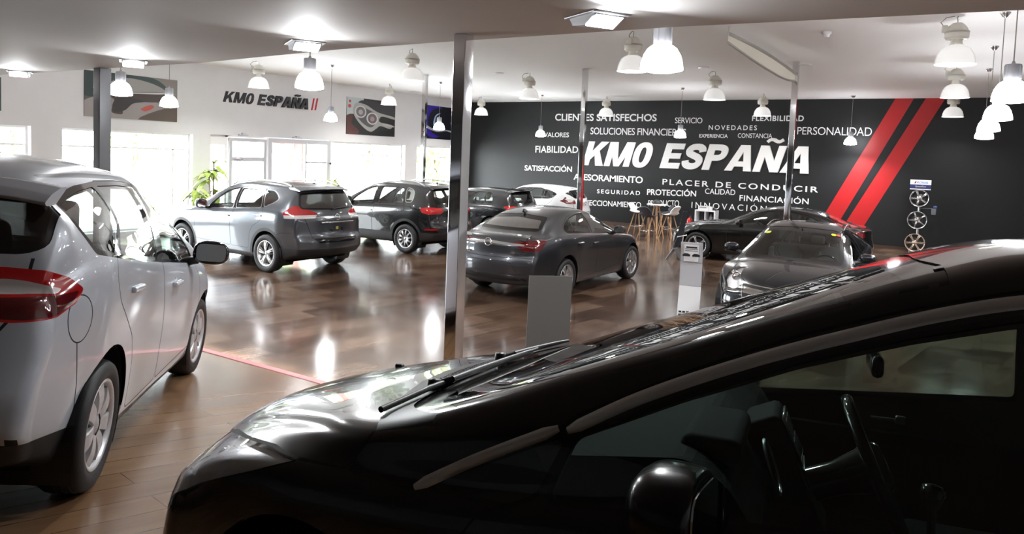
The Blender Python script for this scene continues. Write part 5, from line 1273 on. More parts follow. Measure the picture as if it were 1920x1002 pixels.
def near_details(c, made):
    skin = made['body_shell'] + made['front_door'] + made['rear_door']
    m = mat('satin silver moulding', (.80, .80, .80), .38, .55)
    for s, dr, rd in ((1, made['front_door'][0], made['rear_door'][0]), (-1, made['front_door'][1], made['rear_door'][1])):
        sk = [made['body_shell'][0], dr, rd]
        trim_strip('window_moulding', c, sk, [(2.128, .803), (1.952, .905), (1.745, 1.010)], .030, .008, m, s)
        trim_strip('window_moulding', dr, sk, [(1.722, 1.008), (1.551, 1.105), (1.306, 1.214), (1.074, 1.299), (.854, 1.371), (.70, 1.408), (.50, 1.428), (.42, 1.43)], .030, .008, m, s)
    # cowl vents, wipers, washer jet
    base = made['cowl'] + made['body_shell'] + made['hood'] + made['windshield']
    b = MB()
    for i in range(26):
        for j in range(3):
            y = -.30 + i * .018; q = top_pt(made['cowl'], 2.36 + j * .018 - .16 * abs(y) ** 1.6, y, .001) if made.get('cowl') else None
            b.box((q.x - .005, q.y - .005, q.z), (q.x + .005, q.y + .005, q.z + .003))
    b.build('cowl_vents', mat('vent holes', (.05, .05, .055), .4), c)
    for (y0, y1, x0, x1) in ((.30, -.36, 2.27, 2.20), (-.30, -.66, 2.28, 2.16)):
        pts = [top_pt(base, x0 + (x1 - x0) * t, y0 + (y1 - y0) * t, .022) for t in (0, .25, .5, .75, 1)]
        b = MB(); b.path(pts, [.012, .012, .010, .009, .006], 8)
        q = top_pt(base, x0 + .05, y0 + .04, .01); b.tube(q, pts[0], .016, .013); b.lathe([(.001, q.z + .025), (.022, q.z + .022), (.024, q.z - .01)], 14, c=(q.x, q.y, 0)); b.build('wiper_arm', M_blk, c)
    b = MB(); pts = [top_pt(base, 2.325 - .10 * t, .66 - 1.0 * t, .016) for t in (0, .25, .5, .75, 1)]; b.path(pts, .010, 8); b.build('wiper_blade', M_blk, c)
    q = top_pt(made['hood'], 2.78, -.22, 0); b = MB(); b.rbox((q.x - .02, q.y - .014, q.z - .004), (q.x + .015, q.y + .014, q.z + .014), .006); b.build('washer_jet', M_blk, c)
    # centre console with buttons, door pull, interior mirror
    T = Matrix.Translation((1.205, 0, .885)) @ Matrix.Rotation(R(24), 4, 'Y')
    b = MB(); b.rbox((.0, -.13, -.30), (.12, .13, .10), .02, mtx=T); o = b.build('centre_console', M_dark, c)
    sw = mat('grey switch', (.20, .21, .22), .3, coat=.5)
    for i in range(2):
        for j in range(2):
            b = MB(); b.rbox((-.012, -.075 + j * .078, -.055 + i * .062), (.004, -.005 + j * .078, .0 + i * .062), .005, mtx=T); b.build('console_button', sw, o)
    b = MB(); b.path([T @ Vector((-.006, s_ * .09, z_)) for s_, z_ in ((-1, -.07), (-1, .075), (1, .075), (1, -.07))], .005, 6, closed=True); b.build('console_frame', M_steel, o)
    b = MB(); b.rbox((-.010, -.085, -.17), (.002, .085, -.085), .008, mtx=T); b.build('console_screen', mat('dark glossy screen', (.05, .055, .06), .12, coat=.6), o)
    T2 = Matrix.Translation((1.25, .30, .865)) @ Matrix.Rotation(R(20), 4, 'Y')
    b = MB(); b.path([T2 @ Vector((0, .075 * math.cos(t), .075 * math.sin(t))) for t in [2 * math.pi * q / 28 for q in range(28)]], .006, 6, closed=True); b.build('dial_ring', M_steel, c)
    b = MB(); b.lathe([(.001, .80), (.028, .795), (.034, .77), (.026, .74), (.012, .72), (.012, .55)], 18, c=(.80, -.02, 0)); o = b.build('gear_lever', M_blkg, c)
    b = MB(); b.lathe([(.036, .765), (.037, .772), (.036, .779)], 22, c=(.80, -.02, 0)); b.build('lever_ring', M_chrome, o)
    for s_, ob in ((1, 0), (-1, 1)):
        b = MB(); b.rbox((.10, s_ * .735 - .012, .42), (1.7, s_ * .735 + .012, .78), .02); b.build('door_trim', M_dark, made['front_door'][ob])
    b = MB(); b.rbox((.965, .02, 1.135), (1.0, .23, 1.20), .02); b.tube((.99, .10, 1.19), (1.10, .04, 1.37), .010); b.build('rear_view_mirror', M_blkg, c)
    b = MB(); b.tube((.92, -.705, .828), (.82, -.705, .83), .008, n=8); b.rbox((.795, -.72, .815), (.835, -.69, .85), .008); b.build('door_pull', M_steel, c)
# 9 black small car in the foreground
sp = spec_near()
az = 190.47; pz = .593
T = Matrix.Translation((-1.698, 2.144, pz)) @ Matrix.Rotation(R(az), 4, 'Z') @ Matrix.Rotation(R(1.048), 4, 'Y') @ Matrix.Rotation(R(5.068), 4, 'X') @ Matrix.Translation((-2.5, 0, 0))
c = bpy.data.objects.new('parked_car', None); link(c); c.matrix_world = T
tag(c, 'glossy black car in the foreground with chrome strip above its side windows', 'car')
made = build_car(sp, c, carmats(P_near, glass('near side glass', (.36, .45, .42), 1.55, boost=1.0), G_mid, glass('near windscreen', (.70, .76, .73), 1.55), ring=M_blkg), 190, 84)
ty, ri = wheel_meshes('near', .30, .20, .195, 'plain', 5, M_rimS, M_rimB); add_wheels(c, sp, ty, ri); arch_liners(c, sp)
for s in (1, -1): seat(c, .55, s * .35, .36, .46, M_dark)
bench(c, -.15, .38, 1.15, M_dark)
dash(c, 1.34, .93, 1.34, False, .34)
steering(c, .99, .345, .918, .185)
b = MB(); b.box((-.4, -.70, .19), (1.9, .70, .24)); b.rbox((.5, -.11, .22), (1.5, .11, .50), .04); b.build('cabin_floor', M_dark, c)
for s in (1, -1): mirror_pod(c, 1.42, s * .94, .925, s, mat('black mirror cap', (.004, .004, .005), .22, coat=.3), (.20, .25, .19))
lamp_bowls(made.get('headlight', []), None, M_lamp, .016, .55)
near_details(c, made)
near = c; near_made = made
# ------------------------------------------------------------------ columns
def column(name, X, Y, z0, z1, w, m, label, plates=True):
    b = MB(); h = w / 2
    b.rbox((X - h, Y - h, z0), (X + h, Y + h, z1), .006, seg=2)
    if plates: b.box((X - h - .008, Y - h - .008, z0), (X + h + .008, Y + h + .008, z0 + .02))
    o = struct(b.build(name, m), label); return o
p = ony(870, 67, 4.2); column('column_1', p[0], 4.2, ramp_z(4.2), SOFF, .102, M_chrome, 'polished steel column at the edge of the raised deck')
q = onx(192, 128, -8.1); t = at_depth(192, 128, 1); dd = ray(192, 128); k = (SOFF - CAM[2]) / dd[2]; q = CAM + dd * k
column('column_2', q[0], q[1], ramp_z(q[1]), SOFF, .135, mat('grey painted steel', (.20, .205, .215), .22, .6), 'grey steel column behind the silver white people carrier')
for i, (x, y) in enumerate(((798, 141), (1098, 129.3), (1493.5, 116))):
    p = onz(x, y, CEIL); column('column_%d' % (i + 3), p[0], p[1], 0, CEIL, .115, M_chrome, ('slim polished column before the window nearest the black wall', 'slim polished column in front of the large wall lettering', 'slim polished column behind the navy saloon')[i])

# ------------------------------------------------------------------ lamps
M_can = mat('cream lamp canister', (.62, .60, .54), .45)
M_bell = mat('ribbed clear bell', (.86, .86, .86), .25, coat=.4, emit=(1, 1, .98), es=.28)
M_bellglow = mat('bell opening glow', (.9, .9, .9), .5, emit=(1, .99, .97), es=5.0)
M_shade = mat('lit frosted shade', (.9, .9, .92), .4, emit=(.95, .97, 1), es=48.0)
M_pcan = mat('grey pendant cylinder', (.33, .33, .35), .35, .6)
M_cord = mat('grey cable', (.25, .24, .23), .5)
def disc_light(name, loc, r, power, parent, colr=(1, .98, .95), spread=150, rot=(0, 0, 0)):
    l = bpy.data.lights.new(name, 'AREA'); l.shape = 'DISK'; l.size = 2 * r; l.energy = power; l.color = colr; l.spread = R(spread)
    o = bpy.data.objects.new(name, l); link(o, parent); o.location = loc; o.rotation_euler = rot; return o
def high_bay(loc, label, drop):
    r = empty('high_bay_lamp', loc, random.uniform(0, 6), label, 'ceiling lamp', 'bell lamps under the ceiling')
    b = MB(); b.lathe([(.085, 0), (.135, .002), (.15, .03), (.15, .10), (.135, .125), (.128, .15), (.10, .19), (.06, .225), (.001, .235)], 24, c=(0, 0, .345))
    b.lathe([(.155, .43), (.155, .455), (.15, .46)], 24); b.lathe([(.155, .455), (.155, .43), (.15, .43)], 24)
    b.rbox((.12, -.03, .44), (.19, .03, .54), .01); b.build('canister', M_can, r)
    b = MB(); b.lathe([(.075, .36), (.07, .33), (.078, .29), (.10, .26)], 24); b.build('neck', M_can, r)
    b = MB(); b.lathe([(.10, .265), (.14, .25), (.185, .21), (.222, .145), (.243, .07), (.250, .0)], 60, wave=.012, nw=30); b.lathe([(.250, .0), (.262, -.004), (.262, .010), (.250, .012)], 48); b.build('bell', M_bell, r)
    b = MB(); b.lathe([(.0001, .012), (.245, .012)], 32); b.build('glow_disc', M_bellglow, r, fix=False)
    b = MB(); top = drop; b.path([(0, 0, .58), (0, 0, .62), (.012, 0, .64), (0, 0, .655), (0, 0, top)], .006, 6)
    b.path([(.15, 0, .5), (.21, 0, .58), (.15, .02, .64), (.04, 0, top - .004)], .007, 6); b.build('hook_and_cable', M_cord, r)
    disc_light('bell_light', (0, 0, -.02), .22, 45, r)
    return r
HB = [(485, 165, 'bell lamp left of the wall sign, first along the white wall'), (772, 152, 'bell lamp left of the polished deck column'), (729, 197, 'bell lamp above the poster with twin headlamps'), (992, 186, 'bell lamp at the top edge of the black wall, left of the slim centre column'),
      (902, 216, 'bell lamp just right of the polished deck column'), (1136, 218, 'bell lamp over the word SATISFECHOS'), (1185, 135, 'bell lamp beside the big lit pendant in the middle of the ceiling'), (1339, 188, 'bell lamp under the cream curved panel'),
      (1429, 218, 'bell lamp over the word FLEXIBILIDAD'), (1790, 122, 'largest bell lamp of the right-hand row, nearest us'), (1790, 184, 'middle bell lamp of the right-hand row of three'), (1786, 220, 'farthest bell lamp of the right-hand row, against the black wall')]
for x, y, lab in HB:
    D = 1.51 * FPX / (horizon(x) - y); p = at_depth(x, y, D); high_bay((p[0], p[1], 3.87), lab, CEIL - 3.87 - .012)
def pendant(loc, label, top=CEIL):
    r = empty('pendant_lamp', loc, random.uniform(0, 6), label, 'pendant lamp', 'lit pendants')
    b = MB(); b.lathe([(.172, 0), (.168, .05), (.15, .115), (.118, .17), (.085, .195), (.07, .20)], 40); b.lathe([(.172, 0), (.10, -.018), (.0001, -.028)], 40); b.build('shade', M_shade, r)
    b = MB(); b.lathe([(.0001, .20), (.072, .20), (.074, .21), (.074, .355), (.070, .365), (.02, .37), (.012, .395), (.0001, .40)], 24)
    for k in range(8): t = 2 * math.pi * k / 8; b.box((-.004, .072, .22), (.004, .078, .35), 0, Matrix.Rotation(t, 4, 'Z'))
    b.build('cylinder', M_pcan, r)
    b = MB(); b.tube((0, 0, .39), (0, 0, top - loc[2] - .05), .006, n=6); b.build('cable', M_cord, r)
    b = MB(); h = top - loc[2]; b.lathe([(.006, h - .08), (.03, h - .06), (.065, h - .012), (.065, h)], 24); b.build('ceiling_rose', M_steel, r)
    disc_light('pendant_light', (0, 0, -.04), .16, 70, r, (.95, .97, 1))
    return r
PB = [(580, 166, 'large lit pendant hanging next to the grey soffit floodlight'), (226, 178, 'lit pendant in front of the poster with the door mirror, nearer us'), (317, 200, 'lit pendant at the right end of the door mirror poster'), (620, 227, 'small lit pendant right of the black sign on the white wall'),
      (823, 243, 'small lit pendant in front of the blue dashboard poster'), (1240, 132, 'biggest lit pendant in the middle of the ceiling'), (1013, 256, 'small lit pendant left of the word VALORES'), (1275, 258, 'small lit pendant at the end of the word FINANCIERAS'),
      (1594, 271, 'small lit pendant over the word PERSONALIDAD'), (1895, 190, 'largest lit pendant at the right edge, nearest us'), (1870, 225, 'second lit pendant of the right-hand cluster, below the nearest one'), (1853, 246, 'third lit pendant of the right-hand cluster'), (1845, 260, 'farthest and lowest lit pendant of the right-hand cluster')]
for x, y, lab in PB:
    D = .75 * FPX / (horizon(x) - y); p = at_depth(x, y, D); pendant((p[0], p[1], 3.11), lab)
M_flood = mat('floodlight lens', (.9, .9, .9), .3, emit=(.95, .98, 1), es=12.0)
M_fbody = mat('grey floodlight body', (.40, .40, .42), .35, .5)
for x, y, s, pw, lab in ((1120, 30, 1.0, 34, 'brightest floodlight on the grey soffit, over the black car'), (572, 80, 1.0, 28, 'floodlight on the grey soffit, second from the brightest'), (250, 114, 1.0, 22, 'floodlight on the grey soffit beside the door mirror poster'), (36, 134, 1.0, 20, 'floodlight on the grey soffit at the left edge')):
    p = onz(x, y, SOFF); r = empty('ceiling_floodlight', (p[0], p[1], SOFF), R(150), lab, 'floodlight', 'soffit floodlights')
    b = MB(); b.rbox((-.16, -.13, -.012), (.16, .13, 0), .004)
    pr = [(-.135, -.012), (.135, -.012), (.10, -.055), (-.02, -.068)]
    b.prism(pr, -.105, .105, lambda u, v, h: (u, h, v)); b.build('housing', M_fbody, r)
    b = MB(); a = Vector((-.130, 0, -.016)); c2 = Vector((-.022, 0, -.067)); nn = Vector((-.43, 0, -.90)) * .004
    b.add([a + nn + Vector((0, -.095, 0)), a + nn + Vector((0, .095, 0)), c2 + nn + Vector((0, .095, 0)), c2 + nn + Vector((0, -.095, 0))], [(0, 1, 2, 3)]); b.build('lens', M_flood, r, fix=False)
    l = disc_light('flood_light', (-.12, 0, -.11), .07, pw, r, (.95, .98, 1), 170, (0, R(40), 0))
    disc_light('flood_spill', (-.12, 0, -.06), .04, pw * .03, r, (.95, .98, 1), 180, (0, R(130), 0))

# small ceiling fittings
for x, y, nm, lab, cat in ((1550, 60, 'smoke_detector', 'white smoke detector on the ceiling above the red stripes', 'smoke detector'), (936, 137, 'ceiling_speaker', 'round ceiling disc just right of the polished deck column', 'ceiling speaker'), (1319, 126, 'ceiling_speaker', 'round ceiling disc left of the cream curved panel', 'ceiling speaker'),
                          (1509, 121, 'ceiling_speaker', 'round ceiling disc behind the slim right column', 'ceiling speaker'), (779, 172, 'ceiling_vent', 'small square ceiling vent between poster and bell lamp', 'vent')):
    p = onz(x, y, CEIL); b = MB()
    if nm == 'smoke_detector': b.lathe([(.075, 0), (.075, -.03), (.05, -.04), (.05, -.075), (.035, -.09), (.0001, -.092)], 24)
    elif nm == 'ceiling_vent': b.rbox((-.16, -.16, -.02), (.16, .16, 0), .008); [b.box((-.13, -.13 + i * .052, -.026), (.13, -.115 + i * .052, -.018), 0) for i in range(6)]
    else: b.lathe([(.13, 0), (.135, -.012), (.11, -.02), (.0001, -.022)], 28)
    o = b.build(nm, M_wht); o.location = (p[0], p[1], CEIL); tag(o, lab, cat)
# cream curved panel slung between ceiling cable and column
M_cream = mat('cream stretched fabric', (.90, .87, .76), .6, noise=.05, nscale=30)
pc = onz(1493.5, 116, CEIL); a0 = onz(1367, 48, CEIL); Dn = ((CAM - a0) ** 2).sum() ** .5
def on_line(t): return Vector((a0[0] + (pc[0] - a0[0]) * t, a0[1] + (pc[1] - a0[1]) * t, 0))
def zat(px, py, P):
    d = ray(px, py); k = math.hypot(P.x, P.y) / math.hypot(d[0], d[1]); return CAM[2] + d[2] * k
top = []; low = []
for i in range(15):
    t = i / 14; P = on_line(t); zt = zat(1371 + (1499 - 1371) * t, 63 + (139 - 63) * t, P)
    yl = np.interp(t, [0, .12, .3, .5, .7, .85, 1], [80, 94, 112, 129, 143, 150, 152]); zl = zat(1374 + (1500 - 1374) * t, yl, P)
    top.append((P.x, P.y, zt)); low.append((P.x, P.y, zl))
r = empty('hanging_panel', (pc[0], pc[1], 3.9), 0, 'cream curved sail panel slung from the ceiling to the slim right column', 'hanging panel')
inv = Vector((pc[0], pc[1], 3.9)); rel = lambda q, dx=0, dy=0: tuple(Vector(q) - inv + Vector((dx, dy, 0)))
b = MB(); off = .015
vs = [rel(q, 0, -off) for q in top] + [rel(q, 0, -off) for q in low] + [rel(q, 0, off) for q in low] + [rel(q, 0, off) for q in top]; n = 15; fs = []
for g in range(4):
    for i in range(14): fs.append((g * n + i, g * n + i + 1, ((g + 1) % 4) * n + i + 1, ((g + 1) % 4) * n + i))
b.add(vs, fs); b.build('fabric', M_cream, r)
b = MB(); b.path([rel(q) for q in top], .03, 8); b.path([rel(q) for q in low], .022, 8); b.tube(rel(top[0]), rel((top[0][0], top[0][1], CEIL)), .006, n=6); b.build('edge_tubes', mat('silver tube', (.5, .49, .47), .35, .6), r)

# ------------------------------------------------------------------ lettering and stripes on the walls
def text_mesh(s, offset=0.0, spacing=1.0):
    cu = bpy.data.curves.new('t', 'FONT'); cu.body = s; cu.size = 1; cu.offset = offset; cu.space_character = spacing; cu.fill_mode = 'FRONT'; cu.resolution_u = 5
    o = bpy.data.objects.new('t', cu); col.objects.link(o); bpy.context.view_layer.update()
    me = bpy.data.meshes.new_from_object(o.evaluated_get(bpy.context.evaluated_depsgraph_get())); bpy.data.objects.remove(o); bpy.data.curves.remove(cu)
    V = np.array([v.co[:2] for v in me.vertices]); F = [tuple(p.vertices) for p in me.polygons]; bpy.data.meshes.remove(me)
    return V, F
CAPH = None
def word(s, name, label, mp, x0, y0b, x1, y1b, h0, h1, m, group, offset=0.0, spacing=1.0, shear=0.0, th=.006, cat='wall lettering', drop=0.0):
    """mp(px,py)->(wall point); baseline from (x0,y0b) to (x1,y1b); cap heights in pixels at both ends"""
    V, F = text_mesh(s, offset, spacing)
    ref, _ = text_mesh('H', offset); c0, c1 = ref[:, 1].min(), ref[:, 1].max()
    V = V.copy(); V[:, 1] = (V[:, 1] - c0) / (c1 - c0)
    V[:, 0] += V[:, 1] * shear * (c1 - c0)
    u = (V[:, 0] - V[:, 0].min()) / (V[:, 0].max() - V[:, 0].min())
    P0 = np.array(mp(x0, y0b)); P1 = np.array(mp(x1, y1b)); H0 = mp(x0, y0b - h0)[2] - P0[2]; H1 = mp(x1, y1b - h1)[2] - P1[2]
    W = P0[None] + (P1 - P0)[None] * u[:, None]; W[:, 2] += V[:, 1] * (H0 + (H1 - H0) * u)
    d = P1 - P0; d[2] = 0; d /= np.linalg.norm(d); nrm = np.array([d[1], -d[0], 0])      # out of the wall, towards the room
    C = W.mean(0); vs = np.concatenate([W + nrm * th, W + nrm * .0005]) - C; k = len(W)
    ed = {}
    for f in F:
        for i in range(len(f)):
            e = (f[i], f[(i + 1) % len(f)]); ed[e] = ed.get(e, 0) + 1
    rim = [e for e in ed if (e[1], e[0]) not in ed]
    me = bpy.data.meshes.new(name); me.from_pydata([tuple(v) for v in vs], [], [tuple(f) for f in F] + [(b_, a_, a_ + k, b_ + k) for a_, b_ in rim]); me.materials.append(m); me.update()
    o = bpy.data.objects.new(name, me); link(o); o.location = tuple(C); tag(o, label, cat, group); return o
bw = lambda x, y: ony(x, y, WALLY)
lw = lambda x, y: onx(x, y, WALLX)
G = 'white words on the black wall'
for (s, x0, y0, x1, y1, h0, h1, off, sp_) in (
        ('CLIENTES SATISFECHOS', 1040.8, 226.3, 1231, 227.7, 12.8, 13.6, .018, 1.0), ('SERVICIO', 1265.5, 231, 1316.7, 231.3, 10.3, 10.3, .0, .95), ('VALORES', 1020, 257, 1066.6, 257.6, 8.4, 8.8, .012, 1.0),
        ('SOLUCIONES FINANCIERAS', 1107, 252, 1286, 255, 12.8, 13, .006, .95), ('FIABILIDAD', 1003.7, 286.2, 1083.8, 287, 12.6, 12.2, .014, 1.05), ('EXPERIENCIA', 1311, 258, 1364.5, 258.8, 6.6, 7, .014, 1.0),
        ('NOVEDADES', 1328.7, 243.6, 1419, 244.3, 8.6, 8.8, .006, 1.35), ('CONSTANCIA', 1383.3, 258.4, 1447.6, 259.4, 8.3, 8.6, .002, 1.0), ('FLEXIBILIDAD', 1410, 226.7, 1506.9, 227.4, 9.6, 10.6, .018, 1.1),
        ('PERSONALIDAD', 1494.7, 252, 1634.3, 255, 13.4, 15.6, -.006, .95), ('SATISFACCIÓN', 983.6, 320, 1072.2, 322.6, 10, 10, .018, 1.0), ('ASESORAMIENTO', 1075.4, 337, 1205, 344, 11, 12.4, .014, .95),
        ('SEGURIDAD', 1119.4, 362.6, 1200, 366.2, 7.4, 7.6, .008, 1.35), ('PROTECCIÓN', 1213, 365.7, 1305, 368.7, 11, 10.8, .018, 1.0), ('PERFECCIONAMIENTO', 1082, 384, 1201.8, 390, 9.5, 10.2, .0, .95),
        ('PRODUCTO', 1215, 386.8, 1272.9, 388, 11, 12, .0, .95), ('INNOVACIÓN', 1296.5, 390, 1437, 398, 11.2, 11.4, -.004, 1.4), ('PLACER DE CONDUCIR', 1242, 346.2, 1533.7, 361.2, 10.6, 10.6, .012, 1.3),
        ('CALIDAD', 1321.8, 363.4, 1378.3, 366.2, 10, 10.2, .0, 1.0), ('FINANCIACIÓN', 1386.3, 376.6, 1516, 383.3, 10.6, 10.6, .008, 1.05)):
    word(s, 'wall_lettering', 'white wall lettering reading %s' % s, bw, x0, y0, x1, y1, h0, h1, M_vinyl, G, off, sp_)
def ring_pts(cx, cy_, rx, ry, n=36, e=2.4):
    return [(cx + rx * math.copysign(abs(math.cos(t)) ** (2 / e), math.cos(t)), cy_ + ry * math.copysign(abs(math.sin(t)) ** (2 / e), math.sin(t))) for t in [2 * math.pi * k / n for k in range(n)]]
def ring_q(o_, i_): n = len(o_); return [[o_[k], o_[(k + 1) % n], i_[(k + 1) % n], i_[k]] for k in range(n)]
def stroke_q(line, w):
    P = [np.array(q) for q in catmull(line, 5)]; s = strip(P, w); n = len(P); L, Q = s[:n], s[n:][::-1]
    return [[L[k], L[k + 1], Q[k + 1], Q[k]] for k in range(n - 1)]
def rect(a, b_, c_, d_): return [(a, b_), (c_, b_), (c_, d_), (a, d_)]
S_LINE = [(.655, .69), (.625, .80), (.52, .872), (.38, .885), (.235, .85), (.155, .745), (.20, .625), (.36, .545), (.53, .47), (.625, .37), (.625, .245), (.53, .145), (.38, .115), (.235, .145), (.145, .225), (.115, .335)]
A_G = [[(0, 0), (.31, 1), (.47, 1), (.47, .74), (.265, 0)], [(.94, 0), (.675, 0), (.47, .74), (.47, 1), (.63, 1)], rect(.27, .17, .67, .37)]
N_G = [rect(0, 0, .25, 1), rect(.61, 0, .86, 1), [(.0, 1), (.28, 1), (.86, 0), (.58, 0)]]
GLYPH = {'K': (.88, [rect(0, 0, .27, 1), [(.27, .24), (.27, .60), (.56, 1), (.90, 1), (.50, .52)], [(.36, .58), (.56, .66), (.90, 0), (.57, 0)]]),
         'M': (1.06, [rect(0, 0, .25, 1), rect(.81, 0, 1.06, 1), [(0, 1), (.35, 1), (.60, .0), (.42, .0)], [(.71, 1), (1.06, 1), (.64, .0), (.46, .0)]]),
         '0': (.74, ring_q(ring_pts(.37, .5, .37, .515), ring_pts(.37, .5, .115, .31))),
         'E': (.74, [rect(0, 0, .27, 1), rect(.27, .77, .72, 1), rect(.27, .395, .68, .615), rect(.27, 0, .74, .23)]),
         'S': (.77, stroke_q(S_LINE, .245)),
         'P': (.77, [rect(0, 0, .27, 1)] + stroke_q([(.2, .885), (.36, .885), (.50, .875), (.605, .815), (.635, .695), (.60, .56), (.49, .49), (.36, .475), (.2, .475)], .23)),
         'A': (.94, A_G), 'Ñ': (.86, N_G + stroke_q([(.17, 1.13), (.25, 1.215), (.36, 1.225), (.46, 1.175), (.57, 1.15), (.68, 1.23)], .12)), ' ': (.34, [])}
def block_word(s, name, label, mp, x0, y0b, x1, y1b, h0, h1, m, shear, th, gap=.06):
    pieces = []; x = 0
    for ch in s:
        w, g_ = GLYPH[ch]; pieces += [[(x + u, v) for u, v in q] for q in g_]; x += w + gap
    tot = x - gap + shear
    P0 = np.array(mp(x0, y0b)); P1 = np.array(mp(x1, y1b)); H0 = mp(x0, y0b - h0)[2] - P0[2]; H1 = mp(x1, y1b - h1)[2] - P1[2]
    d = P1 - P0; d[2] = 0; d /= np.linalg.norm(d); nrm = np.array([d[1], -d[0], 0]); C = (P0 + P1) / 2; b = MB()
    def fn(u, v, h):
        t = (u + v * shear) / tot; q = P0 + (P1 - P0) * t; q[2] += v * (H0 + (H1 - H0) * t); return tuple(q + nrm * h - C)
    for i_, q in enumerate(pieces): b.prism(q, .001 + .00002 * i_, th + .0004 * i_, fn)
    o = b.build(name, m); o.location = tuple(C); return tag(o, label, 'wall lettering')
block_word('KM0 ESPAÑA', 'large_wall_lettering', 'huge slanted white lettering across the middle of the black wall', bw, 1092, 309.8, 1531.5, 326.5, 45, 51, M_vinyl, .26, .02)
block_word('KM0 ESPAÑA', 'wall_sign_lettering', 'slanted black lettering with red slashes on the white wall above the entrance', lw, 417.5, 190.8, 579, 206, 20.6, 20.5, M_vinylk, .26, .004)
for i, (a, lab) in enumerate(((583, 'thin red slash right after the black sign lettering'), (589.5, 'thin outer red slash ending the black wall sign'))):
    b = MB(); pts = [lw(a, 206.8), lw(a + 2.2, 207), lw(a + 6.6, 184.6), lw(a + 4.4, 184.4)]
    b.add([tuple(q) for q in pts] + [(q[0] + .02, q[1], q[2]) for q in pts], [(3, 2, 1, 0), (4, 5, 6, 7), (0, 1, 5, 4), (1, 2, 6, 5), (2, 3, 7, 6), (3, 0, 4, 7)]); tag(b.build('red_slash', mat('red vinyl', (.50, .01, .02), .5)), lab, 'wall lettering', 'red slashes of the wall sign')
def stripe(tl, tr, bl, br, lab):
    P = [np.array(bw(*q)) for q in (tl, tr, br, bl)]
    def ext(a, c, z): t = (z - a[2]) / (c[2] - a[2]); return a + (c - a) * t
    TL, TR, BL, BR = ext(P[3], P[0], CEIL), ext(P[2], P[1], CEIL), ext(P[0], P[3], .09), ext(P[1], P[2], .09)
    b = MB(); f = [TL, TR, BR, BL]; b.add([(q[0], WALLY - .004, q[2]) for q in f] + [(q[0], WALLY - .0005, q[2]) for q in f], [(0, 1, 2, 3), (7, 6, 5, 4), (0, 4, 5, 1), (1, 5, 6, 2), (2, 6, 7, 3), (3, 7, 4, 0)])
    tag(b.build('red_stripe', M_red), lab, 'wall stripe', 'red stripes on the black wall')
stripe((1678.3, 186), (1713, 186), (1547, 400), (1583, 400), 'left of the two broad slanted red stripes on the black wall')
stripe((1735, 186), (1771.7, 186), (1597, 400), (1635, 400), 'right of the two broad slanted red stripes on the black wall')

# ------------------------------------------------------------------ posters on the white wall
def poster(name, label, corners, shapes, base):
    """corners px (x0,ytop0,ybot0,x1,ytop1,ybot1); shapes in unit coordinates on the sheet"""
    x0, a0_, b0, x1, a1, b1 = corners
    A, B_, Cc, Dd = [np.array(lw(*q)) for q in ((x0, b0), (x1, b1), (x1, a1), (x0, a0_))]
    y0, y1 = A[1], B_[1]; z0 = (A[2] + B_[2]) / 2; z1 = (Cc[2] + Dd[2]) / 2
    r = empty(name, (WALLX, (y0 + y1) / 2, (z0 + z1) / 2), 0, label, 'poster', 'car posters on the white wall')
    W, H = y1 - y0, z1 - z0; mats = [base]; b = MB(); b.box((.002, -W / 2, -H / 2), (.02, W / 2, H / 2))
    for i, (poly, c, rough) in enumerate(shapes):
        m = mat('print %.3f %.3f %.3f' % c, c, .45); 
        if m not in mats: mats.append(m)
        pl = catmull(poly, 5, True); h = .0205 + i * .0006
        b.add([(h, -W / 2 + u * W, -H / 2 + v * H) for u, v in [(min(max(q[0], 0), 1), min(max(q[1], 0), 1)) for q in pl]], [tuple(range(len(pl)))], mats.index(m))
    b.build('print', mats, r, fix=False); return r
def ell(cx, cy_, rx, ry, n=14): return [(cx + rx * math.cos(2 * math.pi * i / n), cy_ + ry * math.sin(2 * math.pi * i / n)) for i in range(n)]
poster('wall_poster', 'poster of a silver door mirror, high on the white wall at left', (157, 134, 218.5, 331, 148, 228.5),
       [([(0, 1), (.45, 1), (.30, .55), (0, .45)], (.03, .05, .05), .5), ([(.45, 1), (1, 1), (1, .35), (.75, .45), (.6, .8)], (.25, .23, .21), .5), ([(.40, .98), (.72, .98), (.88, .78), (.9, .6), (.7, .7), (.42, .75)], (.05, .08, .08), .5),
        ([(0, .35), (.28, .5), (.95, .32), (1, .0), (0, 0)], (.33, .30, .29), .5), ([(.55, .0), (.95, .35), (1, .30), (1, 0)], (.10, .07, .05), .5),
        ([(.16, .50), (.22, .75), (.42, .92), (.66, .88), (.84, .75), (.87, .66), (.6, .62), (.3, .58)], (.36, .35, .34), .5), ([(.22, .58), (.5, .62), (.87, .66), (.8, .45), (.55, .40), (.30, .28), (.28, .12), (.38, .10), (.36, .3)], (.07, .05, .045), .5),
        ([(.18, .56), (.5, .61), (.86, .665), (.85, .64), (.5, .585), (.2, .54)], (.65, .66, .66), .5), ([(.28, .30), (.36, .50), (.62, .42), (.5, .36), (.4, .18), (.30, .14)], (.04, .035, .035), .5), ([(.58, .24), (.70, .36), (.73, .32), (.63, .20)], (.5, .08, .06), .5)], mat('poster sheet dark', (.10, .09, .085), .4))
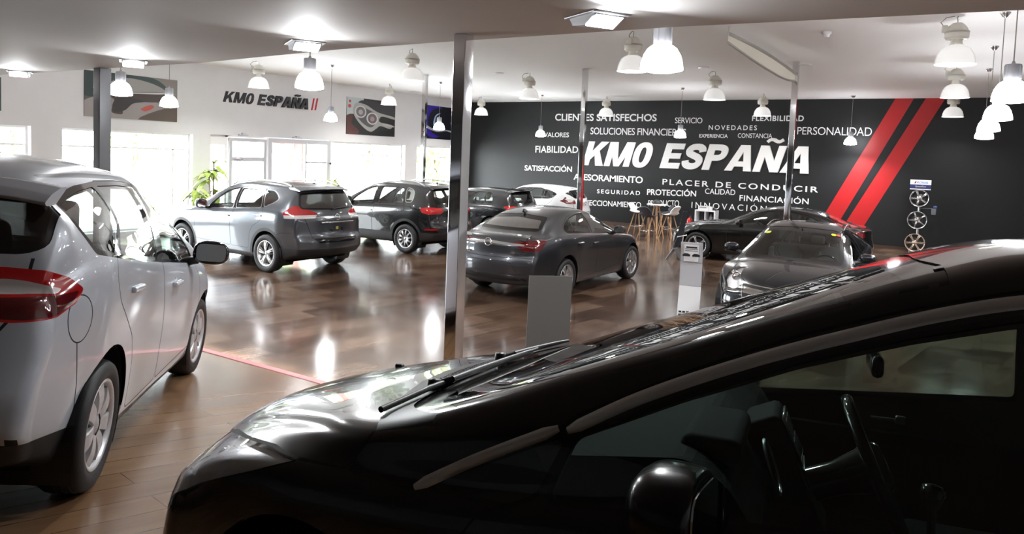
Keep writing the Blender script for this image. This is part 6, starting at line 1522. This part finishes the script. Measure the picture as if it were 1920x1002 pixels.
poster('wall_poster', 'poster of twin round headlamps on a black car, above the middle window', (648.3, 176.5, 252, 739, 196, 256),
       [([(0, 1), (.32, 1), (.30, .85), (.12, .55), (0, .5)], (.52, .60, .60), .5), ([(0, .5), (.12, .55), (.10, .3), (.25, .1), (.2, 0), (0, 0)], (.10, .035, .03), .5), ([(.22, .88), (.34, .96), (1, .80), (1, .52), (.6, .62), (.3, .75)], (.035, .034, .036), .5),
        ([(.12, .62), (.18, .86), (.36, .84), (.62, .66), (1, .55), (1, .50), (.7, .55), (.66, .40), (.95, .32), (.9, .22), (.68, .28), (.6, .20), (.48, .10), (.26, .30)], (.42, .41, .39), .5),
        ([(.17, .62), (.22, .78), (.36, .74), (.60, .58), (.58, .34), (.48, .22), (.30, .34)], (.10, .10, .11), .5), (ell(.27, .63, .115, .17), (.62, .62, .60), .5), (ell(.27, .63, .09, .135), (.16, .15, .17), .5), (ell(.27, .62, .045, .07), (.45, .42, .42), .5),
        (ell(.51, .47, .12, .17), (.62, .62, .60), .5), (ell(.51, .47, .092, .135), (.16, .12, .13), .5), (ell(.51, .46, .045, .07), (.40, .30, .30), .5), ([(.04, .86), (.07, .86), (.07, .92), (.04, .92)], (.5, .05, .05), .5), ([(.03, .72), (.07, .72), (.07, .80), (.03, .80)], (.5, .05, .05), .5), ([(.72, .36), (.98, .30), (.98, .275), (.72, .33)], (.5, .5, .5), .5)], mat('poster sheet black', (.016, .015, .015), .4))
poster('wall_poster', 'poster of a blue-lit dashboard dial, partly behind the slim column', (797, 196, 258, 862, 205, 265),
       [(ell(.22, .55, .34, .52), (.03, .015, .30), .5), (ell(.36, .52, .30, .42), (.006, .006, .012), .5), ([(.20, .42), (.26, .72), (.40, .80), (.28, .68), (.24, .45)], (.35, .5, .75), .5), ([(0, .34), (.3, .22), (.6, .26), (1, .12), (1, .16), (.6, .30), (.3, .26), (0, .40)], (.45, .46, .50), .5), (ell(.74, .52, .05, .045), (.15, .45, .65), .5), ([(.80, .49), (.98, .47), (.98, .51), (.80, .53)], (.4, .45, .55), .5)], mat('poster sheet blue black', (.006, .006, .012), .4))
poster('wall_poster', 'edge of another poster cut off by the left picture border', (-60, 139, 204, 1.5, 145, 208), [([(.6, 1), (1, 1), (1, .0), (.6, .0)], (.05, .09, .085), .5), ([(.0, .8), (.5, .9), (.7, .3), (.2, .2)], (.2, .2, .2), .5)], mat('poster sheet dark', (.10, .09, .085), .4))

# ------------------------------------------------------------------ bar table, stools
M_oak = mat('light oak legs', (.50, .30, .16), .5, noise=.25, nscale=30)
M_shw = mat('white seat shell', (.80, .81, .78), .35)
M_shk = mat('anthracite seat shell', (.028, .030, .042), .4)
def stool(loc, rz, m, label):
    r = empty('bar_stool', loc, rz, label, 'bar stool', 'stools round the bar table')
    b = MB(); nu, nv = 12, 14; vs = []
    for i in range(nv):
        t = i / (nv - 1)
        for j in range(nu + 1):
            u = -1 + 2 * j / nu
            if t < .55: q = t / .55; x = .20 - .38 * q; z = .0 - .03 * math.sin(math.pi * q) + .05 * u * u * (.4 + .6 * q); w = .19 + .03 * q
            else: q = (t - .55) / .45; x = -.18 - .09 * q - .03 * q * q; z = .02 + .27 * q + .03 * (1 - q) * 0 - .02 * u * u * q * 2; w = .22 - .05 * q ** 2; x += .06 * u * u * (1 - .4 * q); z += .05 * u * u * (1 - q)
            vs.append((x, u * w, .74 + z))
    fs = [(i * (nu + 1) + j, i * (nu + 1) + j + 1, (i + 1) * (nu + 1) + j + 1, (i + 1) * (nu + 1) + j) for i in range(nv - 1) for j in range(nu)]
    b.add(vs, fs, 0, True); o = b.build('seat_shell', m, r)
    so = o.modifiers.new('thick', 'SOLIDIFY'); so.thickness = .018; so.offset = 0
    b = MB(); b.lathe([(.0001, .69), (.11, .69), (.13, .72), (.0001, .72)], 20); b.build('seat_base', M_blk, r)
    for sx in (-1, 1):
        for sy in (-1, 1):
            b = MB(); b.tube((sx * .075, sy * .075, .70), (sx * .23, sy * .23, 0), .018, .012, 10); b.build('leg', M_oak, r)
    b = MB(); k = .075 + (.23 - .075) * (.70 - .28) / .70; cs = [(-k, -k, .28), (k, -k, .28), (k, k, .28), (-k, k, .28)]
    for i in range(4): b.tube(cs[i], cs[(i + 1) % 4], .011, n=8)
    b.build('footrest', M_chrome, r); return r
pt = onz(1228.5, 446.5, 0); tz = ony(1225, 382.5, pt[1])[2]
r = empty('bar_table', (pt[0], pt[1], 0), 0, 'round white bar table on splayed oak legs by the black wall', 'bar table')
b = MB(); b.lathe([(.0001, tz - .035), (.30, tz - .035), (.31, tz - .02), (.31, tz - .006), (.30, tz), (.0001, tz)], 40); b.build('tabletop', M_wht, r)
for i in range(4):
    t = R(30 + 90 * i); b = MB(); b.tube((.06 * math.cos(t), .06 * math.sin(t), tz - .035), (.25 * math.cos(t), .25 * math.sin(t), 0), .022, .016, 10); b.build('leg', M_oak, r)
b = MB(); b.lathe([(.10, tz - .045), (.10, tz - .035)], 20); b.build('leg_plate', M_blk, r)
b = MB(); b.lathe([(.0001, 0), (.13, 0), (.145, .02), (.13, .075), (.09, .115), (.04, .135), (.0001, .14)], 28); o = b.build('black_dome', mat('matt black shell', (.012, .012, .013), .5)); o.location = (pt[0] - .02, pt[1] + .05, tz); tag(o, 'low black dome standing on the white bar table', 'dome')
for (x, y, rz, m, lab) in ((1191, 441, R(-5), M_shw, 'white-shelled bar stool left of the bar table'), (1211, 451, R(75), M_shk, 'anthracite bar stool in front of the bar table, back towards us'), (1242, 442, R(-150), M_shk, 'anthracite bar stool behind the bar table, at its right'), (1252, 447.5, R(165), M_shw, 'white-shelled bar stool right of the bar table')):
    p = onz(x, y, 0); stool((p[0], p[1] + .12, 0), rz, m, lab)
# ---- white cube shelf, boxes on top, extinguisher
ps = onz(1306, 431, 0); Ys = WALLY - .02
xa = ony(1302.5, 400, Ys - .40)[0]; xb = ony(1341, 400, Ys - .40)[0]; zt_ = ony(1302, 393, Ys - .40)[2]
r = empty('cube_shelf', ((xa + xb) / 2, Ys - .2, 0), 0, 'white open cube shelf against the black wall behind the long saloon', 'shelf')
w = (xb - xa) / 2; b = MB(); t = .045
b.box((-w, -.2, 0), (-w + t, .2, zt_)); b.box((w - t, -.2, 0), (w, .2, zt_)); b.box((-w + t, -.2, zt_ - t), (w - t, .2, zt_)); b.box((-w + t, -.2, 0), (w - t, .2, t)); b.box((-.012, -.2, t), (.012, .2, zt_ - t)); b.box((-w + t, -.2, zt_ / 2 - .012), (-.012, .2, zt_ / 2 + .012)); b.box((.012, -.2, zt_ / 2 - .012), (w - t, .2, zt_ / 2 + .012))
b.build('carcass', M_wht, r); b = MB(); b.box((-w + t, .19, t), (w - t, .2, zt_ - t)); b.build('back_panel', mat('dark shelf back', (.03, .03, .032), .6), r)
def small(nm, x, wd, dp, h, m, lab, cat, dx=0):
    c0 = ony(x, 392, Ys - .3)[0]; b = MB(); b.rbox((-wd / 2, -dp / 2, 0), (wd / 2, dp / 2, h), .012)
    o = b.build(nm, m); o.location = (c0, Ys - .22, zt_); tag(o, lab, cat); return o
o = small('printer', 1319, .34, .30, .13, M_wht, 'white printer on top of the cube shelf', 'printer'); b = MB(); b.box((-.12, -.155, .08), (.12, -.148, .10)); b.build('paper_slot', M_blk, o)
small('document_box', 1332, .13, .25, .12, M_wht, 'small white box right of the printer on the cube shelf', 'box')
o = small('desk_phone', 1341 - 2, .10, .16, .05, M_blk, 'black desk phone at the right end of the cube shelf', 'phone'); b = MB(); b.rbox((-.05, -.02, .05), (-.015, .14, .10), .012, mtx=Matrix.Rotation(R(12), 4, 'X')); b.build('handset', M_blk, o)
c0 = (xa + xb) / 2 + w * .48; b = MB(); b.lathe([(.0001, 0), (.06, 0), (.065, .02), (.065, .16), (.03, .19), (.03, .25), (.0001, .26)], 20); o = b.build('glass_jar', mat('grey glass jar', (.16, .17, .19), .1, .3)); o.location = (c0, Ys - .25, zt_ / 2 + .0125); tag(o, 'grey jar inside the right compartment of the cube shelf', 'jar')
pe = ony(1292.5, 424, 23.6); r = empty('fire_extinguisher', (pe[0], 23.6, 0), 0, 'red fire extinguisher behind the front of the long black saloon', 'fire extinguisher')
ze = ony(1292, 402, 23.6)[2]; b = MB(); b.lathe([(.0001, .01), (.085, .01), (.09, .03), (.09, ze - .20), (.075, ze - .15), (.03, ze - .11), (.03, ze - .08), (.0001, ze - .08)], 24); b.build('cylinder_body', mat('signal red', (.60, .015, .015), .25, coat=.5), r)
b = MB(); b.lathe([(.0912, .18), (.0912, .30)], 24); b.build('paper_band', M_vinyl, r, fix=False)
b = MB(); b.rbox((-.02, -.05, ze - .09), (.02, .09, ze - .05), .01); b.rbox((-.012, -.02, ze - .04), (.012, .10, ze - .015), .006); b.path([(0, -.05, ze - .07), (.06, -.09, ze - .12), (.10, -.06, ze - .3)], .012, 8); b.build('valve_and_hose', M_blk, r)

# ------------------------------------------------------------------ alloy rim display by the wall
pr = ony(1722, 412, WALLY - .25)
r = empty('rim_display_stand', (pr[0], WALLY - .28, 0), 0, 'rim display stand with a white and blue header board against the black wall', 'display stand')
zs_ = [ony(1724, y, WALLY - .35)[2] for y in (372, 413, 455.5)]; ztop = ony(1726, 356, WALLY - .35)[2]; zhd = ony(1726, 337.5, WALLY - .35)[2]
b = MB(); b.rbox((-.20, -.16, 0), (.22, .16, .04), .01); b.tube((0, 0, .04), (0, 0, ztop + .02), .035, n=12); b.build('post', M_alu, r)
b = MB(); hw_ = .27; b.rbox((-hw_, -.10, ztop), (hw_, -.085, zhd), .004)
b.box((-hw_, -.104, ztop + .03), (hw_, -.099, ztop + (zhd - ztop) * .52), 1); o = b.build('header_board', [M_vinyl, mat('header navy', (.02, .03, .14), .5)], r)
def board_text(s, x0, x1, z0, h, m, name, shear=0.0, off=.02):
    V, F = text_mesh(s, off); V = V.copy(); V[:, 1] = (V[:, 1] - V[:, 1].min()) / (V[:, 1].max() - V[:, 1].min()); V[:, 0] += V[:, 1] * shear
    u = (V[:, 0] - V[:, 0].min()) / (V[:, 0].max() - V[:, 0].min()); b = MB(); b.add([(x0 + (x1 - x0) * a, -.107, z0 + h * c_) for a, c_ in zip(u, V[:, 1])], F); return b.build(name, m, o, fix=False)
hh = zhd - ztop; board_text('RONAL', -.10, .20, ztop + hh * .62, hh * .22, mat('header blue', (.06, .22, .52), .5), 'header_lettering', .2); board_text('Speedline', -.14, .14, ztop + hh * .2, hh * .22, mat('header pale', (.75, .62, .55), .5), 'header_script', .3, .0)
b = MB(); b.add([(-.17, -.107, ztop + hh * .62), (-.13, -.107, ztop + hh * .62), (-.10, -.107, ztop + hh * .84), (-.14, -.107, ztop + hh * .84)], [(0, 1, 2, 3)]); b.build('header_mark', M_red, o, fix=False)
b = MB(); zz = (zs_[0] + zs_[1]) / 2 + .02; b.tube((0, -.02, zz), (.36, -.06, zz + .02), .012, n=8); b.rbox((.32, -.12, zz - .16), (.44, -.08, zz + .03), .01, mtx=None); b.box((.36, -.125, zz + .03), (.46, -.075, zz + .10), 1); b.build('leaflet_holder', [mat('grey clear plastic', (.16, .17, .20), .2), mat('blue leaflet', (.05, .10, .30), .4)], r)
for i, (z, nsp, st, face, back, lab) in enumerate(((zs_[0], 5, 'double', M_rimS, M_rimB, 'top rim of the display, black with five silver double spokes'), (zs_[1], 5, 'plain', M_steel, M_rimB, 'middle rim of the display, five thin silver spokes'), (zs_[2], 5, 'vee', mat('champagne alloy', (.70, .58, .48), .25, .8), M_rimB, 'bottom rim of the display, champagne coloured with split spokes'))):
    ty_, ri_ = wheel_meshes('display rim %d' % i, .30, .245 + .008 * i, .2, st if st != 'vee' else 'double', nsp if st != 'vee' else 6, face, back); bpy.data.meshes.remove(ty_)
    o = bpy.data.objects.new('display_rim', ri_); link(o); o.location = (pr[0] - .02 * i, WALLY - .40, z); o.rotation_euler = (0, R(20), math.pi); tag(o, lab, 'alloy rim', 'rims on the display stand')

# ------------------------------------------------------------------ information stands beside the cars
M_panel = mat('grey anodised sheet', (.085, .083, .080), .45, .2)
M_panl = mat('light grey sheet', (.58, .59, .62), .4)
M_sheet = mat('white sheet', (.85, .86, .87), .5)
def folded(name, label, origin, rz, prof, w, m, seg_m=None, th=.012):
    """sheet folded along its height: prof [(depth, z)]"""
    r = empty(name, origin, rz, label, 'information stand'); out = []
    for i in range(len(prof) - 1):
        (a, z0), (c_, z1) = prof[i], prof[i + 1]; d = Vector((c_ - a, z1 - z0)).normalized(); nx, nz = d.y * th, -d.x * th
        b = MB(); vs = []
        for (u, z) in ((a, z0), (c_, z1 - .004)):
            for s in (-w / 2, w / 2): vs += [(s, u, z), (s, u + nx, z + nz)]
        b.add(vs, [(0, 2, 6, 4), (1, 5, 7, 3), (0, 4, 5, 1), (2, 3, 7, 6), (0, 1, 3, 2), (4, 6, 7, 5)]); out.append(b.build('panel', (seg_m or {}).get(i, m), r))
    return r, out
# tall price totem with the printed sheet (faces us)
pb = onz(1270, 625, 0); Yt = pb[1]; rr = math.atan2(-CAM[1] + Yt, pb[0]) 
za, zb2, zc2 = ony(1300, 455, Yt)[2], ony(1295, 493, Yt)[2], ony(1290, 537, Yt)[2]
ctr = onz(1290, 605, 0); az_v = math.atan2(ctr[1], ctr[0]); rz = az_v - math.pi / 2
Dp = math.hypot(ctr[0], ctr[1])
def zpix(px, py, P): d = ray(px, py); k = math.hypot(P[0], P[1]) / math.hypot(d[0], d[1]); return CAM[2] + d[2] * k
z_top, z_2, z_3 = zpix(1305, 455, ctr), zpix(1302, 494, ctr), zpix(1298, 537, ctr)
W_t = 40 / FPX * ((CM.T @ (ctr - CAM))[1])
r, pan = folded('price_totem', 'folded price stand with a printed sheet, standing before the navy saloon', (ctr[0], ctr[1], 0), rz - .10, [(-.18, 0), (-.10, .12), (.02, z_3), (.02, z_2), (-.02, z_top)], W_t, M_panl, {0: M_sheet, 1: M_sheet})
b = MB(); b.box((-W_t * .33, -.028 - .0, z_2 + .03), (W_t * .33, -.022, z_top - .035), 0); hS = z_top - z_2
dk = 1
b.box((-W_t * .24, -.031, z_top - .085), (W_t * .26, -.028, z_top - .06), 1)
for z, h in ((.34, .012), (.42, .012)): b.box((-W_t * .29, -.031, z_top - hS * z), (W_t * .29, -.028, z_top - hS * z + h), 2)
for s in (-1, 1): 
    b.prism([(s * .07 - .055, z_2 + hS * .33), (s * .07 + .055, z_2 + hS * .33), (s * .07 + .055, z_2 + hS * .42), (s * .07 + .02, z_2 + hS * .47), (s * .07 - .03, z_2 + hS * .47), (s * .07 - .055, z_2 + hS * .40)], -.031, -.028, lambda u, v, h: (u, h, v), 1)
for i in range(4): b.box((-W_t * .29, -.030, z_2 + hS * (.28 - .045 * i)), (W_t * (.28 - .05 * i), -.028, z_2 + hS * (.285 - .045 * i)), 2)
sheet = b.build('printed_sheet', [M_sheet, M_blk, mat('grey print', (.20, .20, .21), .5)], r)
sheet.location.y = -.02
b = MB(); b.box((W_t * .37, -.02, z_2 + .03), (W_t * .40, .0, z_top - .05)); b.build('holder_rail', M_alug, r)
b = MB()
for i, (xa_, n_) in enumerate(((-.16, 4), (-.16, 3), (-.16, 1))):
    for j in range(n_): b.box((-W_t * .42 + j * .055, -.125 - .02 * i, .165 - .045 * i), (-W_t * .42 + j * .055 + .04, -.118 - .02 * i, .19 - .045 * i))
b.build('foot_lettering', M_blk, r)
# grey stand seen from the back in front of the anthracite saloon
cg = onz(1026, 690, 0); rz = math.atan2(cg[1], cg[0]) - math.pi / 2
zt2 = zpix(1026, 517, cg); dpt = (CM.T @ (cg - CAM))[1]; wg = 82 / FPX * dpt
r, pan = folded('price_totem', 'plain grey stand turned away from us behind the anthracite saloon', (cg[0], cg[1], 0), rz + .22, [(.16, 0), (.04, .10), (.0, zt2)], wg, M_panel)
# tilted clear-edged stand by the nose of the long saloon
ca = onz(1272, 487, 0); rz = math.atan2(ca[1], ca[0]) - math.pi / 2
zt3, zk = zpix(1280, 395, ca), zpix(1270, 445, ca)
r = empty('price_totem', (ca[0], ca[1], 0), rz + .15, 'dark glassy leaning stand on a bent foot beside the long black saloon', 'information stand')
M_dgl = mat('dark smoked panel', (.06, .065, .075), .15, .4, coat=.5)
b = MB(); L_ = lambda x, z: ((x - 1272) / FPX * 17.6, zpix(x, z, ca))
pp = [L_(1267, 444), L_(1279, 444), L_(1284.5, 396), L_(1276, 397)]; b.prism(pp, -.015, .015, lambda u, v, h: (u, h, v)); b.build('panel', M_dgl, r)
b = MB(); b.prism([L_(1261, 465), L_(1271, 465), L_(1278, 446), L_(1268, 444)], -.02, .10, lambda u, v, h: (u, h + (.1 if v < .3 else 0) * 0, v)); b.build('bent_stem', M_dgl, r)
b = MB(); q0, q1, q2 = L_(1261, 465), L_(1275, 483), L_(1281, 482); b.prism([q0, (q1[0], .0), (q2[0], .01), (q0[0] + .10, q0[1] + .02)], -.12, .12, lambda u, v, h: (u, h, v)); b.prism([q0, (L_(1247, 482)[0], 0.0), (L_(1252, 484)[0], 0.0), (q0[0] + .06, q0[1] - .02)], -.06, .06, lambda u, v, h: (u, h, v)); b.build('foot', mat('grey foot plate', (.22, .23, .24), .35, .5), r)
b = MB(); b.tube((L_(1267, 444)[0], -.05, L_(1267, 444)[1]), (L_(1285, 441)[0], -.05, L_(1285, 441)[1]), .012, n=8); b.tube((L_(1279, 440)[0], 0, L_(1279, 440)[1]), (L_(1276, 482)[0], 0, .01), .012, n=8); b.build('strut', M_wht, r)

# ------------------------------------------------------------------ dracaena plants by the entrance
M_pl = mat('dracaena leaf', (.46, .60, .12), .4, noise=.6, nscale=14)
M_pot = mat('white planter', (.75, .75, .75), .4); M_stem = mat('grey cane', (.25, .21, .17), .7)
def plant(px, ytop, Dref, label, cane, heads, seed):
    PX = WALLX + .55 + Dref; rd = random.Random(seed); p = onx(px, 300, PX); Y = p[1]
    r = empty('potted_dracaena', (PX, Y, 0), 0, label, 'plant', 'plants by the entrance')
    b = MB(); b.lathe([(.0001, 0), (.17, 0), (.20, .02), (.23, .42), (.235, .45), (.21, .45), (.205, .40), (.0001, .40)], 28); b.build('planter', M_pot, r)
    b = MB(); lf = MB(); zt = onx(px, ytop, PX)[2]
    for (dy, h, nl, ln) in heads:
        h = zt * h; b.path([(0, dy * .3, .4), (.02, dy * .7, .4 + (h - .4) * .5), (0, dy, h)], [.03, .024, .018], 8)
        for i in range(nl):
            a = rd.uniform(0, 6.28); el = rd.uniform(-.2, 1.1); L0 = ln * rd.uniform(.75, 1.15); z0 = h - rd.uniform(0, .45) * (h * .45); w0 = .075 * rd.uniform(.8, 1.25); vs = []
            for k in range(7):
                t = k / 6; rr_ = L0 * t * math.cos(el * (1 - .3 * t)); zz_ = z0 + L0 * (math.sin(el) * t - .75 * t * t); ww = w0 * math.sin(math.pi * min(1, .12 + t * .88)) ** .8
                cxy = (rr_ * math.cos(a), dy + rr_ * math.sin(a)); sx, sy = -math.sin(a), math.cos(a)
                for s, dz in ((-1, .012), (0, 0), (1, .012)): vs.append((cxy[0] + sx * ww * s, cxy[1] + sy * ww * s, zz_ + dz))
            lf.add(vs, [(k * 3 + j, k * 3 + j + 1, k * 3 + j + 4, k * 3 + j + 3) for k in range(6) for j in (0, 1)], 0, True)
    b.build('cane', M_stem, r); lf.build('leaves', M_pl, r, fix=False); return r
plant(398, 304, 0, 'tall potted dracaena left of the entrance door', True, [(.05, 1.0, 16, .42), (-.10, .86, 20, .48), (.12, .62, 10, .4)], 3)
plant(370, 352, 1.1, 'lower potted dracaena left of the tall plant', True, [(-.05, .98, 14, .42), (.12, .85, 8, .36)], 5)
plant(628, 337, 0, 'potted dracaena behind the grey crossover, right of the entrance', True, [(.0, 1.0, 14, .42), (.16, .85, 10, .4)], 8)

# ------------------------------------------------------------------ stickers on the navy saloon
def dot(parent, lx, ly, lz, r, m, nm='screen_sticker'):
    b = MB(); T = Matrix.Translation((lx, ly, lz)) @ Matrix.Rotation(R(62), 4, 'Y'); b.lathe([(.0001, .004), (r * .95, .004), (r, 0)], 20)
    b.v = [tuple(T @ Vector(v)) for v in b.v]; return b.build(nm, m, parent)
bpy.context.view_layer.update()
def on_screen(px, py, obj, push=.006):
    """hit the windscreen of the navy saloon from the camera"""
    best = None; o_ = Vector(CAM); d_ = Vector(ray(px, py)).normalized()
    inv = obj.matrix_world.inverted(); ok, loc, nr, _ = obj.ray_cast(inv @ o_, (inv.to_3x3() @ d_).normalized())
    return (loc, nr) if ok else None
for x, y, rr_, cc, nm in ((1441, 436, .045, (.45, .52, .06), 'round inspection sticker'), (1563, 441.5, .036, (.80, .70, .02), 'y'), (1572, 443, .034, (.62, .05, .03), 'r'), (1579.5, 444.5, .034, (.02, .35, .16), 'g')):
    h = on_screen(x, y, navy_made['windshield'][0])
    if h:
        loc, nr = h; nr = nr if nr.x > 0 else -nr; b = MB(); b.lathe([(.0001, 0), (rr_, 0)], 20)
        q = nr.to_track_quat('Z', 'Y').to_matrix().to_4x4(); T = Matrix.Translation(loc + nr * .008) @ q; b.v = [tuple(T @ Vector(v)) for v in b.v]
        b.build('screen_sticker', mat('sticker %s' % nm, cc, .5), navy, fix=False)
